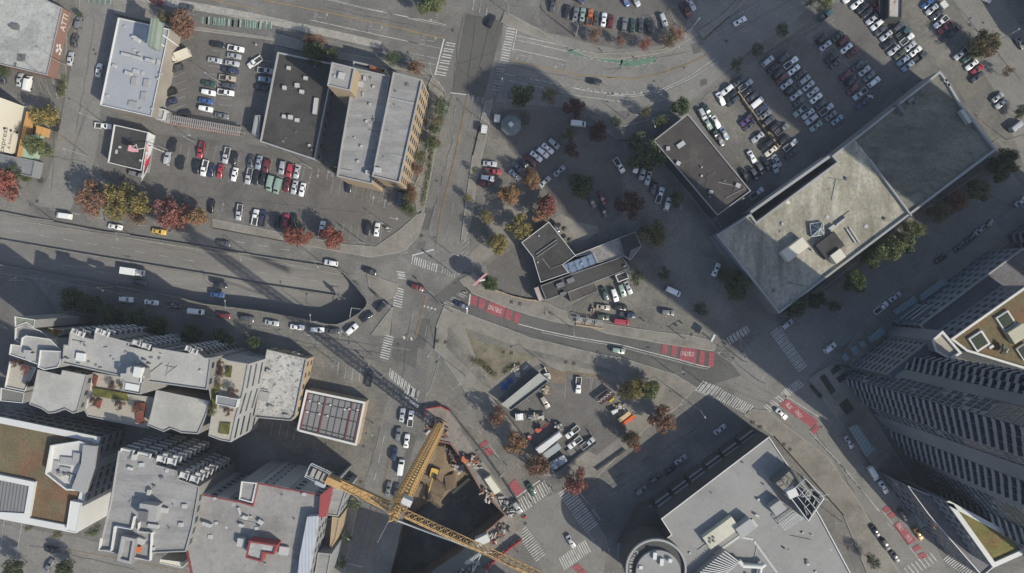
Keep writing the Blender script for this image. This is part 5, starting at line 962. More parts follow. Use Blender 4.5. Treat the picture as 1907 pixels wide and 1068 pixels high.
scatter(rfh,PH,14,28.5); units(rfh,'B6',[(722,462,75,70,.9,8)],28.5,rim_white,'skylight'); units(rfh,'B6',[(590,485,40,22,1,20),(735,340,14,26,.5,5),(955,382,26,14,.5,5),(1135,425,14,26,.5,5),(705,525,26,12,.5,5),(905,565,26,12,.5,5),(1240,520,30,20,1,20),(1300,500,26,20,1,20),(1340,530,30,14,.9,5),(1365,475,26,14,.5,5),(800,515,14,20,.6,0),(1025,490,10,10,.5,0),(1000,462,10,10,.5,0),(1345,655,24,12,.4,5),(450,622,24,12,.4,5),(1295,580,14,40,.6,5)],28.5,rim_grey)
_, rfz, _ = wing([(50,590),(90,600),(180,640),(328,665),(290,870),(237,1060),(198,1242),(120,1228),(30,1195),(60,1000),(25,800)],22,'R3C2',surf('court_paving',(.33,.30,.25)),surf('east_wall',(.27,.27,.265)),rim_grey,H1,.3,.35)
for q in ([(165,680),(206,685),(195,765),(155,760)],[(118,1095),(192,1098),(180,1185),(105,1175)],[(60,800),(110,820),(90,1000),(45,980)]): MB().prism(WP(Z('R3C2',*q),22),21.6,22.0).build('lawn', surf('court_hedge',(.07,.075,.02)), H1)
for z0_ in (4.5,9.5,14.5,19): 
    for a_, b_ in (((328,665),(290,870)),((290,870),(237,1060)),((237,1060),(198,1242))):
        A_, B_ = WP(Z('R3C2',a_,b_),22); d_ = (B_-A_).normalized(); nr_ = Vector((-d_.y,d_.x)); nr_ = nr_ if nr_.x > 0 else -nr_; A_ = A_+d_*.8; B_ = B_-d_*.8; MB().prism([A_,B_,B_+nr_*.08,A_+nr_*.08],z0_,z0_+1.2).build('recess_band', win_m, H1)  # flat dark bands in place of the balcony recesses
_, _, _ = wing([(90,895),(250,925),(235,990),(85,960)],24,'R3C2',wall_slate,wall_white,rim_white,H1,.2,.3)
for a, b2 in ((0,1),(3,4),(5,6)): pass
def hb(v, pts, h, z0, z1, fl, n, root, **k):
    a, b_ = WP(Z(v,*pts),h); d_ = (b_-a).normalized(); nr = Vector((-d_.y,d_.x))
    if nr.dot(-((a+b_)/2)) < 0: a, b_ = b_, a
    balconies(root, a, b_, z0, z1, fl, n, **k)
hb('B6',[(640,240),(760,290)],29,2,29,9,2,H1); hb('B6',[(860,238),(985,285)],29,2,29,9,2,H1); hb('B6',[(1190,345),(1360,400)],29,2,29,9,2,H1); hb('R3C1',[(1360,560),(1450,600)],29,2,29,9,2,H1)
# white framed block with a brown sedum roof
E, rfE, PE = building('office_building','white rimmed block with rust brown sedum roof and screened plant deck', [(-60,15),(20,28),(672,160),(505,802),(-60,695)], 15, wall_slate, green_roof, rim_white, v='R4C1', t=2.0, ph=.8, floors=4, wcols=3.0, wsize=(2.2,1.3))
Q = Z('R4C1',(335,215),(530,185),(610,215),(615,330),(540,520),(440,515),(300,405)); building('screen',None,Q,17.0,rim_grey,surf('plant_deck',(.45,.45,.43)),rim_white,rootless=E,t=.5,ph=1.6)
units(rfE,'R4C1',[(455,320,110,50,1.4,5),(510,300,50,70,1.6,5),(370,360,30,90,1.2,5),(430,380,70,40,1.3,10),(480,440,30,60,1.4,10),(395,405,40,30,1,20)],14.6,rim_grey); units(rfE,'R4C1',[(385,395,16,16,1,0),(425,408,16,16,1,0),(455,410,16,16,1,0)],15.5,dark_unit)
MB().strip(WP(Z('R4C1',(600,215),(585,350),(520,520)),17.5),4.2,15,17.6).build('screen_wall', rim_grey, E)
building('terrace',None,Z('R4C1',(-60,400),(232,460),(190,705),(-60,690)),15.4,wall_white,surf('terrace_grey2',(.17,.17,.17),.7,.1,.2,stripe=(R(8),1.1,.6)),rim_white,rootless=E,t=1.6,ph=.4)
building('stair_block',None,Z('R4C1',(470,585),(545,600),(510,800),(440,785)),16.2,wall_white,rim_white,rim_white,rootless=E,t=.2,ph=.15)
# grey roof apartment
F, rfF, PF = building('apartment_block','grey roofed apartment block with stacked white balconies, left of the red-edged block', [(790,250),(1030,300),(1040,345),(1180,385),(1190,440),(1330,490),(1325,540),(1285,760),(1245,905),(1240,925),(1000,935),(990,975),(905,965),(760,935),(655,910),(680,820),(735,600)], 27, wall_grey, roof_grey, rim_grey, v='R4C1', t=.3, ph=.5, floors=8, wcols=3.2, wsize=(1.8,1.5))
a_, b_ = WP(Z('R4C1',(1040,330),(1150,350)),27); hb('R4C1',[(1040,318),(1180,350)],27,2,27,8,2,F,depth=2.0); hb('R4C1',[(1190,425),(1330,470)],27,2,27,8,2,F,depth=2.0); hb('R4C1',[(795,250),(1020,300)],27,2,27,8,2,F,depth=1.2)
scatter(rfF,PF,12,26.5); units(rfF,'R4C1',[(985,665,120,110,3.2,8)],26.5,rim_grey,'roof_hut'); units(rfF,'R4C1',[(950,690,60,70,4.0,8)],26.5,dark_unit,'roof_hut')
units(rfF,'R4C1',[(990,530,20,36,1,10),(890,295,26,38,1.2,5),(1085,648,60,34,1.0,10),(1020,755,70,26,.8,8),(865,370,30,20,.8,20),(940,345,30,24,.6,0),(1110,385,20,20,.5,0),(1228,622,30,26,.6,0),(1205,745,30,26,.6,0),(935,855,46,40,1.0,20),(1020,905,22,22,.5,0)],26.5)
building('stair_tower',None,Z('R4C1',(812,820),(905,840),(875,1010),(780,985)),29,wall_grey,roof_grey,rim_grey,rootless=F,t=.8,ph=.9)
for q in ([(765,755),(875,775),(895,690)],[(765,755),(740,920),(660,915),(672,835)],[(925,730),(920,790),(1010,800),(1000,985),(900,965)]): MB().strip(WP(Z('R4C1',*q),27.6),.25,26.5,27.7).build('guard_rail', rim_white, F)
building('canopy',None,Z('R4C1',(1070,975),(1225,995),(1215,1035),(1065,1000)),16,wall_cream,wall_cream,rim_white,rootless=F,t=.2,ph=.2)
MB().box(*W(Z('R4C1',(922,910))[0],27.3),1.2,1.6,26.5,27.4).build('planter', surf('planter_orange',(.45,.12,.04)), rfF)
# red edged block
Gb, rfG, PG = building('apartment_block','large block with grey roof edged in dark red and a dark red penthouse', [(-50,532),(235,588),(320,612),(355,462),(800,548),(850,478),(865,480),(760,700),(690,1068),(640,1300),(-60,1230),(-120,920)], 24, wall_slate, roof_speck if False else surf('roof_G',(.24,.23,.215),.9,.1,.15,.12,1.3,.25,(.20,.19,.18),.08,(.5,.6)), surf('trim_red',(.17,.035,.035),.8), v='R4C2', t=.45, ph=.5, floors=7, wcols=3.0, wsize=(1.5,1.4))
building('stair_tower',None,Z('R4C2',(248,455),(352,465),(322,600),(232,575)),25,wall_slate,roof_grey,rim_white,rootless=Gb,t=.3,ph=.6)
building('penthouse',None,Z('R4C2',(300,850),(490,880),(465,945),(395,935),(385,995),(275,965)),27,wall_red,roof_speck,surf('trim_red',(.17,.035,.035)),rootless=Gb,t=.5,ph=.5)
q = WP(Z('R4C2',(690,690),(762,685),(745,800),(700,1068),(690,1200),(610,1200),(640,950)),26); mb = MB(); mb.prism(q,24,26.2); mb.build('roof_ridge', surf('metal_pale',(.36,.38,.41),.5,.05,.08,stripe=(R(0),1.0,.25)), Gb)
q = WP(Z('R4C2',(775,548),(862,480),(815,690),(765,695)),25.5); MB().prism(q,24,25.6).build('roof_panel', wall_red, Gb)
scatter(rfG,PG,14,23.5); units(rfG,'R4C2',[(245,865,50,55,1.6,8),(530,920,60,55,1.0,8),(665,542,26,22,.8,0),(270,698,34,24,1,20),(245,750,28,20,1,20),(375,728,34,28,1,30),(235,655,14,50,.6,-20),(15,745,60,22,1.2,20),(80,735,20,20,.4,0),(40,825,30,26,.3,0),(350,770,24,20,.3,0),(68,570,20,16,.8,0),(345,885,30,10,.3,0)],23.5)
building('wing',None,Z('R4C2',(-60,930),(240,965),(225,1100),(-60,1100)),21,wall_slate,surf('court_paving2',(.22,.20,.15)),surf('trim_red',(.17,.035,.035)),rootless=Gb,t=.5,ph=.5)
_, _, PL = building('wing',None,Z('R4C2',(845,500),(950,515),(895,690),(815,680)),16,wall_slate,roof_grey,rim_grey,rootless=Gb,t=.3,ph=.3,floors=5)
building('wing',None,Z('R4C2',(760,930),(850,940),(820,1100),(735,1090)),16,wall_slate,roof_grey,rim_grey,rootless=Gb,t=.3,ph=.3)
building('wing',None,Z('R4C2',(855,690),(905,700),(880,840),(850,900),(838,895)),12,wall_tan,wall_tan,wall_tan,rootless=Gb,t=.3,ph=.2)
building('wing',None,Z('R4C2',(830,700),(880,710),(840,940),(762,930)),9,wall_slate,surf('terrace_tan',(.22,.19,.15)),rim_grey,rootless=Gb,t=.3,ph=.3)
def panels(root, A, B, h, L, m=rim_grey, z0=0):
    d = (B-A).normalized(); nr = Vector((d.y,-d.x)); nr = nr if nr.dot(-(A+B)/2) > 0 else -nr; ln = (B-A).length
    for u0, u1 in L: p, q = A+d*ln*u0, A+d*ln*u1; MB().prism([p,q,q+nr*.16,p+nr*.16],z0,h).build('wall_panel', m, root)
A_, B_ = WP(Z('R4C2',(355,462),(800,548)),24); panels(Gb,A_,B_,23.8,[(.02,.1),(.24,.48),(.66,.86)])
A_, B_ = WP(Z('R4C2',(-50,532),(235,588)),24); panels(Gb,A_,B_,23.8,[(.1,.3),(.5,.75)])
A_, B_ = WP(Z('R4C2',(800,548),(850,478)),24); panels(Gb,A_,B_,23.8,[(.0,1)],surf('trim_red',(.17,.035,.035)))
# metal shed and yard ---------------------------------------------------------------------
yd = thing('storage_shed', (*W((980,735)),G2), 'long grey metal shed with single pitched roof in the contractor yard', 'shed')
q = WP(Z('B2',(60,375),(385,108),(468,185),(140,435)),3.6); mb = MB()
hz = [4.6,4.6,3.2,3.2]; mb.face([(*q[i],hz[i]) for i in range(4)][::-1]); mb.face([(*q[i],hz[i]-.12) for i in range(4)]); mb.build('roof', surf('shed_metal',(.18,.185,.18),.5,.06,.08,stripe=(R(-40),.9,.2)), yd)
q2 = inset(q,.3); mb = MB(); mb.sides(q2,G2,3.1); mb.face([(*q2[0],3.1),(*q2[1],3.1),(*q2[1],4.4),(*q2[0],4.4)]); mb.build('wall', wall_dark, yd)
# cinema -----------------------------------------------------------------------------------
D, rfD, PD = building('cinema','grey flat roofed cinema with round tower at the bottom', [(1084,155),(1180,300),(1250,400),(1434,700),(1700,1200),(1500,1500),(600,1500),(480,1068),(385,845),(430,810),(362,705)], 14.5, wall_dark, surf('roof_cinema',(.228,.225,.216),.85,.07,.1,.06,1,.12,(.21,.208,.2),.1,(.5,.6),grid=(R(-37),12,3,.05,.5)), rim_white, v='R4C4', t=.3, ph=.5)
c = W(Z('C7',(650,1000))[0],18); scatter(rfD,PD,26,14.0); ct = MB().cyl(c.x,c.y,9.4,0,17.4,48); 
ct.build('round_tower', wall_dark, D)
mb = MB(); RR = lambda r,z: [(c.x+r*math.cos(2*math.pi*k/48),c.y+r*math.sin(2*math.pi*k/48),z) for k in range(48)]
mb = MB(); a1, a2, a3 = RR(9.5,18.3), RR(8.9,18.3), RR(8.9,17.4)
for k in range(48): j=(k+1)%48; mb.face([a1[k],a1[j],a2[j],a2[k]]); mb.face([a2[k],a2[j],a3[j],a3[k]]); mb.face([(*a1[k][:2],17.2),(*a1[j][:2],17.2),a1[j],a1[k]])
mb.build('tower_rim', rim_grey, D); MB().cyl(c.x+.6,c.y-.9,7.0,17.4,18.6,40).build('tower_roof', surf('roof_cinema',(.29,.285,.275)), D)
mb = MB(); 
for k, ch in enumerate('CINERAMA'):
    a = R(140+9*k) ; r_ = 7.95; add_text(mb, ch, 1.7, (c.x+r_*math.cos(a),c.y+r_*math.sin(a),17.5), (-math.sin(a),math.cos(a),0) if True else 0, (-math.cos(a),-math.sin(a),0), .9)
mb.build('sign_lettering', rim_white, D)
ut = [o for o in D.children if o.name.startswith('tower_roof')][0]
units(ut,'C7',[(632,780,62,115,.9,5),(748,885,60,115,.9,5),(890,860,60,60,1.2,10),(395,975,60,55,.4,5)],18.6,rim_white)
k = 0
units(rfD,'R4C4',[(765,800,240,95,2.2,-36)],14.0,surf('unit_cream',(.42,.40,.32)),'air_handler'); units(rfD,'R4C4',[(930,770,120,75,3.2,-36),(1145,635,85,75,3.0,-36)],14.0,rim_grey,'roof_hut'); units(rfD,'R4C4',[(1005,685,26,14,1,30),(1015,578,14,14,.8,0),(985,735,20,60,.4,-36),(1310,800,14,10,.5,-30),(1345,1010,20,14,.6,0),(820,870,16,250,.15,55),(935,835,90,14,.15,12),(1060,960,14,260,.15,-36),(555,935,12,12,.4,0)],14.0)
for x, y in ((690,840),(715,855),(690,862),(712,830)): pp = W(Z('R4C4',(x,y))[0],16.5); MB().cyl(pp.x,pp.y,.38,16.1,16.5,12).build('fan', dark_unit, rfD)
# louvred skylight and ducts
q = WP(Z('R4C4',(790,925),(890,1000),(760,1120),(560,1120)),17); mb = MB(); mb.sides(q,14,16); mb.build('louvre_base', rim_grey, D)
a_, b_, c_, d_ = [Vector(x) for x in q]; lm = surf('louvre_dark',(.05,.055,.065),.5)
MB().poly(q,16.0).build('louvre_bed', lm, D)
for i in range(15): MB().strip([a_.lerp(d_,i/14), b_.lerp(c_,i/14)],.28,16.05,16.5).build('louvre', rim_white, D)
def pipe(root, v, pts, z, r, m=rim_white, name='duct'):
    mb = MB(); q = WP(Z(v,*pts),z)
    for a, b in zip(q,q[1:]): mb.tube((*a,z),(*b,z),r,n=10)
    mb.build(name, m, root, smooth=True)
pipe(D,'R4C4',[(880,985),(905,1015),(1030,1022),(1055,1005)],15.6,.75); pipe(D,'R4C4',[(1030,1022),(1015,1100)],15.2,.6)
# rooftop scaffold cube with round plant
q = WP(Z('R4C4',(1130,475),(1240,375),(1330,440),(1434,570),(1350,720)),20); mb = MB(); mb.sides(q,14,19.4); mb.build('screen', surf('screen_glass',(.09,.10,.105),.4), D)
frm = surf('steel_pale',(.38,.40,.40),.5); qq = WP(Z('R4C4',(1215,545),(1330,440),(1455,570),(1350,722)),20.5)
for i in range(4):
    A, B = qq[i], qq[(i+1)%4]; mb = MB(); mb.tube((*A,20),(*B,20),.2,n=4); mb.tube((*A,14),(*A,20),.2,n=4); mb.build('frame', frm, D)
mb = MB(); random.seed(3)
for i in range(26):
    A = qq[0].lerp(qq[1],random.random()).lerp(qq[3].lerp(qq[2],random.random()),random.random()); B = A+Vector((random.uniform(-3,3),random.uniform(-3,3))); mb.tube((*A,19.6),(*B,19.9),.1,n=4)
for i in range(5): mb.tube((*qq[0].lerp(qq[1],i/4),20),(*qq[3].lerp(qq[2],i/4),20),.13,n=4)
mb.build('lattice', frm, D); MB().box(*W(Z('R4C4',(1240,535))[0],21),3.0,2.6,19,21.2,R(25)).build('tank', rim_white, D)
q3 = WP(Z('R4C4',(1145,720),(1240,650),(1300,700),(1190,778)),15.6); mb = MB(); a_,b_,c_,d_ = q3
for i in range(9): mb.tube((*a_.lerp(b_,i/8),15.8),(*d_.lerp(c_,i/8),15.8),.12,n=4)
for A,B in ((a_,b_),(d_,c_),((a_+d_)/2,(b_+c_)/2)): mb.tube((*A,15.8),(*B,15.8),.16,n=4)
mb.build('pipe_rack', frm, D)
for i in range(7):   # window bays along the street side
    x = 255+ i*112.5; y = 665 - i*84; pp = WP(Z('R4C4',(x-45,y+18),(x+45,y-48)),5.5); A,B = pp; d_ = (B-A).normalized(); nr = Vector((-d_.y,d_.x))
    MB().prism([A,B,B-nr*3.5,A-nr*3.5],0,5.5).build('bay', wall_dark, D); MB().prism([A+nr*.2,B+nr*.2,B-nr*.2,A-nr*.2],5.5,5.9).prism([A-nr*1.2,B-nr*1.2,B-nr*1.7,A-nr*1.7],5.5,5.9).build('bay_roof', rim_grey, D)
q = WP(Z('C7',(380,0),(560,-60),(760,170),(900,420),(640,520),(380,500),(250,300)),6); MB().prism(q,0,6).build('entrance_block', wall_dark, D); q = WP(Z('C7',(0,560),(145,600),(125,810),(-5,820)),5); mb = MB().prism(q,4.6,5.0,True); tag(mb.build('canopy', surf('canopy_teal',(.15,.20,.21),.5,stripe=(R(10),.6,.3))), 'teal ribbed canopy roof left of the round cinema tower','canopy')
# off-frame block that shades the avenue
b, rf, P = building('apartment_block','tall block just below the frame whose shade crosses the avenue', [(868,1108),(1083,1174),(1060,1275),(830,1215)], 40, wall_grey, roof_grey, ground=True, floors=6)
# ---------------------------------------------------------------- towers on the right
tglass = paint('tower_glass', (.05,.066,.08), .07, spec=.8, dirt=.5); slabm = surf('slab_edge', (.195,.203,.218), .7, .05, .06)
podm = surf('tower_wall', (.15,.155,.165), .8, .12, .15); wall_pod = surf('podium_wall', (.12,.135,.155), .7, .15, .15)
def tower(name, label, gp, h, stacks, top=None):
    P = WP(gp); a = sum(P[i][0]*P[(i+1)%len(P)][1]-P[(i+1)%len(P)][0]*P[i][1] for i in range(len(P)))
    if a < 0: P = P[::-1]
    c = centre(P); t = thing(name,(c.x,c.y,0),label,'tower'); MB().sides(P,0,h).build('wall', tglass, t); MB().poly(P,h).build('roof', roof_grey, t)
    nf = int(h/3.0); mb = MB()
    ring = inset(P,-.12)
    for f in range(1,nf+1):
        z = 3.0*f; mb.sides(ring, z-.3, z)
        for i in range(len(P)): j=(i+1)%len(P); mb.face([(*ring[i],z),(*ring[j],z),(*P[j],z),(*P[i],z)])
    mb.build('floor_band', slabm, t)
    mul = MB()
    for i in range(len(P)):
        A, B = P[i], P[(i+1)%len(P)]; L = (B-A).length; d = (B-A).normalized(); nr = Vector((d.y,-d.x))
        if L < 3 or nr.dot(-(A+B)/2) < 0: continue
        for k in range(int(L/1.5)+1): p = A + d*min(L,k*1.5); mul.prism([p-d*.05,p+d*.05,p+d*.05+nr*.1,p-d*.05+nr*.1],0,h)
    mul.build('mullion', slabm, t)
    return t, P
def prow_stack(t, A, B, u0, u1, h, n=1, depth=1.7, m=slabm, limit=[0]):
    """angular balconies between fractions u0..u1 of wall A->B, every floor"""
    A, B = Vector(A), Vector(B); d = B-A; nr = Vector((d.y,-d.x)).normalized(); nr = nr if nr.dot(-(A+B)/2) > 0 else -nr; rest = MB(); cnt = 0
    for f in range(1,int(h/3.0)):
        z = 3.0*f
        for i in range(n):
            s0 = u0+(u1-u0)*i/n; s1 = u0+(u1-u0)*(i+1)/n; a, b = A+d*s0, A+d*s1; m_ = a.lerp(b,.62)+nr*depth; a2 = a + nr*.35
            mb = rest if cnt >= 24 else MB(); poly = [a, b, b+nr*.3, m_, a2]
            mb.prism(poly, z-.24, z, True)
            for p, q in ((a2,m_),(m_,b+nr*.3)):
                dd = (q-p).normalized(); nn = Vector((-dd.y,dd.x))*.06; mb.prism([p-nn,q-nn,q+nn,p+nn], z, z+1.05)
            if mb is not rest: mb.build('balcony', m, t)
            cnt += 1
    if rest.f: rest.build('balcony', m, t, kind='stuff')
GA = [(1570,702),(1635,656),(1681,658),(1702,662),(1925,925),(1807,984)]
TA, PA = tower('residential_tower','taller glass tower with zigzag balconies rising at the right street corner', GA, 124.5, 0)
g = WP(GA)
prow_stack(TA,g[0],g[1],.62,1.0,124,2); prow_stack(TA,g[1],g[2],0,.95,124,2,1.2); prow_stack(TA,g[0],g[5],.0,.17,124,3); prow_stack(TA,g[0],g[5],.34,.5,124,3); prow_stack(TA,g[0],g[5],.72,.86,124,2)
pl = MB()
for u0,u1 in ((.24,.34),(.5,.56)):
    a = g[0].lerp(g[5],u0); b2_ = g[0].lerp(g[5],u1); d_ = (b2_-a).normalized(); nr = Vector((d_.y,-d_.x)); nr = nr if nr.dot(-a) > 0 else -nr; pl.prism([a,b2_,b2_+nr*.25,a+nr*.25],0,124.4)
a = g[0].lerp(g[1],.38); b2_ = g[0].lerp(g[1],.62); d_ = (b2_-a).normalized(); nr = Vector((d_.y,-d_.x)); nr = nr if nr.dot(-a) > 0 else -nr; pl.prism([a,b2_,b2_+nr*.25,a+nr*.25],0,124.4)
pl.build('wall_panel', podm, TA)
rb = random.Random(12); bl = surf('reflection_pale',(.17,.18,.175),.7); B3_ = MB(); cb = 0  # random pale panels stand in for reflections on the tower glass
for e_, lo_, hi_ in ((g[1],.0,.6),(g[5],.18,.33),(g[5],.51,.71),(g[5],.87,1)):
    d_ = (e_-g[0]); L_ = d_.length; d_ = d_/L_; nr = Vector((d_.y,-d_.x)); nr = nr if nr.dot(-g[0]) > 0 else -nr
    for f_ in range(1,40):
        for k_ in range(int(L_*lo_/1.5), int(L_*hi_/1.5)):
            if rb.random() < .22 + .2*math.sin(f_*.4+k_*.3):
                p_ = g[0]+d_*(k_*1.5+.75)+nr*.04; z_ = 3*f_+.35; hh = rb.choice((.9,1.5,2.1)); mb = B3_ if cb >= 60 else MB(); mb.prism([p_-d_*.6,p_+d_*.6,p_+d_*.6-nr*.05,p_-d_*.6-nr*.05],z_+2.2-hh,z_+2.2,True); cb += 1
                if mb is not B3_: mb.build('reflection_panel', bl, TA)
B3_.build('reflection_panel', bl, TA, kind='stuff')
GB_ = [(1875,438),(1940,392),(1986,394),(2007,398),(2230,661),(2112,720)]
TB, PB = tower('residential_tower','twin glass tower at the right edge, mostly outside the picture', GB_, 135, 0); g = WP(GB_)
prow_stack(TB,g[0],g[1],.5,1.0,134,2); prow_stack(TB,g[0],g[5],.0,.17,134,3)
# podium block with brown roof
PO = thing('podium_building', (*W((1760,600),20),0), 'podium block between the towers with brown planted roof and planter boxes', 'apartment block')
_, rfp, PP1 = wing([(1770,632),(1912,532),(2060,640),(2060,720),(1915,690),(1800,655)],26,'P',green_roof,wall_pod,rim_white,PO,.7,.7,floors=8,wcols=3.0)
wing([(1735,634),(1756,616),(1792,658),(1772,672),(1742,655)],27,'P',surf('terrace_pale',(.33,.30,.26)),podm,rim_white,PO,.7,1.0)
_, _, PP2 = wing([(1652,698),(1736,632),(1760,650),(1740,668),(1670,712)],24,'P',wall_pod,podm,podm,PO,.4,.5)
pe_ = WP([(1652,698),(1736,632)],24); A,B = pe_; d_ = (B-A).normalized(); nr = Vector((d_.y,-d_.x)); nr = nr if nr.dot(-A)>0 else -nr
windows(PO,[A,B] if Vector(((B-A).y,-(B-A).x)).dot(-A)>0 else [B,A],1,23,8,3.4,[0],(2.4,.9))
_, _, PP3 = wing([(1712,606),(1905,462),(1990,520),(1912,560),(1765,655)],16,'P',surf('terrace_slate',(.12,.115,.12),.8,.1,.3,.2,1,.4),wall_pod,rim_grey,PO,.5,.9,floors=5,wcols=3)
units(rfp,'B4',[(1010,825,115,115,.8,-33),(1200,680,105,115,.8,-33),(1330,900,80,100,.8,-33)],25.3,rim_white,'planter_box'); units(rfp,'B4',[(1010,825,88,88,.95,-33),(1200,680,80,90,.95,-33),(1330,900,60,80,.95,-33)],25.3,surf('planter_soil',(.04,.05,.035),.95,.2,.5,.6,3),'planting')
units(rfp,'B4',[(1290,770,130,95,2.0,-33)],25.3,surf('unit_cream',(.42,.40,.32)),'roof_hut'); units(rfp,'B4',[(1095,865,34,18,.6,-33)],25.3,rim_white)
pe_ = WP([(1712,606),(1905,462)],16)
for z in (5.5,8.5,11.5):
    A,B = pe_; mb = MB(); o = nr*1.3; a1 = A.lerp(B,.02); b1 = A.lerp(B,.22); mb.prism([a1,b1,b1+o,a1+o],z-.2,z,True); mb.prism([a1+o,b1+o,b1+o*.93,a1+o*.93],z,z+1); mb.build('balcony', slabm, PO)
# lower corner block
CB = thing('podium_building', (*W((1800,980),20),0), 'lower right podium block with small mossy roof and white parapet', 'apartment block')
_, rfc_, PC3 = wing([(1762,935),(1768,933),(1905,1005),(1960,1030),(1935,1020),(1850,1058)],26,'P',surf('moss_roof',(.14,.13,.04),.95,.2,.3,.2,1.5,.2,(.15,.09,.04),.08,(.5,.6)),wall_pod,rim_white,CB,1.4,.7,floors=8,wcols=3)
_, _, _ = wing([(1690,905),(1762,935),(1850,1058),(1830,1075),(1730,960)],17,'P',surf('terrace_slate',(.12,.115,.12)),wall_pod,rim_white,CB,.3,.6,floors=5,wcols=3,wsize=(1.8,1.5))
# canopies at street level
cg = surf('canopy_glass',(.17,.22,.235),.35,.05,.08,stripe=(R(38),1.2,.3))
for i,(pts,v) in enumerate((([(430,470),(530,395),(565,440),(455,510)],'R3C5'),([(360,505),(400,490),(425,535),(385,550)],'R3C5'),([(300,550),(345,530),(370,570),(330,605)],'R3C5'),([(238,605),(270,585),(300,625),(270,650)],'R3C5'),([(615,275),(770,165),(800,205),(650,305)],'R3C5'),([(815,160),(985,30),(1020,70),(830,205)],'R3C5'),([(625,350),(800,215),(835,255),(660,375)],'R3C5'),
      ([(262,95),(320,75),(440,250),(380,290)],'R4C5'),([(545,460),(585,440),(710,610),(665,640)],'R4C5'),([(680,635),(715,625),(790,735),(745,765)],'R4C5'))):
    mb = MB().prism(WP(Z(v,*pts),3.8),3.6,3.8,True); lab = ['first','second','third','fourth','fifth','sixth','seventh','uppermost','middle','lowest'][i]
    tag(mb.build('canopy', cg), f"{lab} glass street canopy " + ('from the podium corner up the shaded street' if i < 7 else 'on the avenue side of the corner tower'), 'canopy', 'glass canopies at the foot of the towers')
for i, (pts) in enumerate((Z('R3C5',(75,765),(110,740),(190,860),(155,890)),Z('R3C5',(0,830),(20,815),(95,900),(75,920)),Z('R3C5',(155,710),(210,670),(230,700),(170,745)),Z('R3C5',(195,770),(265,725),(290,760),(220,805)),Z('R3C5',(215,965),(275,920),(330,1000),(270,1040)))):
    t = tag(MB().prism(WP(pts),.26,.5).build('planting_bed', surf('bed_soil2',(.035,.04,.03),.95,.2,.5,.5,3)), f"{ORD[i]} sunken dark planting bed of the tower forecourt, counted from the top", 'planting bed', 'planting beds of the tower forecourt')
# shaded building in the top right corner
b, rf, P = building('office_building','dark shaded building in the top right corner', [(1905,-10),(1935,30),(2060,-40),(2010,-110)], 30, wall_dark, roof_dark, ground=True, floors=8)
b, rf, P = building('office_building','block above the top right corner whose shade falls on the street', [(1960,90),(2010,170),(2150,80),(2090,10)], 26, wall_dark, roof_dark, ground=True, floors=7)
# ---------------------------------------------------------------- trees
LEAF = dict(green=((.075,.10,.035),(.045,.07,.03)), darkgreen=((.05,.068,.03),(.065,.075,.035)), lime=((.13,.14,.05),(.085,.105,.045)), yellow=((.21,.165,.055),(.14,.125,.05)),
 orange=((.25,.13,.07),(.19,.13,.065)), red=((.23,.08,.06),(.17,.07,.05)), rust=((.20,.105,.07),(.14,.085,.055)), maroon=((.085,.04,.035),(.065,.04,.03)), olive=((.09,.095,.04),(.12,.10,.05)), mixed=((.17,.08,.05),(.10,.10,.05)), pink=((.22,.09,.075),(.16,.07,.055)))  # maroon is rust darkened for trees in shadow; dark red shrubs share it
bark = surf('bark', (.10,.08,.06), .95, .2, .3, 1, 4)
def crown_mesh(seed, kind, n=1500):
    rnd = random.Random(seed); mb = MB(); clumps = []
    for i in range(26):
        a = rnd.uniform(0,2*math.pi); u = rnd.uniform(-1,1); r = rnd.uniform(.35,.92)
        if kind == 'cone':
            z = rnd.random(); rr = (1-z)**.8 * rnd.uniform(.35,.85); clumps.append((rr*math.cos(a), rr*math.sin(a), z*2.6-1.0, .30-.12*z))
        else:
            s = math.sqrt(1-u*u); clumps.append((r*s*math.cos(a)*(1+.12*math.sin(3*a+seed)), r*s*math.sin(a), r*u*.85, rnd.uniform(.24,.40)))
    for i in range(n):
        cx, cy, cz, cr = clumps[rnd.randrange(len(clumps))]
        d = Vector((rnd.gauss(0,1),rnd.gauss(0,1),rnd.gauss(0,1))).normalized()*cr*rnd.uniform(.55,1.08); p = Vector((cx,cy,cz)) + d
        nrm = (d.normalized()*.7 + Vector((rnd.uniform(-1,1),rnd.uniform(-1,1),rnd.uniform(-.3,1.2)))).normalized()
        u = nrm.orthogonal().normalized(); w = nrm.cross(u); a = rnd.uniform(0,6.28); u, w = u*math.cos(a)+w*math.sin(a), w*math.cos(a)-u*math.sin(a)
        s = rnd.uniform(.045,.085); k = rnd.uniform(.5,.9)
        mb.face([p+u*s, p+w*s*k, p-u*s, p-w*s*k])
    return mb
def trunk_mesh(seed):
    rnd = random.Random(seed); mb = MB(); mb.tube((0,0,-2.2),(0.02,0,-.55),.06,.045,7); mb.tube((0.02,0,-.55),(.05,.03,.5),.045,.012,6)
    for i in range(7):
        a = rnd.uniform(0,6.28); z = rnd.uniform(-.9,.1); e = (math.cos(a)*rnd.uniform(.45,.75), math.sin(a)*rnd.uniform(.45,.75), z+rnd.uniform(.35,.7)); mb.tube((0.02,0,z),e,.026,.008,5)
        mb.tube(e,(e[0]*1.25+rnd.uniform(-.1,.1),e[1]*1.25,e[2]+.2),.008,.003,4)
    return mb
for k_ in LEAF: LEAF[k_] = tuple(tuple(min(1,c*1.15) for c in cc) for cc in LEAF[k_])
CR = {}
for k, seeds in (('round',(1,2,3,4)),('cone',(7,8))):
    for s_ in seeds:
        for big in (0,1):
            o = crown_mesh(s_, k, 2600 if big else 1100).build('crown', MC.setdefault('x', bark)); CR[(k,s_,big)] = o.data; bpy.data.objects.remove(o)
TRM = []
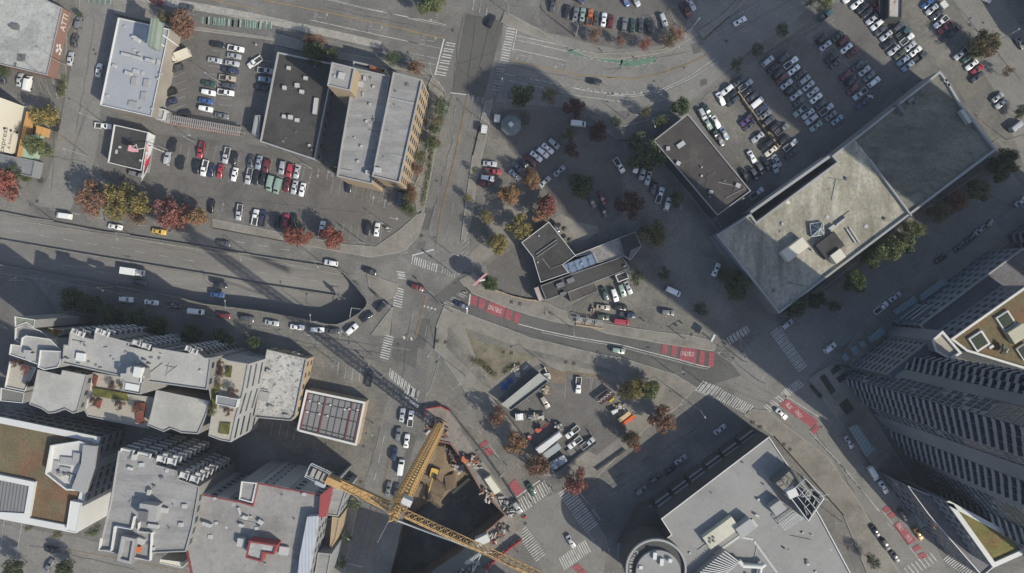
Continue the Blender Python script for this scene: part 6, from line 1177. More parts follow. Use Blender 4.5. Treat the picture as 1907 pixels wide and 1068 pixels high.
for s_ in (1,2,3):
    o = trunk_mesh(s_).build('trunk', bark); TRM.append(o.data); bpy.data.objects.remove(o)
rt = random.Random(4)
TCNT = {}
def tree(v, x, y, r, col, phrase, kind='round', sparse=False, hc=None, name='street_tree', dark=None, cat='tree'):
    """r: crown radius in photo pixels"""
    rm = r / S; zr = min(rm*1.45, 5.2) if kind != 'cone' else rm*1.2; hc = hc if hc else max(1.6, 1.5 + zr * 1.02); p = W(Z(v,(x,y))[0], hc); rm *= (HC-hc)/HC
    t = thing(name, (p.x,p.y,0), None, cat, None, rt.uniform(0,6.28))
    c = bpy.data.objects.new('crown', CR[(kind, rt.choice((1,2,3,4) if kind=='round' else (7,8)), 1 if r > 15 else 0)]); COL.objects.link(c); c.parent = t
    sz = rm*(1.12 if kind=='round' else 1.0); c.scale = (sz*rt.uniform(.93,1.07), sz*rt.uniform(.93,1.07), max(zr*1.05,1.0)); c.location = (0,0,hc)
    c1, c2 = LEAF[col]; c.data.materials[0] = bark if False else c.data.materials[0]
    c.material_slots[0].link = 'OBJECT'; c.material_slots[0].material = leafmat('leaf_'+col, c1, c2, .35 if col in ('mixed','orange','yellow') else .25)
    k = bpy.data.objects.new('trunk', rt.choice(TRM)); COL.objects.link(k); k.parent = t; k.location = (0,0,hc); k.scale = (max(rm*.9,1.2),max(rm*.9,1.2), hc/2.2)
    TCNT.setdefault((phrase,col),[]).append(t); return t
TR_ = [
 ('above the expressway and left of the long lot','left',[('R2C1',690,490,27,'rust'),('R2C1',870,450,24,'yellow'),('R2C1',1010,515,22,'yellow'),('R2C1',855,570,17,'yellow'),('R2C1',1000,615,15,'orange'),('R2C1',1265,585,30,'pink'),('R2C1',1440,610,18,'orange'),('R2C1',5,370,26,'red')]),
 ('near the hotel and blue roofed building','left',[('R1C1',1345,170,23,'rust'),('R1C1',1215,130,13,'olive'),('R1C1',320,860,21,'yellow'),('R2C1',268,92,19,'lime'),('R1C1',20,530,10,'green'),('R1C1',460,640,6,'olive'),('R1C1',450,690,6,'olive'),('R1C1',585,110,6,'green'),('R2C1',110,270,12,'green')]),
 ('beside the tan brick office block','top',[('R1C2',840,300,14,'rust'),('R1C2',760,290,11,'rust'),('R1C2',820,400,20,'darkgreen'),('R1C2',930,400,14,'darkgreen'),('R1C2',1385,435,13,'green'),('R1C2',1560,500,13,'rust'),('R1C3',30,500,11,'rust'),('R1C3',242,770,13,'green'),('R1C3',235,830,11,'green'),('R1C3',218,905,13,'olive'),('R1C3',192,960,11,'green'),('R1C3',200,1045,11,'olive'),('R2C3',90,170,12,'olive'),('R2C3',160,75,12,'green'),('R2C3',60,260,12,'rust'),('R2C3',20,450,11,'red'),('R2C3',25,400,9,'rust'),('R2C3',15,520,11,'olive'),('R2C2',960,250,7,'lime'),('R2C2',1520,460,12,'mixed'),('R2C2',1500,560,14,'green'),('R2C2',1510,400,9,'rust'),('R2C2',1480,540,8,'olive')]),
 ('at the top left of the big junction','left',[('R1C3',150,20,20,'lime'),('R1C3',230,0,12,'lime')]),
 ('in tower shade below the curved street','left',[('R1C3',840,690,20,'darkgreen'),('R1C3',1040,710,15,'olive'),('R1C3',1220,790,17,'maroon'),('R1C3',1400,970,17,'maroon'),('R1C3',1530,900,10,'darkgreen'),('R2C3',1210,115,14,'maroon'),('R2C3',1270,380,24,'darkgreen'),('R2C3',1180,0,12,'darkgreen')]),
 ('along the curved top lot','left',[('A7',702,415,13,'rust'),('A7',985,487,10,'rust'),('A7',1288,522,12,'red'),('A7',1570,470,15,'mixed'),('A7',1650,400,15,'rust')]),
 ('beside the shaded top street','left',[('R1C4',1290,225,12,'darkgreen'),('R1C4',1110,365,12,'darkgreen'),('R1C4',965,475,12,'darkgreen'),('R1C4',545,785,16,'green'),('R1C4',400,890,12,'lime'),('R1C4',290,825,11,'olive'),('R1C5',110,20,15,'lime'),('R1C5',10,10,9,'olive')]),
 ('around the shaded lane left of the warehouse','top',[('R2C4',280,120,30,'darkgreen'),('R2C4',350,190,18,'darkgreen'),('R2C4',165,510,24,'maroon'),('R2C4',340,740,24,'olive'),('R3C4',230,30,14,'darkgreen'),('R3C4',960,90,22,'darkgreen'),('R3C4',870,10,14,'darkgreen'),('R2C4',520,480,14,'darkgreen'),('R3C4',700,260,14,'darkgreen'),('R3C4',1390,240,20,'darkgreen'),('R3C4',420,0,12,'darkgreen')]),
 ('in the plaza left of the dark restaurant','top',[('R2C3',490,265,6,'lime'),('R2C3',445,465,8,'yellow'),('R2C3',915,340,17,'orange'),('R2C3',740,450,21,'orange'),('R2C3',1020,530,19,'pink'),('R2C3',970,590,15,'orange'),('R2C3',585,605,14,'yellow'),('R2C3',830,680,21,'yellow'),('R2C3',665,810,19,'yellow'),('R2C3',895,280,9,'red')]),
 ('beside the pink pole sign','left',[('R3C3',600,65,16,'green')]),
 ('between the long lot and the expressway street','left',[('R2C2',640,740,16,'red'),('R2C2',715,750,16,'red'),('R2C2',930,765,21,'red')]),
 ('along the shaded street below the warehouse','left',[('R3C5',340,55,19,'green'),('R2C5',470,900,19,'green'),('R2C5',580,840,24,'lime'),('R2C5',690,790,17,'lime'),('R2C5',760,700,16,'lime'),('R2C5',820,700,12,'lime'),('R2C5',970,570,18,'olive'),('R2C5',1100,490,18,'rust'),('R2C5',1230,410,18,'olive'),('R2C5',1400,250,23,'darkgreen'),('R2C5',1450,170,16,'darkgreen'),('R3C5',60,190,16,'darkgreen'),('R3C5',190,240,12,'darkgreen')]),
 ('by the tan street at the right edge','top',[('A5',1000,560,22,'olive'),('A5',1090,620,19,'mixed'),('A5',930,700,12,'green'),('A5',1350,970,9,'mixed'),('R1C5',1560,845,8,'darkgreen'),('A6',1560,600,10,'darkgreen')]),
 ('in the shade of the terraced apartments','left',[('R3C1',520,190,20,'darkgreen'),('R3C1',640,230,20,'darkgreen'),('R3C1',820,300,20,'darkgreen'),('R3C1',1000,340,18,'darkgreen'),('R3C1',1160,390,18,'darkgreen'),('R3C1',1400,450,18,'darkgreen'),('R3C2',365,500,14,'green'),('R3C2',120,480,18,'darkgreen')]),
 ('at the foot of the lower left blocks','left',[('R4C1',620,785,11,'green'),('R4C1',1285,975,12,'green'),('R4C1',1390,1000,10,'green'),('R4C1',190,765,7,'olive'),('R4C1',385,805,9,'olive'),('R4C2',1000,600,12,'green'),('R4C2',955,835,10,'green'),('R4C2',915,1000,10,'green'),('R4C1',430,1040,16,'darkgreen'),('R4C1',100,1040,16,'darkgreen')]),
 ('along the sidewalk left of the contractor yard','top',[('R4C3',590,20,16,'rust'),('R4C3',725,195,18,'orange'),('R4C3',860,345,21,'rust'),('R4C3',1115,465,20,'pink'),('B2',735,940,8,'red')]),
 ('between the contractor yard and the shaded street','top',[('B2',1210,240,22,'yellow'),('B2',1320,250,19,'lime'),('B2',1130,270,16,'olive'),('B2',1430,500,22,'rust'),('B2',1480,540,14,'orange'),('B2',1165,680,16,'mixed'),('B2',1210,740,9,'red')]),
 ('beside the lower right podium block','left',[('R4C5',1080,990,10,'lime'),('R4C5',1180,1020,10,'lime'),('R4C5',430,990,12,'darkgreen')]),
]
CN = dict(darkgreen='dark green', lime='yellow-green', olive='olive green', mixed='red and green')
for phrase, end, items in TR_:
    for it in items: tree(*it, phrase)
for (phrase, col), L in TCNT.items():
    end = [e for ph, e, _ in TR_ if ph == phrase][0]
    L.sort(key=lambda t: t.location.x if end == 'left' else -t.location.y)
    for i, t in enumerate(L):
        t['label'] = f"{CN.get(col,col)} tree {phrase}" if len(L) == 1 else f"{ORD[i]} {CN.get(col,col)} tree from the {end} {phrase}"
        t['group'] = 'street trees'
# courtyard shrubs on the terraced complex
i = 0
for v, x, y, r, col in (('B6',135,510,8,'maroon'),('B6',235,570,9,'red'),('B6',180,510,6,'maroon'),('B6',1015,720,8,'maroon'),('B6',1085,890,9,'maroon'),('B6',1250,930,10,'rust'),('B6',850,860,8,'maroon'),('B6',270,700,7,'maroon'),('B6',1085,725,5,'olive'),('R3C2',125,725,10,'maroon'),('R3C2',105,830,9,'olive'),('R3C2',210,870,9,'maroon'),('R3C2',175,1010,8,'maroon'),('R3C2',60,1010,9,'olive'),('R3C2',180,720,5,'lime'),('R3C2',110,660,7,'maroon')):
    zb_ = 21.7 if v == 'R3C2' else (16.7 if x > 800 else 12.6); p = W(Z(v,(x,y))[0], zb_+1.5); t = thing('shrub', (p.x,p.y,zb_), f"{ORD[i]} roof courtyard shrub, {CN.get(col,col)}, of the terraced apartments counting rightwards", 'shrub', 'roof courtyard shrubs'); i += 1
    c = bpy.data.objects.new('crown', CR[('round',rt.choice((1,2,3)),0)]); COL.objects.link(c); c.parent = t; rm = r/S*1.05; c.scale = (rm,rm,rm); c.location = (0,0,rm*1.0+.3); c.material_slots[0].link = 'OBJECT'; c.material_slots[0].material = leafmat('leaf_'+col, *LEAF[col])
# clipped hedge along the avenue kerb
def hedge(v, pts, w, h, m, label):
    rnd = random.Random(9); mb = MB(); q = WP(Z(v,*pts),h)
    for a, b in zip(q,q[1:]):
        for k in range(int((b-a).length*w*26)):
            p = a.lerp(b,rnd.random())+Vector((rnd.gauss(0,w*.28),rnd.gauss(0,w*.28))); z = .25+h*rnd.random()**.6; n_ = Vector((rnd.uniform(-1,1),rnd.uniform(-1,1),rnd.uniform(.2,1))).normalized(); u = n_.orthogonal().normalized()*.17; w_ = n_.cross(u); P0 = Vector((p.x,p.y,z)); mb.face([P0+u,P0+w_,P0-u,P0-w_])
    return tag(mb.build('hedge', m), label, 'hedge')
hg = leafmat('leaf_hedge', (.13,.14,.05),(.07,.09,.035),.6)
hedge('R2C3',[(180,60),(165,200),(145,320),(125,420),(110,520)],1.3,1.0,hg,'clipped yellow-green hedge along the kerb by the tan office block')
hedge('R2C2',[(970,300),(1100,325),(1300,365),(1480,400)],1.1,.9,hg,'low planting strip along the lower wall of the tan office block')
hedge('R1C1',[(480,560),(455,640),(440,700)],2.2,.4,hg,'weedy verge at the corner of the side street, top left')
hedge('R3C3',[(470,630),(540,660),(600,720),(640,745)],2.2,.5,leafmat('leaf_weed',(.17,.16,.07),(.12,.11,.05),.5),'pale weeds on the edge of the dry grass triangle')
hedge('C2',[(120,1010),(240,1010),(380,1030)],2.0,.4,hg,'grassy strip in front of the low grey annex')
hedge('R3C3',[(700,730),(760,690),(830,660)],1.6,.6,leafmat('leaf_weed',(.17,.16,.07),(.12,.11,.05),.5),'scrubby bushes behind the long metal shed')
# ---------------------------------------------------------------- tower crane
cy = surf('crane_yellow', (.40,.255,.11), .5, .08, .12, .3, 2, .15)
def truss(mb, A, B, w, hgt, nseg, tri=False, r=.09, rc=.15):
    A, B = Vector(A), Vector(B); d = (B-A).normalized(); up = Vector((0,0,1)) if abs(d.z) < .9 else Vector((0,1,0)); side = d.cross(up).normalized(); up2 = side.cross(d).normalized()
    if tri: C = [side*w/2, -side*w/2, up2*hgt]
    else: C = [side*w/2+up2*hgt/2, -side*w/2+up2*hgt/2, -side*w/2-up2*hgt/2, side*w/2-up2*hgt/2]
    for c in C: mb.tube(A+c, B+c, rc, n=4)
    for i in range(nseg):
        p, q = A.lerp(B,i/nseg), A.lerp(B,(i+1)/nseg)
        for k in range(len(C)):
            c1, c2 = C[k], C[(k+1)%len(C)]
            mb.tube(p+c1, p+c2, r, n=4, cap=False); mb.tube(p+c1, q+c2, r, n=4, cap=False); mb.tube(p+c2, q+c1, r, n=4, cap=False)
HM = 86.0; mp = W((819,795)); crane = thing('tower_crane', (mp.x,mp.y,0), 'tall yellow tower crane rising from the edge of the excavation', 'crane')
mb = MB(); truss(mb,(mp.x,mp.y,-6),(mp.x,mp.y,HM-3),2.5,2.5,38,r=.13,rc=.24); mb.build('mast', cy, crane)
j0, j1 = W((577,868),HM+1), W((1120,1118),HM+1); jd = (j1-j0).normalized(); jn = Vector((-jd.y,jd.x)); jc = Vector(mp)
s0 = (j0-jc).dot(jd); s1 = (j1-jc).dot(jd)
def J(s, n=0, z=HM): p = jc + jd*s + jn*n; return (p.x,p.y,z)
mb = MB(); truss(mb,J(2,0),J(s1),1.7,1.5,30,True,.08,.14); mb.build('jib', cy, crane)
mb = MB(); truss(mb,J(s0+4,0),J(-1.5),1.6,.9,9,False,.08,.16); a_ = [J(s0+4,.9,HM+.4),J(-2,.9,HM+.4),J(-2,-.9,HM+.4),J(s0+4,-.9,HM+.4)]; mb.face(a_); mb.build('counter_jib', cy, crane)
mb = MB(); q = [Vector(J(s0,-1.4)),Vector(J(s0+4.5,-1.4)),Vector(J(s0+4.5,1.4)),Vector(J(s0,1.4))]
for a,b in zip(q,q[1:]+q[:1]): mb.tube(a+Vector((0,0,1.1)),b+Vector((0,0,1.1)),.08,n=4); mb.tube(a,b,.12,n=4); mb.tube(a,a+Vector((0,0,1.1)),.07,n=4)
mb.build('machine_platform', surf('steel_pale',(.38,.40,.40)), crane)
cgm = surf('counterweight',(.27,.25,.22)); 
for k in range(3): p = J(s0+1.2+k*1.2); MB().box(p[0],p[1],.8,1.8,HM-1.6,HM+.9,math.atan2(jd.y,jd.x),True).build('counterweight', cgm, crane)
p = J(s0+6); MB().box(p[0],p[1],3.2,1.5,HM+.4,HM+1.5,math.atan2(jd.y,jd.x)).build('winch', cy, crane)
p = J(s0+3.5,-1.7); MB().box(p[0],p[1],2.2,.9,HM-.6,HM+.6,math.atan2(jd.y,jd.x),True).build('cabinet', surf('cab_grey',(.28,.31,.34)), crane)
mb = MB(); truss(mb,J(0,0,HM-2),J(0,0,HM+5),1.6,1.6,4,False,.1,.18); mb.build('tower_head', cy, crane)
p = J(1.2,2.0); MB().box(p[0],p[1],2.2,1.5,HM-3,HM-.6,math.atan2(jd.y,jd.x),True).build('cab', surf('cab_white',(.5,.5,.5)), crane)
mb = MB(); mb.tube(J(0,0,HM+5),J(s0+5,0,HM+.6),.07,n=4); mb.tube(J(0,0,HM+5),J(s1*.6,0,HM+1.5),.07,n=4); mb.build('stay_cable', wall_dark, crane)
pq = WP([(727,965),(885,1024)],70); mb = MB(); mb.tube((*pq[0],70),(*pq[1],70),.22,n=6); mb.tube((*pq[1],70),(*pq[1],HM),.06,n=4); mb.tube((*pq[0],70),(*pq[0],HM-.5),.06,n=4); tag(mb.build('hoisted_pipe', surf('steel_pale',(.38,.40,.40))), 'long pale steel pipe hanging beneath the crane jib over the pit', 'pipe')
wt = thing('boom_lift', (*W((868,1040)),0), 'white lattice boom machine with struts at the lower edge of the excavation', 'lift')
mb = MB(); wv = Z('R4C3',(500,900),(440,900),(380,1035),(450,1050),(560,940)); pw = [W(q,9) for q in wv]
truss(mb,(*pw[0],12),(*pw[2],5),.8,.8,10,False,.06,.1); mb.tube((*pw[0],12),(*pw[3],4),.12,n=4); mb.tube((*pw[1],11),(*pw[4],8),.12,n=4); mb.build('boom', rim_white, wt); MB().box(*W(Z('R4C3',(490,905))[0],10),4.5,2.6,0,3,R(25)).build('base_frame', rim_white, wt)
# ---------------------------------------------------------------- site plant
def excavator(v, x, y, ang, col, z, label, sc=1.0):
    p = W(Z(v,(x,y))[0],z); t = thing('excavator',(p.x,p.y,z),label,'excavator',None,R(-ang)); m = paint('paint_'+col,PC[col],.4)
    for s_ in (-1,1): MB().box(0,s_*1.25*sc,4.0*sc,.6*sc,0,.85*sc).build('track', tyrem, t, local=True)
    mb = MB(); mb.prism([(-2.0*sc,-1.3*sc),(1.0*sc,-1.3*sc),(1.0*sc,1.3*sc),(-1.6*sc,1.3*sc),(-2.0*sc,.8*sc)],.95*sc,2.0*sc,True); mb.build('body', m, t, local=True)
    MB().box(.6*sc,.75*sc,1.6*sc,1.0*sc,1.9*sc,2.9*sc).build('cab', glassm, t, local=True)
    mb = MB(); mb.tube((1.0*sc,-.1,1.6*sc),(4.0*sc,-.1,3.8*sc),.32*sc,.26*sc,6); mb.tube((4.0*sc,-.1,3.8*sc),(6.3*sc,-.1,2.0*sc),.26*sc,.2*sc,6); mb.build('boom', m, t, local=True)
    mb = MB(); mb.prism([(6.0*sc,-.6*sc),(6.9*sc,-.6*sc),(7.0*sc,.5*sc),(6.0*sc,.5*sc)],.9*sc,1.9*sc,True); mb.build('bucket', blackp, t, local=True)
excavator('B3',228,450,105,'yellow',-6.5,'yellow excavator digging on the earth mound in the pit')
excavator('B3',425,360,10,'orange',.2,'orange excavator parked on the site deck above the pit',.75)
excavator('B3',380,615,-40,'grey',-13,'grey excavator in the dark lower part of the pit',.8)
sc_ = thing('site_container', (*W(Z('B3',(585,527))[0]),.2), 'cream site container on the deck right of the excavation', 'container')
q = WP(Z('B3',(535,490),(570,470),(637,560),(600,585)),3); MB().prism(q,.25,2.9).build('body', wall_cream, sc_); MB().prism(inset(q,.15),2.9,3.0).build('roof', wall_cream, sc_)
rnd = random.Random(21)
def clutter(label, v, pts, n, mats, name, cat, z=.2, sz=(.4,1.6), hh=(.3,1.3)):
    """one heap of unlike pieces"""
    q = WP(Z(v,*pts)); c = centre(q); t = thing(name,(c.x,c.y,z),label,cat)
    B = {}
    for i in range(n):
        a = rnd.randrange(len(q)); p = c.lerp(q[a].lerp(q[(a+1)%len(q)],rnd.random()),rnd.uniform(.1,.95)); m = rnd.choice(mats); B.setdefault(m.name,(MB(),m))[0].box(p.x,p.y,rnd.uniform(*sz)*rnd.uniform(.6,2.2),rnd.uniform(*sz)*.5,z,z+rnd.uniform(*hh),rnd.uniform(0,3.1))
    for k,(mb,m) in B.items(): mb.build('material_stack', m, t)
woodm = surf('timber',(.30,.21,.12)); steelr = surf('rust_steel',(.16,.07,.05)); palem = surf('pale_sack',(.40,.38,.34)); orm = surf('safety_orange',(.50,.10,.03)); bluem = surf('tarp_blue',(.05,.09,.26)); greenm = surf('portable_green',(.10,.13,.09))
clutter('heap of timber and rusty steel around the crane foot','B3',[(160,130),(270,90),(330,200),(320,260),(240,240),(170,210)],34,[woodm,steelr,palem,dark_unit],'building_materials','materials')
clutter('stacked formwork on the deck right of the pit','B3',[(400,330),(480,330),(520,400),(500,440),(430,400)],26,[woodm,palem,dark_unit,steelr],'building_materials','materials')
clutter('dark pile of equipment beside the site container','B3',[(620,590),(690,600),(760,700),(720,740),(640,650)],34,[dark_unit,wall_dark,rim_grey,palem],'building_materials','materials')
clutter('scrap and planks along the lower right edge of the pit','B3',[(520,850),(660,730),(700,800),(590,900)],46,[woodm,steelr,dark_unit,palem,dark_unit],'building_materials','materials')
clutter('rusty formwork frames jutting over the pit edge','B3',[(500,540),(590,560),(600,620),(540,620)],22,[steelr,woodm,palem],'building_materials','materials')
clutter('rubble and pale slabs on the earth mound in the pit','B3',[(330,430),(400,440),(420,490),(350,480)],16,[palem,rim_grey,wall_dark],'rubble','rubble',-7.5)
clutter('dark debris against the curved pit wall','B3',[(290,330),(400,350),(430,420),(330,420)],30,[wall_dark,dark_unit,steelr],'rubble','rubble',-7.5)
clutter('workers kit and scaffolding at the red edged lower tip of the site','R4C3',[(300,1060),(420,960),(560,1010),(480,1100),(330,1120)],30,[rim_grey,dark_unit,wall_slate,palem],'building_materials','materials',0)
redf = surf('fence_red',(.30,.04,.045))
def fence(name, label, v, pts, h, m, w=.12, post=3.0, cat='fence', z=.15, rails=True):
    q = WP(Z(v,*pts)); t = thing(name,(q[0].x,q[0].y,z),label,cat); mb = MB(); pm_ = MB()
    for a, b in zip(q,q[1:]):
        mb.strip([a,b],w,z+h*.12,z+h); L = (b-a).length
        for k in range(int(L/post)+1): p = a.lerp(b,min(1,k*post/L)); pm_.box(p.x,p.y,w*1.8,w*1.8,z,z+h+.08)
    mb.build('fence_panel', m, t); pm_.build('fence_post', m, t); return t
fence('site_fence','bright red hoarding along the lower right side of the excavation','B3',[(545,1030),(690,905),(765,850)],2.0,redf,.35)
fence('site_fence','red edged hoarding wrapped round the upper tip of the excavation','B3',[(165,100),(180,50),(270,35),(330,65)],1.8,redf,.25)
fence('site_fence','grey chain fence along the right side of the excavation deck','B3',[(330,65),(440,200),(560,350),(690,530),(760,640)],1.8,dark_unit,.1)
fence('timber_fence','long yellow timber fence dividing the fenced lot','R1C4',[(960,690),(1060,830),(1240,1068)],1.6,surf('fence_timber',(.28,.21,.13)),.3)
fence('timber_fence','short yellow timber fence turning the lower corner of the fenced lot','A2',[(560,155),(800,470),(825,462)],1.6,surf('fence_timber',(.28,.21,.13)),.3)
fence('fence','low dark fence along the sidewalk edge of the contractor yard','B2',[(20,350),(120,470),(270,660),(440,850),(520,950)],1.4,dark_unit,.08,z=G2)
fence('fence','chain fence between the contractor yard and the concrete drive','B2',[(520,950),(700,830),(870,700),(800,600)],1.4,rim_grey,.08,z=G2)
fence('handrail','dark metal handrail above the shaded street by the yard','B2',[(870,930),(1110,760)],1.1,wall_dark,.12,z=G2,cat='railing')
fence('rail_wall','pale kerb wall around the drive-in of the plaza lot','R3C3',[(640,118),(760,165),(870,190),(960,200)],.9,wall_tan,.3,cat='wall')
fence('slatted_canopy_edge','dark rail at the edge of the lot below the white slatted canopy','B8',[(40,870),(850,1000)],.9,wall_dark,.1,cat='railing')
# slatted canopy over the walkway under the lot
pg = thing('slatted_canopy', (*W(Z('B8',(450,970))[0]),0), 'long white slatted canopy between the two lots', 'canopy')
q = WP(Z('B8',(45,905),(850,1045)),3); d_ = (q[1]-q[0]).normalized(); nr = Vector((-d_.y,d_.x)); mb = MB(); L = (q[1]-q[0]).length
for k in range(int(L/.72)): p = q[0]+d_*k*.72; mb.strip([p-nr*1.6,p+nr*1.6],.28,2.9,3.05)
mb.build('slats', surf('slat_rose',(.30,.275,.26)), pg); mb = MB()
for s_ in (1.2,-.2): mb.strip([q[0]+nr*s_,q[1]+nr*s_],.14,3.05,3.2)
for k in range(12): p = q[0]+d_*(L*k/11); mb.box(p.x,p.y,.18,.18,0,2.9)
mb.build('frame', surf('slat_rose',(.30,.275,.26)), pg)
tag(MB().strip(WP(Z('B8',(45,955),(850,1095))),.5,0,.9).build('low_wall', surf('wall_brick2',(.22,.12,.09))), 'low reddish wall under the white slatted canopy', 'wall')
# ---------------------------------------------------------------- tall pole sign over the blue roof
ps = thing('pole_sign', (*W(Z('C4',(930,850))[0]),0), 'tall grey and green slab sign on two white legs beside the blue roofed building', 'sign')
pA, pB = W(Z('C4',(990,770))[0]), W(Z('C4',(880,940))[0]); Zs = 13.5
mb = MB()
for p in (pA,pB): mb.tube((p.x,p.y,0),(p.x,p.y,Zs-.3),.26,n=8)
mb.build('leg', rim_white, ps)
mid = (pA+pB)/2; sd = (W(Z('C4',(420,160))[0],14)-W(Z('C4',(330,740))[0],14)).normalized(); sn = Vector((-sd.y,sd.x))
ha, hb_ = mid+sd*4.4, mid-sd*4.4
mb = MB(); mb.prism([ha+sn*.9,hb_+sn*.9,hb_-sn*.9,ha-sn*.9],Zs-1.2,Zs+2.8,True); mb.build('sign_box', surf('sign_greygreen',(.22,.25,.24),.5), ps)
mb = MB(); mb.prism([ha-sn*1.35+sd*.2,hb_-sn*1.35-sd*.2,hb_-sn*.93-sd*.2,ha-sn*.93+sd*.2],Zs+2.2,Zs+2.9,True); mb.prism([ha-sn*1.3+sd*.2,hb_-sn*1.3-sd*.2,hb_-sn*.93-sd*.2,ha-sn*.93+sd*.2],Zs-1.2,Zs-.9,True); mb.prism([ha+sn*.25,hb_+sn*.25,hb_-sn*.25,ha-sn*.25],Zs+2.8,Zs+2.95); mb.build('sign_trim', surf('sign_lime',(.17,.20,.13)), ps)
# pink signs
pk = surf('sign_pink',(.52,.27,.28),.5)
t = thing('pink_sign', (*W(Z('C3',(600,545))[0]),0), 'pink cut-out sign on a white bracket over the small dark shop roof', 'sign'); e_ = W(Z('C3',(960,570))[0]); a_ = W(Z('C3',(410,525))[0],9)
MB().tube((*e_,0),(*e_,8.5),.14,n=6).build('pole', rim_white, t); mb = MB(); mb.tube((*e_,8.3),(*a_,8.8),.12,n=5); mb.tube((*W(Z('C3',(500,530))[0],8.6),8.6),(*W(Z('C3',(480,440))[0],8.6),8.6),.1,n=4); mb.tube((*W(Z('C3',(430,480))[0],8.6),8.6),(*W(Z('C3',(480,440))[0],8.6),8.6),.1,n=4); mb.build('bracket', rim_white, t)
mb = MB(); mb.prism(WP(Z('C3',(340,545),(365,455),(400,455),(410,490),(495,520),(490,560),(400,560)),9),8.3,9.3,True); mb.build('sign_board', pk, t)
t = thing('pink_sign', (*W(Z('C6',(480,190))[0]),0), 'tall pink blade sign with side arm beside the round green tree', 'sign'); p = W(Z('C6',(500,170))[0])
A,B = WP(Z('C6',(590,85),(365,285)),9.5); d_ = (B-A).normalized(); nr = Vector((-d_.y,d_.x))*.3; mb = MB()
for k in range(14):   # rounded outline seen from the side
    u0, u1 = k/14, (k+1)/14; uu = (u0+u1)/2; hh = 3.0*math.sqrt(max(.04,1-(2*uu-1)**2)); a_, b_ = A.lerp(B,u0), A.lerp(B,u1); mb.prism([a_+nr,b_+nr,b_-nr,a_-nr],6.6-hh,6.6+hh+.002*k,True)
mb.build('sign_board', pk, t); mb = MB(); A,B = WP(Z('C6',(465,205),(560,185)),9.5); mb.tube((*A,9.2),(*B,9.2),.35,n=6); mb.build('side_arm', rim_white, t); MB().tube((p.x,p.y,0),(p.x,p.y,4.2),.25,n=8).build('pole', rim_grey, t)
t = thing('white_blade_sign', (*W(Z('R3C4',(782,475))[0]),0), 'narrow white and red sign at the tip of the triangular lot', 'sign'); p = W(Z('R3C4',(772,485))[0]); A,B = WP(Z('R3C4',(795,450),(770,500)),5); MB().tube((p.x,p.y,0),(p.x,p.y,3.2),.12,n=6).build('pole', rim_grey, t); d_ = (B-A).normalized(); nr = Vector((-d_.y,d_.x))*.3; MB().prism([A+nr,B+nr,B-nr,A-nr],3,5.2,True).build('sign_board', rim_white, t)
# ---------------------------------------------------------------- street lamps and signal poles
lampm = surf('lamp_steel',(.27,.27,.26),.5)
def lamp(v, bx, by, hx, hy, h, label, head=True):
    p = W(Z(v,(bx,by))[0]); e = W(Z(v,(hx,hy))[0]); d = e - p; L = max(d.length,.1); d = d/L
    t = thing('street_lamp',(p.x,p.y,0),label,'street lamp','street lamps and poles')
    MB().tube((p.x,p.y,0),(p.x,p.y,h),.13,.08,7).build('pole', lampm, t); a = (p.x+d.x*2.4,p.y+d.y*2.4,h+.3)
    MB().tube((p.x,p.y,h-.2),a,.06,.05,5).build('arm', lampm, t); MB().box(a[0],a[1],.75,.34,h+.18,h+.36,math.atan2(d.y,d.x),True).build('lamp_head', rim_grey, t)
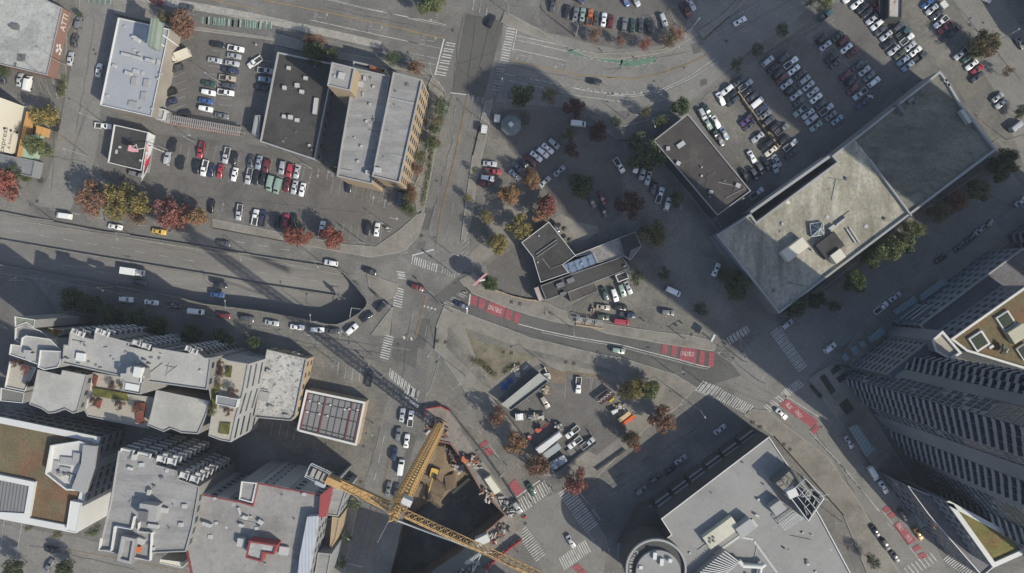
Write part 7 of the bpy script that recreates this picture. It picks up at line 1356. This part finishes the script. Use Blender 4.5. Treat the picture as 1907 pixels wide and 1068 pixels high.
# (view, base x, y, towards x, y, height, label)
LM = [('R2C2',1180,805,1240,860,9.5,'lamp at the lower corner of the long lot'),('R2C2',865,945,900,990,9,'lamp on the barrier above the expressway portal'),('R2C1',400,640,440,690,9,'lamp on the upper expressway barrier near the left edge'),('R2C1',960,740,980,790,9,'lamp on the upper expressway barrier above the white car'),('R2C2',335,885,350,930,9,'lamp on the expressway barrier below the black car'),
 ('R3C1',210,50,300,20,9,'lamp beside the lower expressway wall nearest the left edge'),('R3C1',832,100,890,130,9,'lamp beside the lower expressway wall above the white SUV'),('R3C1',1320,240,1390,210,9,'lamp beside the lower expressway wall above the white van'),('R3C2',228,250,230,200,8,'lamp on the lower expressway wall above the dark SUV'),('R3C2',835,350,835,300,8,'lamp on the lower expressway wall by the white SUV'),
 ('R3C2',710,560,760,570,9,'lamp at the corner above the peeling roof building'),('R3C2',1045,465,1060,420,9,'lamp on the street below the portal'),('R3C2',985,670,1000,650,8,'lamp at the top of the pavilion car stalls'),('R3C2',1240,600,1250,640,8,'lamp near the dark pickup on the apron'),
 ('R1C1',765,905,700,880,9,'pole between the shop and the blue roofed building'),('R1C1',480,480,390,430,8.5,'pole in front of the brick red wall'),('R1C1',335,555,300,500,8,'pole at the lower corner of the speckled roof'),('R1C1',945,30,900,40,9,'pole at the top corner of the blue roofed building'),('R2C1',655,165,600,150,9,'lamp on the side street above the shop shadow'),
 ('R1C1',1440,1050,1500,1040,9,'pole above the red pickup in the long lot'),('R2C2',795,255,740,260,9,'pole at the right end of the second lot row'),('R2C2',965,300,990,330,9,'pole at the corner of the tan office block'),('B8',640,545,600,520,8,'lamp in the middle of the lot beside the blue roof'),
 ('R1C2',865,345,865,290,6,'white pole before the dark trees by the tan office block'),('R1C3',185,580,180,460,8,'signal pole at the upper right corner of the tan office block'),('R1C3',275,695,240,650,7,'signal pole on the island below the big junction'),('R1C3',740,105,690,70,9,'signal pole at the top right of the big junction'),('R1C3',700,680,690,560,7,'signal pole at the shaded corner of the big junction'),
 ('R1C3',600,935,560,870,9,'lamp beside the white kerbside shelter'),('R1C3',1235,270,1180,200,10,'lamp on the kerb left of the green bike lane'),('A7',455,440,400,380,9,'lamp at the foot of the curved lot'),('R1C4',490,345,500,400,6,'short signal pole on the curved street'),('R1C4',600,250,640,200,8,'pole at the shade edge of the curved lot'),('R1C4',310,920,320,960,7,'pole before the brown roofed building'),
 ('R1C4',140,880,250,910,8,'white pole at the lit corner left of the brown roof'),('R2C3',110,400,60,380,8,'white pole in the hedge by the tan office block'),('R2C3',330,890,370,900,8,'pole above the left crosswalk of the central junction'),('R2C2',1385,700,1370,690,7,'lamp by the parked trailer at the lot corner'),
 ('R3C3',200,550,170,590,8,'signal pole left of the dry grass triangle'),('R3C3',330,285,300,270,7,'signal pole at the start of the bus lane street'),('R3C3',1200,395,1205,430,9,'lamp above the middle of the curved street'),('R3C3',1005,665,960,690,9,'lamp behind the metal shed'),('R3C3',425,750,390,790,8,'lamp on the walk left of the metal shed'),
 ('R3C4',460,710,510,700,9,'lamp on the walk below the second bus lane'),('R3C4',640,975,670,1025,9,'lamp at the bend above the shaded street'),('R3C4',545,905,500,930,9,'pole beside the rusty tree right of the yard'),('R3C4',820,530,790,560,7,'signal pole at the tip of the triangular lot'),('R3C4',690,795,700,830,6,'signal pole left of the diagonal crosswalk'),('R3C4',1120,790,1100,760,7,'signal pole at the shaded crossing'),
 ('R4C3',1300,795,1340,940,9,'lamp in shade right of the lower junction'),('R4C3',960,500,930,440,7,'signal pole by the red tree at the lower junction'),('R4C3',660,345,620,380,8,'pole on the lane right of the excavation'),('R4C2',1130,70,1150,100,8,'pole right of the ribbed pavilion'),('R4C2',960,760,990,775,8,'lamp beside the lowest avenue trees'),
 ('R4C5',530,480,470,420,8,'lamp at the shaded kerb by the white vans'),('R4C5',170,690,130,690,6,'sign pole at the corner of the cinema roof'),('R1C5',1350,320,1500,230,9,'lamp on the pavement at the top right corner'),('R2C1',1240,120,1130,115,7,'lamp between shop sign and the first lot row'),('R2C4',925,520,1050,430,5,'pale rail post at the lower corner of the brown roof'),
 ('R1C5',1450,1030,1400,980,8,'pole on the tan street at the right edge'),('R3C1',1050,0,1080,10,5,'short pole over the expressway by the box truck')]
for v,bx,by,hx,hy,h,l in LM: lamp(v,bx,by,hx,hy,h,'grey '+l if l.startswith(('lamp','pole','signal')) else l)
# gantry sign on the portal
g = WP(Z('R3C2',(985,165),(1150,260)),0); t = thing('sign_gantry',(*g[1],0),'dark sign gantry over the expressway portal','gantry')
mb = MB(); A,B = WP(Z('R3C2',(975,150),(1000,195)),-2); mb.prism([A,B,B+Vector((.5,.1)),A+Vector((.5,.1))],-3.4,-.6,True); mb.build('sign_board', dark_unit, t); mb = MB(); mb.tube((*W(Z('R3C2',(1070,340))[0]),0),(*W(Z('R3C2',(1085,252))[0],3),3),.12,n=5); mb.tube((*W(Z('R3C2',(1085,252))[0],3),3),(*W(Z('R3C2',(1155,262))[0],3),3),.1,n=5); mb.tube((*W(Z('R3C2',(1040,185))[0],-1.5),-1.5),(*A,-1.5),.1,n=5); mb.build('frame', lampm, t)
# signal mast arms over the junctions
def mast(v, pts, h, label):
    q = WP(Z(v,*pts)); t = thing('traffic_signal',(*q[0],0),label,'traffic signal','traffic signals'); MB().tube((*q[0],0),(*q[0],h),.14,n=7).build('pole', lampm, t); MB().tube((*q[0],h-.3),(*q[1],h),.09,.06,n=6).build('arm', lampm, t)
    for u in (.5,.95): p = q[0].lerp(q[1],u); MB().box(p.x,p.y,.4,.45,h-1.3,h-.1,0,True).build('signal_head', blackp, t)
mast('R3C3',[(262,225),(160,110)],6,'signal mast arm reaching over the central junction from the bus lane corner'); mast('R2C3',[(335,1030),(230,950)],6,'signal mast arm above the left crosswalk of the central junction'); mast('R3C2',[(1400,250),(1340,200)],6,'signal mast arm by the queue at the portal corner'); mast('R3C2',[(1320,750),(1240,660)],6,'signal mast arm on the apron by the dark pickup')
mast('R1C3',[(640,30),(540,10)],6,'signal mast arm at the top of the big junction'); mast('R3C4',[(555,470),(640,425)],5,'signal mast arm at the tip of the triangular lot'); mast('R4C3',[(1190,760),(1290,880)][:2],6,'signal mast arm over the lower junction from the shaded side'); mast('R3C4',[(1000,640),(960,560)],6,'signal mast arm on the hatched island')
# wires, parklets, plaza bits
tag((lambda mb:[mb.tube((*W(Z('R1C3',(1300,1100))[0],9),9),(*W(Z('R1C4',(150,880))[0],9),9),.04,n=3), mb][1])(MB()).build('overhead_wire', dark_unit),'single overhead wire crossing the shaded lane to the lit corner','wire')
for i in range(3):
    x = 360 + i*125; y = 765+i*18; p = W(Z('B1',(x,y))[0],2.6); t = thing('food_stall',(p.x,p.y,.2),f"{['left','middle','right'][i]} of the three pale framed stalls beside the curved street walk",'stall','three framed stalls on the walk'); mb = MB()
    a = R(-8); c_,s_ = math.cos(a),math.sin(a); Pp = [Vector((p.x+u*c_-w_*s_,p.y+u*s_+w_*c_)) for u,w_ in ((-1.3,-1),(1.3,-1),(1.3,1),(-1.3,1))]
    for k in range(4): A,B = Pp[k],Pp[(k+1)%4]; mb.tube((*A,2.4),(*B,2.4),.09,n=4); mb.tube((*A,.2),(*A,2.4),.07,n=4)
    mb.build('frame', rim_grey, t); MB().box(p.x,p.y+.2,1.8,1.0,2.2,2.3,a).build('awning', wall_slate, t); MB().box(p.x,p.y-.4,2.4,.8,.2,1.2,a).build('counter', wall_tan, t)
tag(MB().strip(WP(Z('B1',(300,820),(660,870))),.5,.2,.8).build('low_wall', wall_tan),'low tan wall in front of the three framed stalls','wall')
for i,(x,y) in enumerate(((1150,695),(1188,778))):
    p = W(Z('R2C3',(x,y))[0],2.4); t = thing('patio_parasol',(p.x,p.y,0),f"closed dark parasol on the terrace, {['nearer the plaza trees','nearer the restaurant roof'][i]}",'parasol','terrace parasols'); MB().tube((p.x,p.y,0),(p.x,p.y,2.6),.05,n=5).build('pole', dark_unit, t); mb = MB()
    for k in range(6): a1=k*math.pi/3;a2=a1+math.pi/3; mb.face([(p.x+.9*math.cos(a1),p.y+.9*math.sin(a1),1.9),(p.x+.9*math.cos(a2),p.y+.9*math.sin(a2),1.9),(p.x,p.y,2.7)])
    mb.build('canopy', wall_dark, t)
# contractor yard contents -------------------------------------------------------------
def boxthing(name,label,cat,v,pts,z0,z1,m,z=G2,extra=None):
    q = WP(Z(v,*pts),z1); c = centre(q); t = thing(name,(c.x,c.y,z),label,cat); MB().prism(q,z0,z1,True).build('body', m, t)
    MB().prism(inset(q,.12),z1,z1+.06).build('roof', m, t)
    for p in (q[0].lerp(q[2],.12),q[0].lerp(q[2],.88)): MB().tube((p.x-.5,p.y,z+.4),(p.x+.5,p.y,z+.4),.4,n=10).build('wheel', tyrem, t)
    return t
boxthing('trailer','long white box trailer in the contractor yard','trailer','B2',[(350,760),(550,615),(578,650),(390,802)],.9,3.6,surf('trailer_white',(.52,.52,.51),.6,.05,.06))
boxthing('trailer','light grey flat roofed trailer beside the white one','trailer','B2',[(400,805),(540,705),(572,750),(440,850)],.9,3.0,surf('trailer_grey',(.27,.29,.30),.6,.05,.1))
boxthing('trailer','trailer heaped under a crumpled blue-grey tarp at the yard corner','trailer','B2',[(445,890),(590,810),(625,860),(510,935)],.8,2.6,surf('tarp_bluegrey',(.20,.22,.27),.6,.2,.5,.8,3,.4,(.40,.40,.40),.8))
boxthing('flatbed_trailer','flat timber decked trailer behind the orange lift','trailer','B2',[(610,770),(660,745),(700,780),(650,815)],.6,1.0,surf('deck_grey',(.15,.145,.14)))
boxthing('wood_trailer','trailer with cream cover and orange side at the yard edge','trailer','B2',[(1045,510),(1140,435),(1165,460),(1070,535)],.6,2.0,surf('trailer_cream',(.42,.31,.17)))
boxthing('red_trailer','orange-red trailer frame beside the cream covered one','trailer','B2',[(1075,545),(1180,465),(1200,490),(1095,560)],.5,1.5,orm)
t = thing('flatbed_truck',(*W(Z('B2',(300,485))[0],1.5),G2),'white cab flatbed truck carrying a pile of scaffold in the yard','truck'); q=W(Z('B2',(215,485))[0],2)
MB().box(q.x,q.y,2.6,2.2,.7,2.2,R(3)).build('cab', paint('paint_white',PC['white']), t); MB().box(q.x-.2,q.y,1.0,2.0,2.2,2.5,R(3)).build('cab_roof', paint('paint_white',PC['white']), t); MB().box(q.x+.9,q.y,.1,1.9,1.5,2.15,R(3)).build('windscreen', glassm, t); q2=W(Z('B2',(340,480))[0],1.2); MB().box(q2.x,q2.y,7.0,2.3,.8,1.1,R(2)).build('flatbed', dark_unit, t)
for dx in (-3,.5,2.5):
    for dy in (-1,1): MB().tube((q2.x+dx-.0,q2.y+dy-.15,G2+.45),(q2.x+dx,q2.y+dy+.15,G2+.45),.45,n=10).build('wheel', tyrem, t)
clutter('scaffold tubes and boards loaded on the flatbed truck','B2',[(270,455),(430,455),(430,505),(270,505)],26,[rim_grey,palem,dark_unit,woodm],'scaffold_load','materials',1.15,(.3,1.4),(.3,1.2))
excavator('B2',380,585,-35,'scarlet',G2,'orange-red boom lift parked in the contractor yard',.62)
clutter('small red generator and barrels by the yard fence','B2',[(280,640),(310,620),(330,650),(300,675)],8,[redf,palem,redf],'generator','generator',G2,(.4,1.0),(.5,1.3))
clutter('green-grey tank and hoses above the white trailer','B2',[(510,520),(560,560),(580,590),(540,590)],14,[greenm,palem,dark_unit],'tank','tank',G2,(.5,1.4),(.8,2.2))
clutter('pallet of timber offcuts by the metal shed','B2',[(410,240),(450,215),(480,260),(440,290)],20,[woodm,palem,woodm],'timber_pile','timber',G2,(.4,1.2),(.2,.8))
clutter('white drums and boxes at the upper end of the metal shed','B2',[(400,150),(430,65),(480,110),(475,190),(430,185)],16,[palem,rim_white,dark_unit],'drums','drums',G2,(.5,1.1),(.5,1.4))
clutter('beige rocks and litter behind the metal shed','B2',[(140,90),(190,35),(230,60),(180,110)],16,[surf('rock',(.22,.20,.16)),palem],'rocks','rocks',G2,(.5,1.3),(.3,.9))
for i,(x,y,m,lab,w) in enumerate(((90,225,bluem,'lower bright blue crumpled tarp behind the metal shed',62),(135,180,bluem,'upper bright blue crumpled tarp behind the metal shed',50),(200,125,palem,'white crumpled tarp behind the metal shed',46),(265,68,surf('tarp_mixed',(.25,.18,.18),.7,.2,.5,1,3,.2,(.5,.5,.5),1),'white and maroon tarp at the top end of the metal shed',46))):
    p = W(Z('B2',(x,y))[0]); mb = MB(); rr = random.Random(i); k = w/4.546/S/2; pts = [[(p.x+u*k/2+rr.uniform(-.15,.15), p.y+v_*k/2+rr.uniform(-.15,.15), G2+.15+(2-abs(u))*(2-abs(v_))*.28*rr.uniform(.5,1.4)) for u in range(-2,3)] for v_ in range(-2,3)]
    for a in range(4):
        for b in range(4): mb.face([pts[a][b],pts[a][b+1],pts[a+1][b+1],pts[a+1][b]])
    tag(mb.build('tarp', m), lab, 'tarp')
st_ = thing('food_stand',(*W(Z('B2',(955,305))[0]),G2),'dark roofed open stand full of goods at the right of the yard','stand'); q = WP(Z('B2',(870,350),(985,258),(1030,298),(905,385)),2.8); MB().prism(q,2.5,2.7,True).build('roof', surf('stand_roof',(.055,.03,.03)), st_)
mb = MB(); 
for i in range(14): p = q[0].lerp(q[1],(i+.5)/14).lerp(q[3].lerp(q[2],(i+.5)/14),.35+.2*(i%3-1)*.6); mb.box(p.x,p.y,.4,.3,2.7,2.85,i)
mb.build('lanterns', palem, st_); mb = MB(); [mb.box(p.x,p.y,.15,.15,G2,2.5) for p in inset(q,.3)]; mb.build('post', woodm, st_); MB().prism(inset(q,.8),G2,1.2).build('counter', woodm, st_)
t = tag(MB().prism(WP(Z('B2',(975,352),(1012,322),(1022,335),(985,365)),2),G2,1.8).build('yellow_crate', surf('crate_yellow',(.42,.30,.04))),'yellow crate beside the dark roofed stand','crate')
tag(MB().prism(WP(Z('B2',(1048,262),(1065,245),(1108,285),(1100,318),(1075,300)),2.5),2.3,2.5,True).build('red_awning', surf('awning_rose',(.34,.12,.13))),'rose red awning between the stand and the yellow tree','awning')
tag(MB().prism(WP(Z('B2',(990,440),(1045,418),(1052,440),(1008,468)),2),G2,2.0).build('white_cabinet', rim_white),'white cabinet in the shade of the yard trees','cabinet')
clutter('ladders and planks under the yard trees','B2',[(1000,370),(1090,380),(1110,430),(1040,410)],18,[palem,woodm,dark_unit,rim_grey],'ladders','ladders',G2,(.3,1.2),(.3,1.0))
clutter('pallets in the shade between stand and cream trailer','B2',[(1060,440),(1110,425),(1100,470),(1060,480)],10,[dark_unit,woodm],'pallets','pallets',G2,(.5,1.1),(.3,1.0))
clutter('orange traffic cones and barriers by the parked grey SUV','B3',[(770,715),(795,712),(795,735),(775,735)],5,[orm],'traffic_cones','cones',.15,(.3,.5),(.5,.9))
clutter('motorbikes beside the white pickup in the shaded lot','A4',[(780,380),(830,360),(870,350),(860,390),(800,410)],8,[rim_white,dark_unit,rim_grey],'motorbikes','motorbikes',.15,(.3,.9),(.5,1.1))
clutter('beige cart of crates in the triangular lot','B1',[(490,600),(525,590),(540,650),(500,660)],8,[palem,woodm,surf('crate_rose',(.3,.15,.12))],'cart','cart',.15,(.5,1.1),(.6,1.6))
clutter('small trailer with grey load at the lower corner of the long lot','R2C2',[(1350,690),(1375,680),(1385,720),(1360,725)],7,[dark_unit,palem],'trailer','trailer',.15,(.5,1.1),(.6,1.3))
clutter('chairs and tables on the shaded terrace below the warehouse','B7',[(850,960),(930,960),(940,1020),(870,1030)],8,[wall_slate],'garden_furniture','furniture',.15)
clutter('planters and furniture on the corner terrace of the tower podium','B4',[(740,800),(780,790),(830,860),(790,880)],12,[palem,wall_dark,greenm],'terrace_planters','planters',26.4,(.4,1.0),(.4,.9))
clutter('yellow and pink litter bins at the corner above the bus lane','C6',[(180,370),(260,380),(270,420),(200,410)],6,[surf('crate_yellow2',(.35,.32,.12)),palem],'litter','litter',.26,(.3,.6),(.2,.5))
# ---------------------------------------------------------------- pedestrians
skin = surf('skin',(.35,.22,.16)); trou = surf('trousers',(.04,.045,.06))
def person(v, x, y, ang, shirt, hair, label, z=.15):
    p = W(Z(v,(x,y))[0]); t = thing('person',(p.x,p.y,z),label,'person',None,R(-ang))
    me = bpy.data.meshes.new('body'); sw = .16
    V_ = [(0,0,.95),(0,0,1.2),(0,0,1.42),(0,0,1.52),(0,0,1.64),(.02,0,1.74),(0,.2,1.4),(-.05,.27,1.12),(.08,.26,.9),(.12,.25,.82),(0,-.2,1.4),(.08,-.27,1.12),(-.05,-.26,.9),(-.06,-.25,.82),(0,.1,.9),(.08,.1,.5),(sw,.1,.09),(sw+.16,.1,.05),(0,-.1,.9),(.0,-.1,.5),(-sw,-.1,.11),(-sw+.14,-.1,.05)]
    E_ = [(0,1),(1,2),(2,3),(3,4),(4,5),(2,6),(6,7),(7,8),(8,9),(2,10),(10,11),(11,12),(12,13),(0,14),(14,15),(15,16),(16,17),(0,18),(18,19),(19,20),(20,21)]
    RD = [.15,.16,.13,.055,.1,.085,.065,.05,.04,.035,.065,.05,.04,.035,.1,.07,.045,.045,.1,.07,.045,.045]
    me.from_pydata(V_,E_,[]); o = bpy.data.objects.new('body', me); COL.objects.link(o); me.materials.append(surf('shirt_'+shirt,dict(dark=(.05,.05,.06),white=(.45,.45,.45),red=(.35,.05,.05),blue=(.08,.12,.25),grey=(.2,.2,.2))[shirt],.9,.05,.1))
    md = o.modifiers.new('skin','SKIN'); me.skin_vertices[0].data[0].use_root = True
    for i, r_ in enumerate(RD): me.skin_vertices[0].data[i].radius = (r_,r_)
    ss = o.modifiers.new('sub','SUBSURF'); ss.levels = 1; ss.render_levels = 1; o.parent = t
    mb = MB(); mb.cyl(0,0,.095,1.72,1.79,10); mb.cyl(-.02,0,.1,1.62,1.73,10); mb.build('hair', surf('hair_'+hair,dict(dark=(.03,.025,.02),fair=(.25,.18,.1))[hair]), t, local=True)
for a in (('B8',1008,145,200,'white','dark','person in a white shirt standing in the lot near the dark roof'),('R1C3',1437,385,180,'white','dark','person in white beside the green bike lane'),('R2C3',525,55,-80,'grey','dark','person in grey walking by the white kerbside shelter'),
          ('R4C3',730,915,120,'dark','dark','person in dark clothes on the walk below the excavation'),('R3C3',1065,305,10,'grey','dark','person in grey near the three framed stalls'),('R2C1',165,402,10,'dark','dark','person in dark clothes at the left edge by the red tree'),
          ('R3C2',1140,80+0,60,'dark','dark','person in dark clothes on the traffic island by the portal'),('R4C4',1130,285,60,'dark','dark','person in dark clothes on the walk beside the cinema roof'),('C5',845,412,0,'dark','dark','person in dark clothes crossing the triangular lot'),
          ('R1C4',215,440,90,'dark','fair','person on the right end of the green bike lane'),('R4C3',840,600,30,'red','dark','person in red on the crosswalk by the excavation'),('R4C3',800,565,30,'grey','fair','person in grey on the crosswalk by the excavation')): person(*a)
# ---------------------------------------------------------------- air
hm = bpy.data.materials.new('haze_air'); hm.use_nodes = True; n = hm.node_tree; n.nodes.clear(); o_ = n.nodes.new('ShaderNodeOutputMaterial'); pv = n.nodes.new('ShaderNodeVolumePrincipled')
pv.inputs['Color'].default_value = (.8,.85,.95,1); pv.inputs['Density'].default_value = .00010; pv.inputs['Anisotropy'].default_value = 0; n.links.new(pv.outputs[0], o_.inputs['Volume'])
mb = MB(); mb.box(0,0,3400,3400,-22,245,0,True); hz_ = mb.build('haze', hm, kind='stuff')
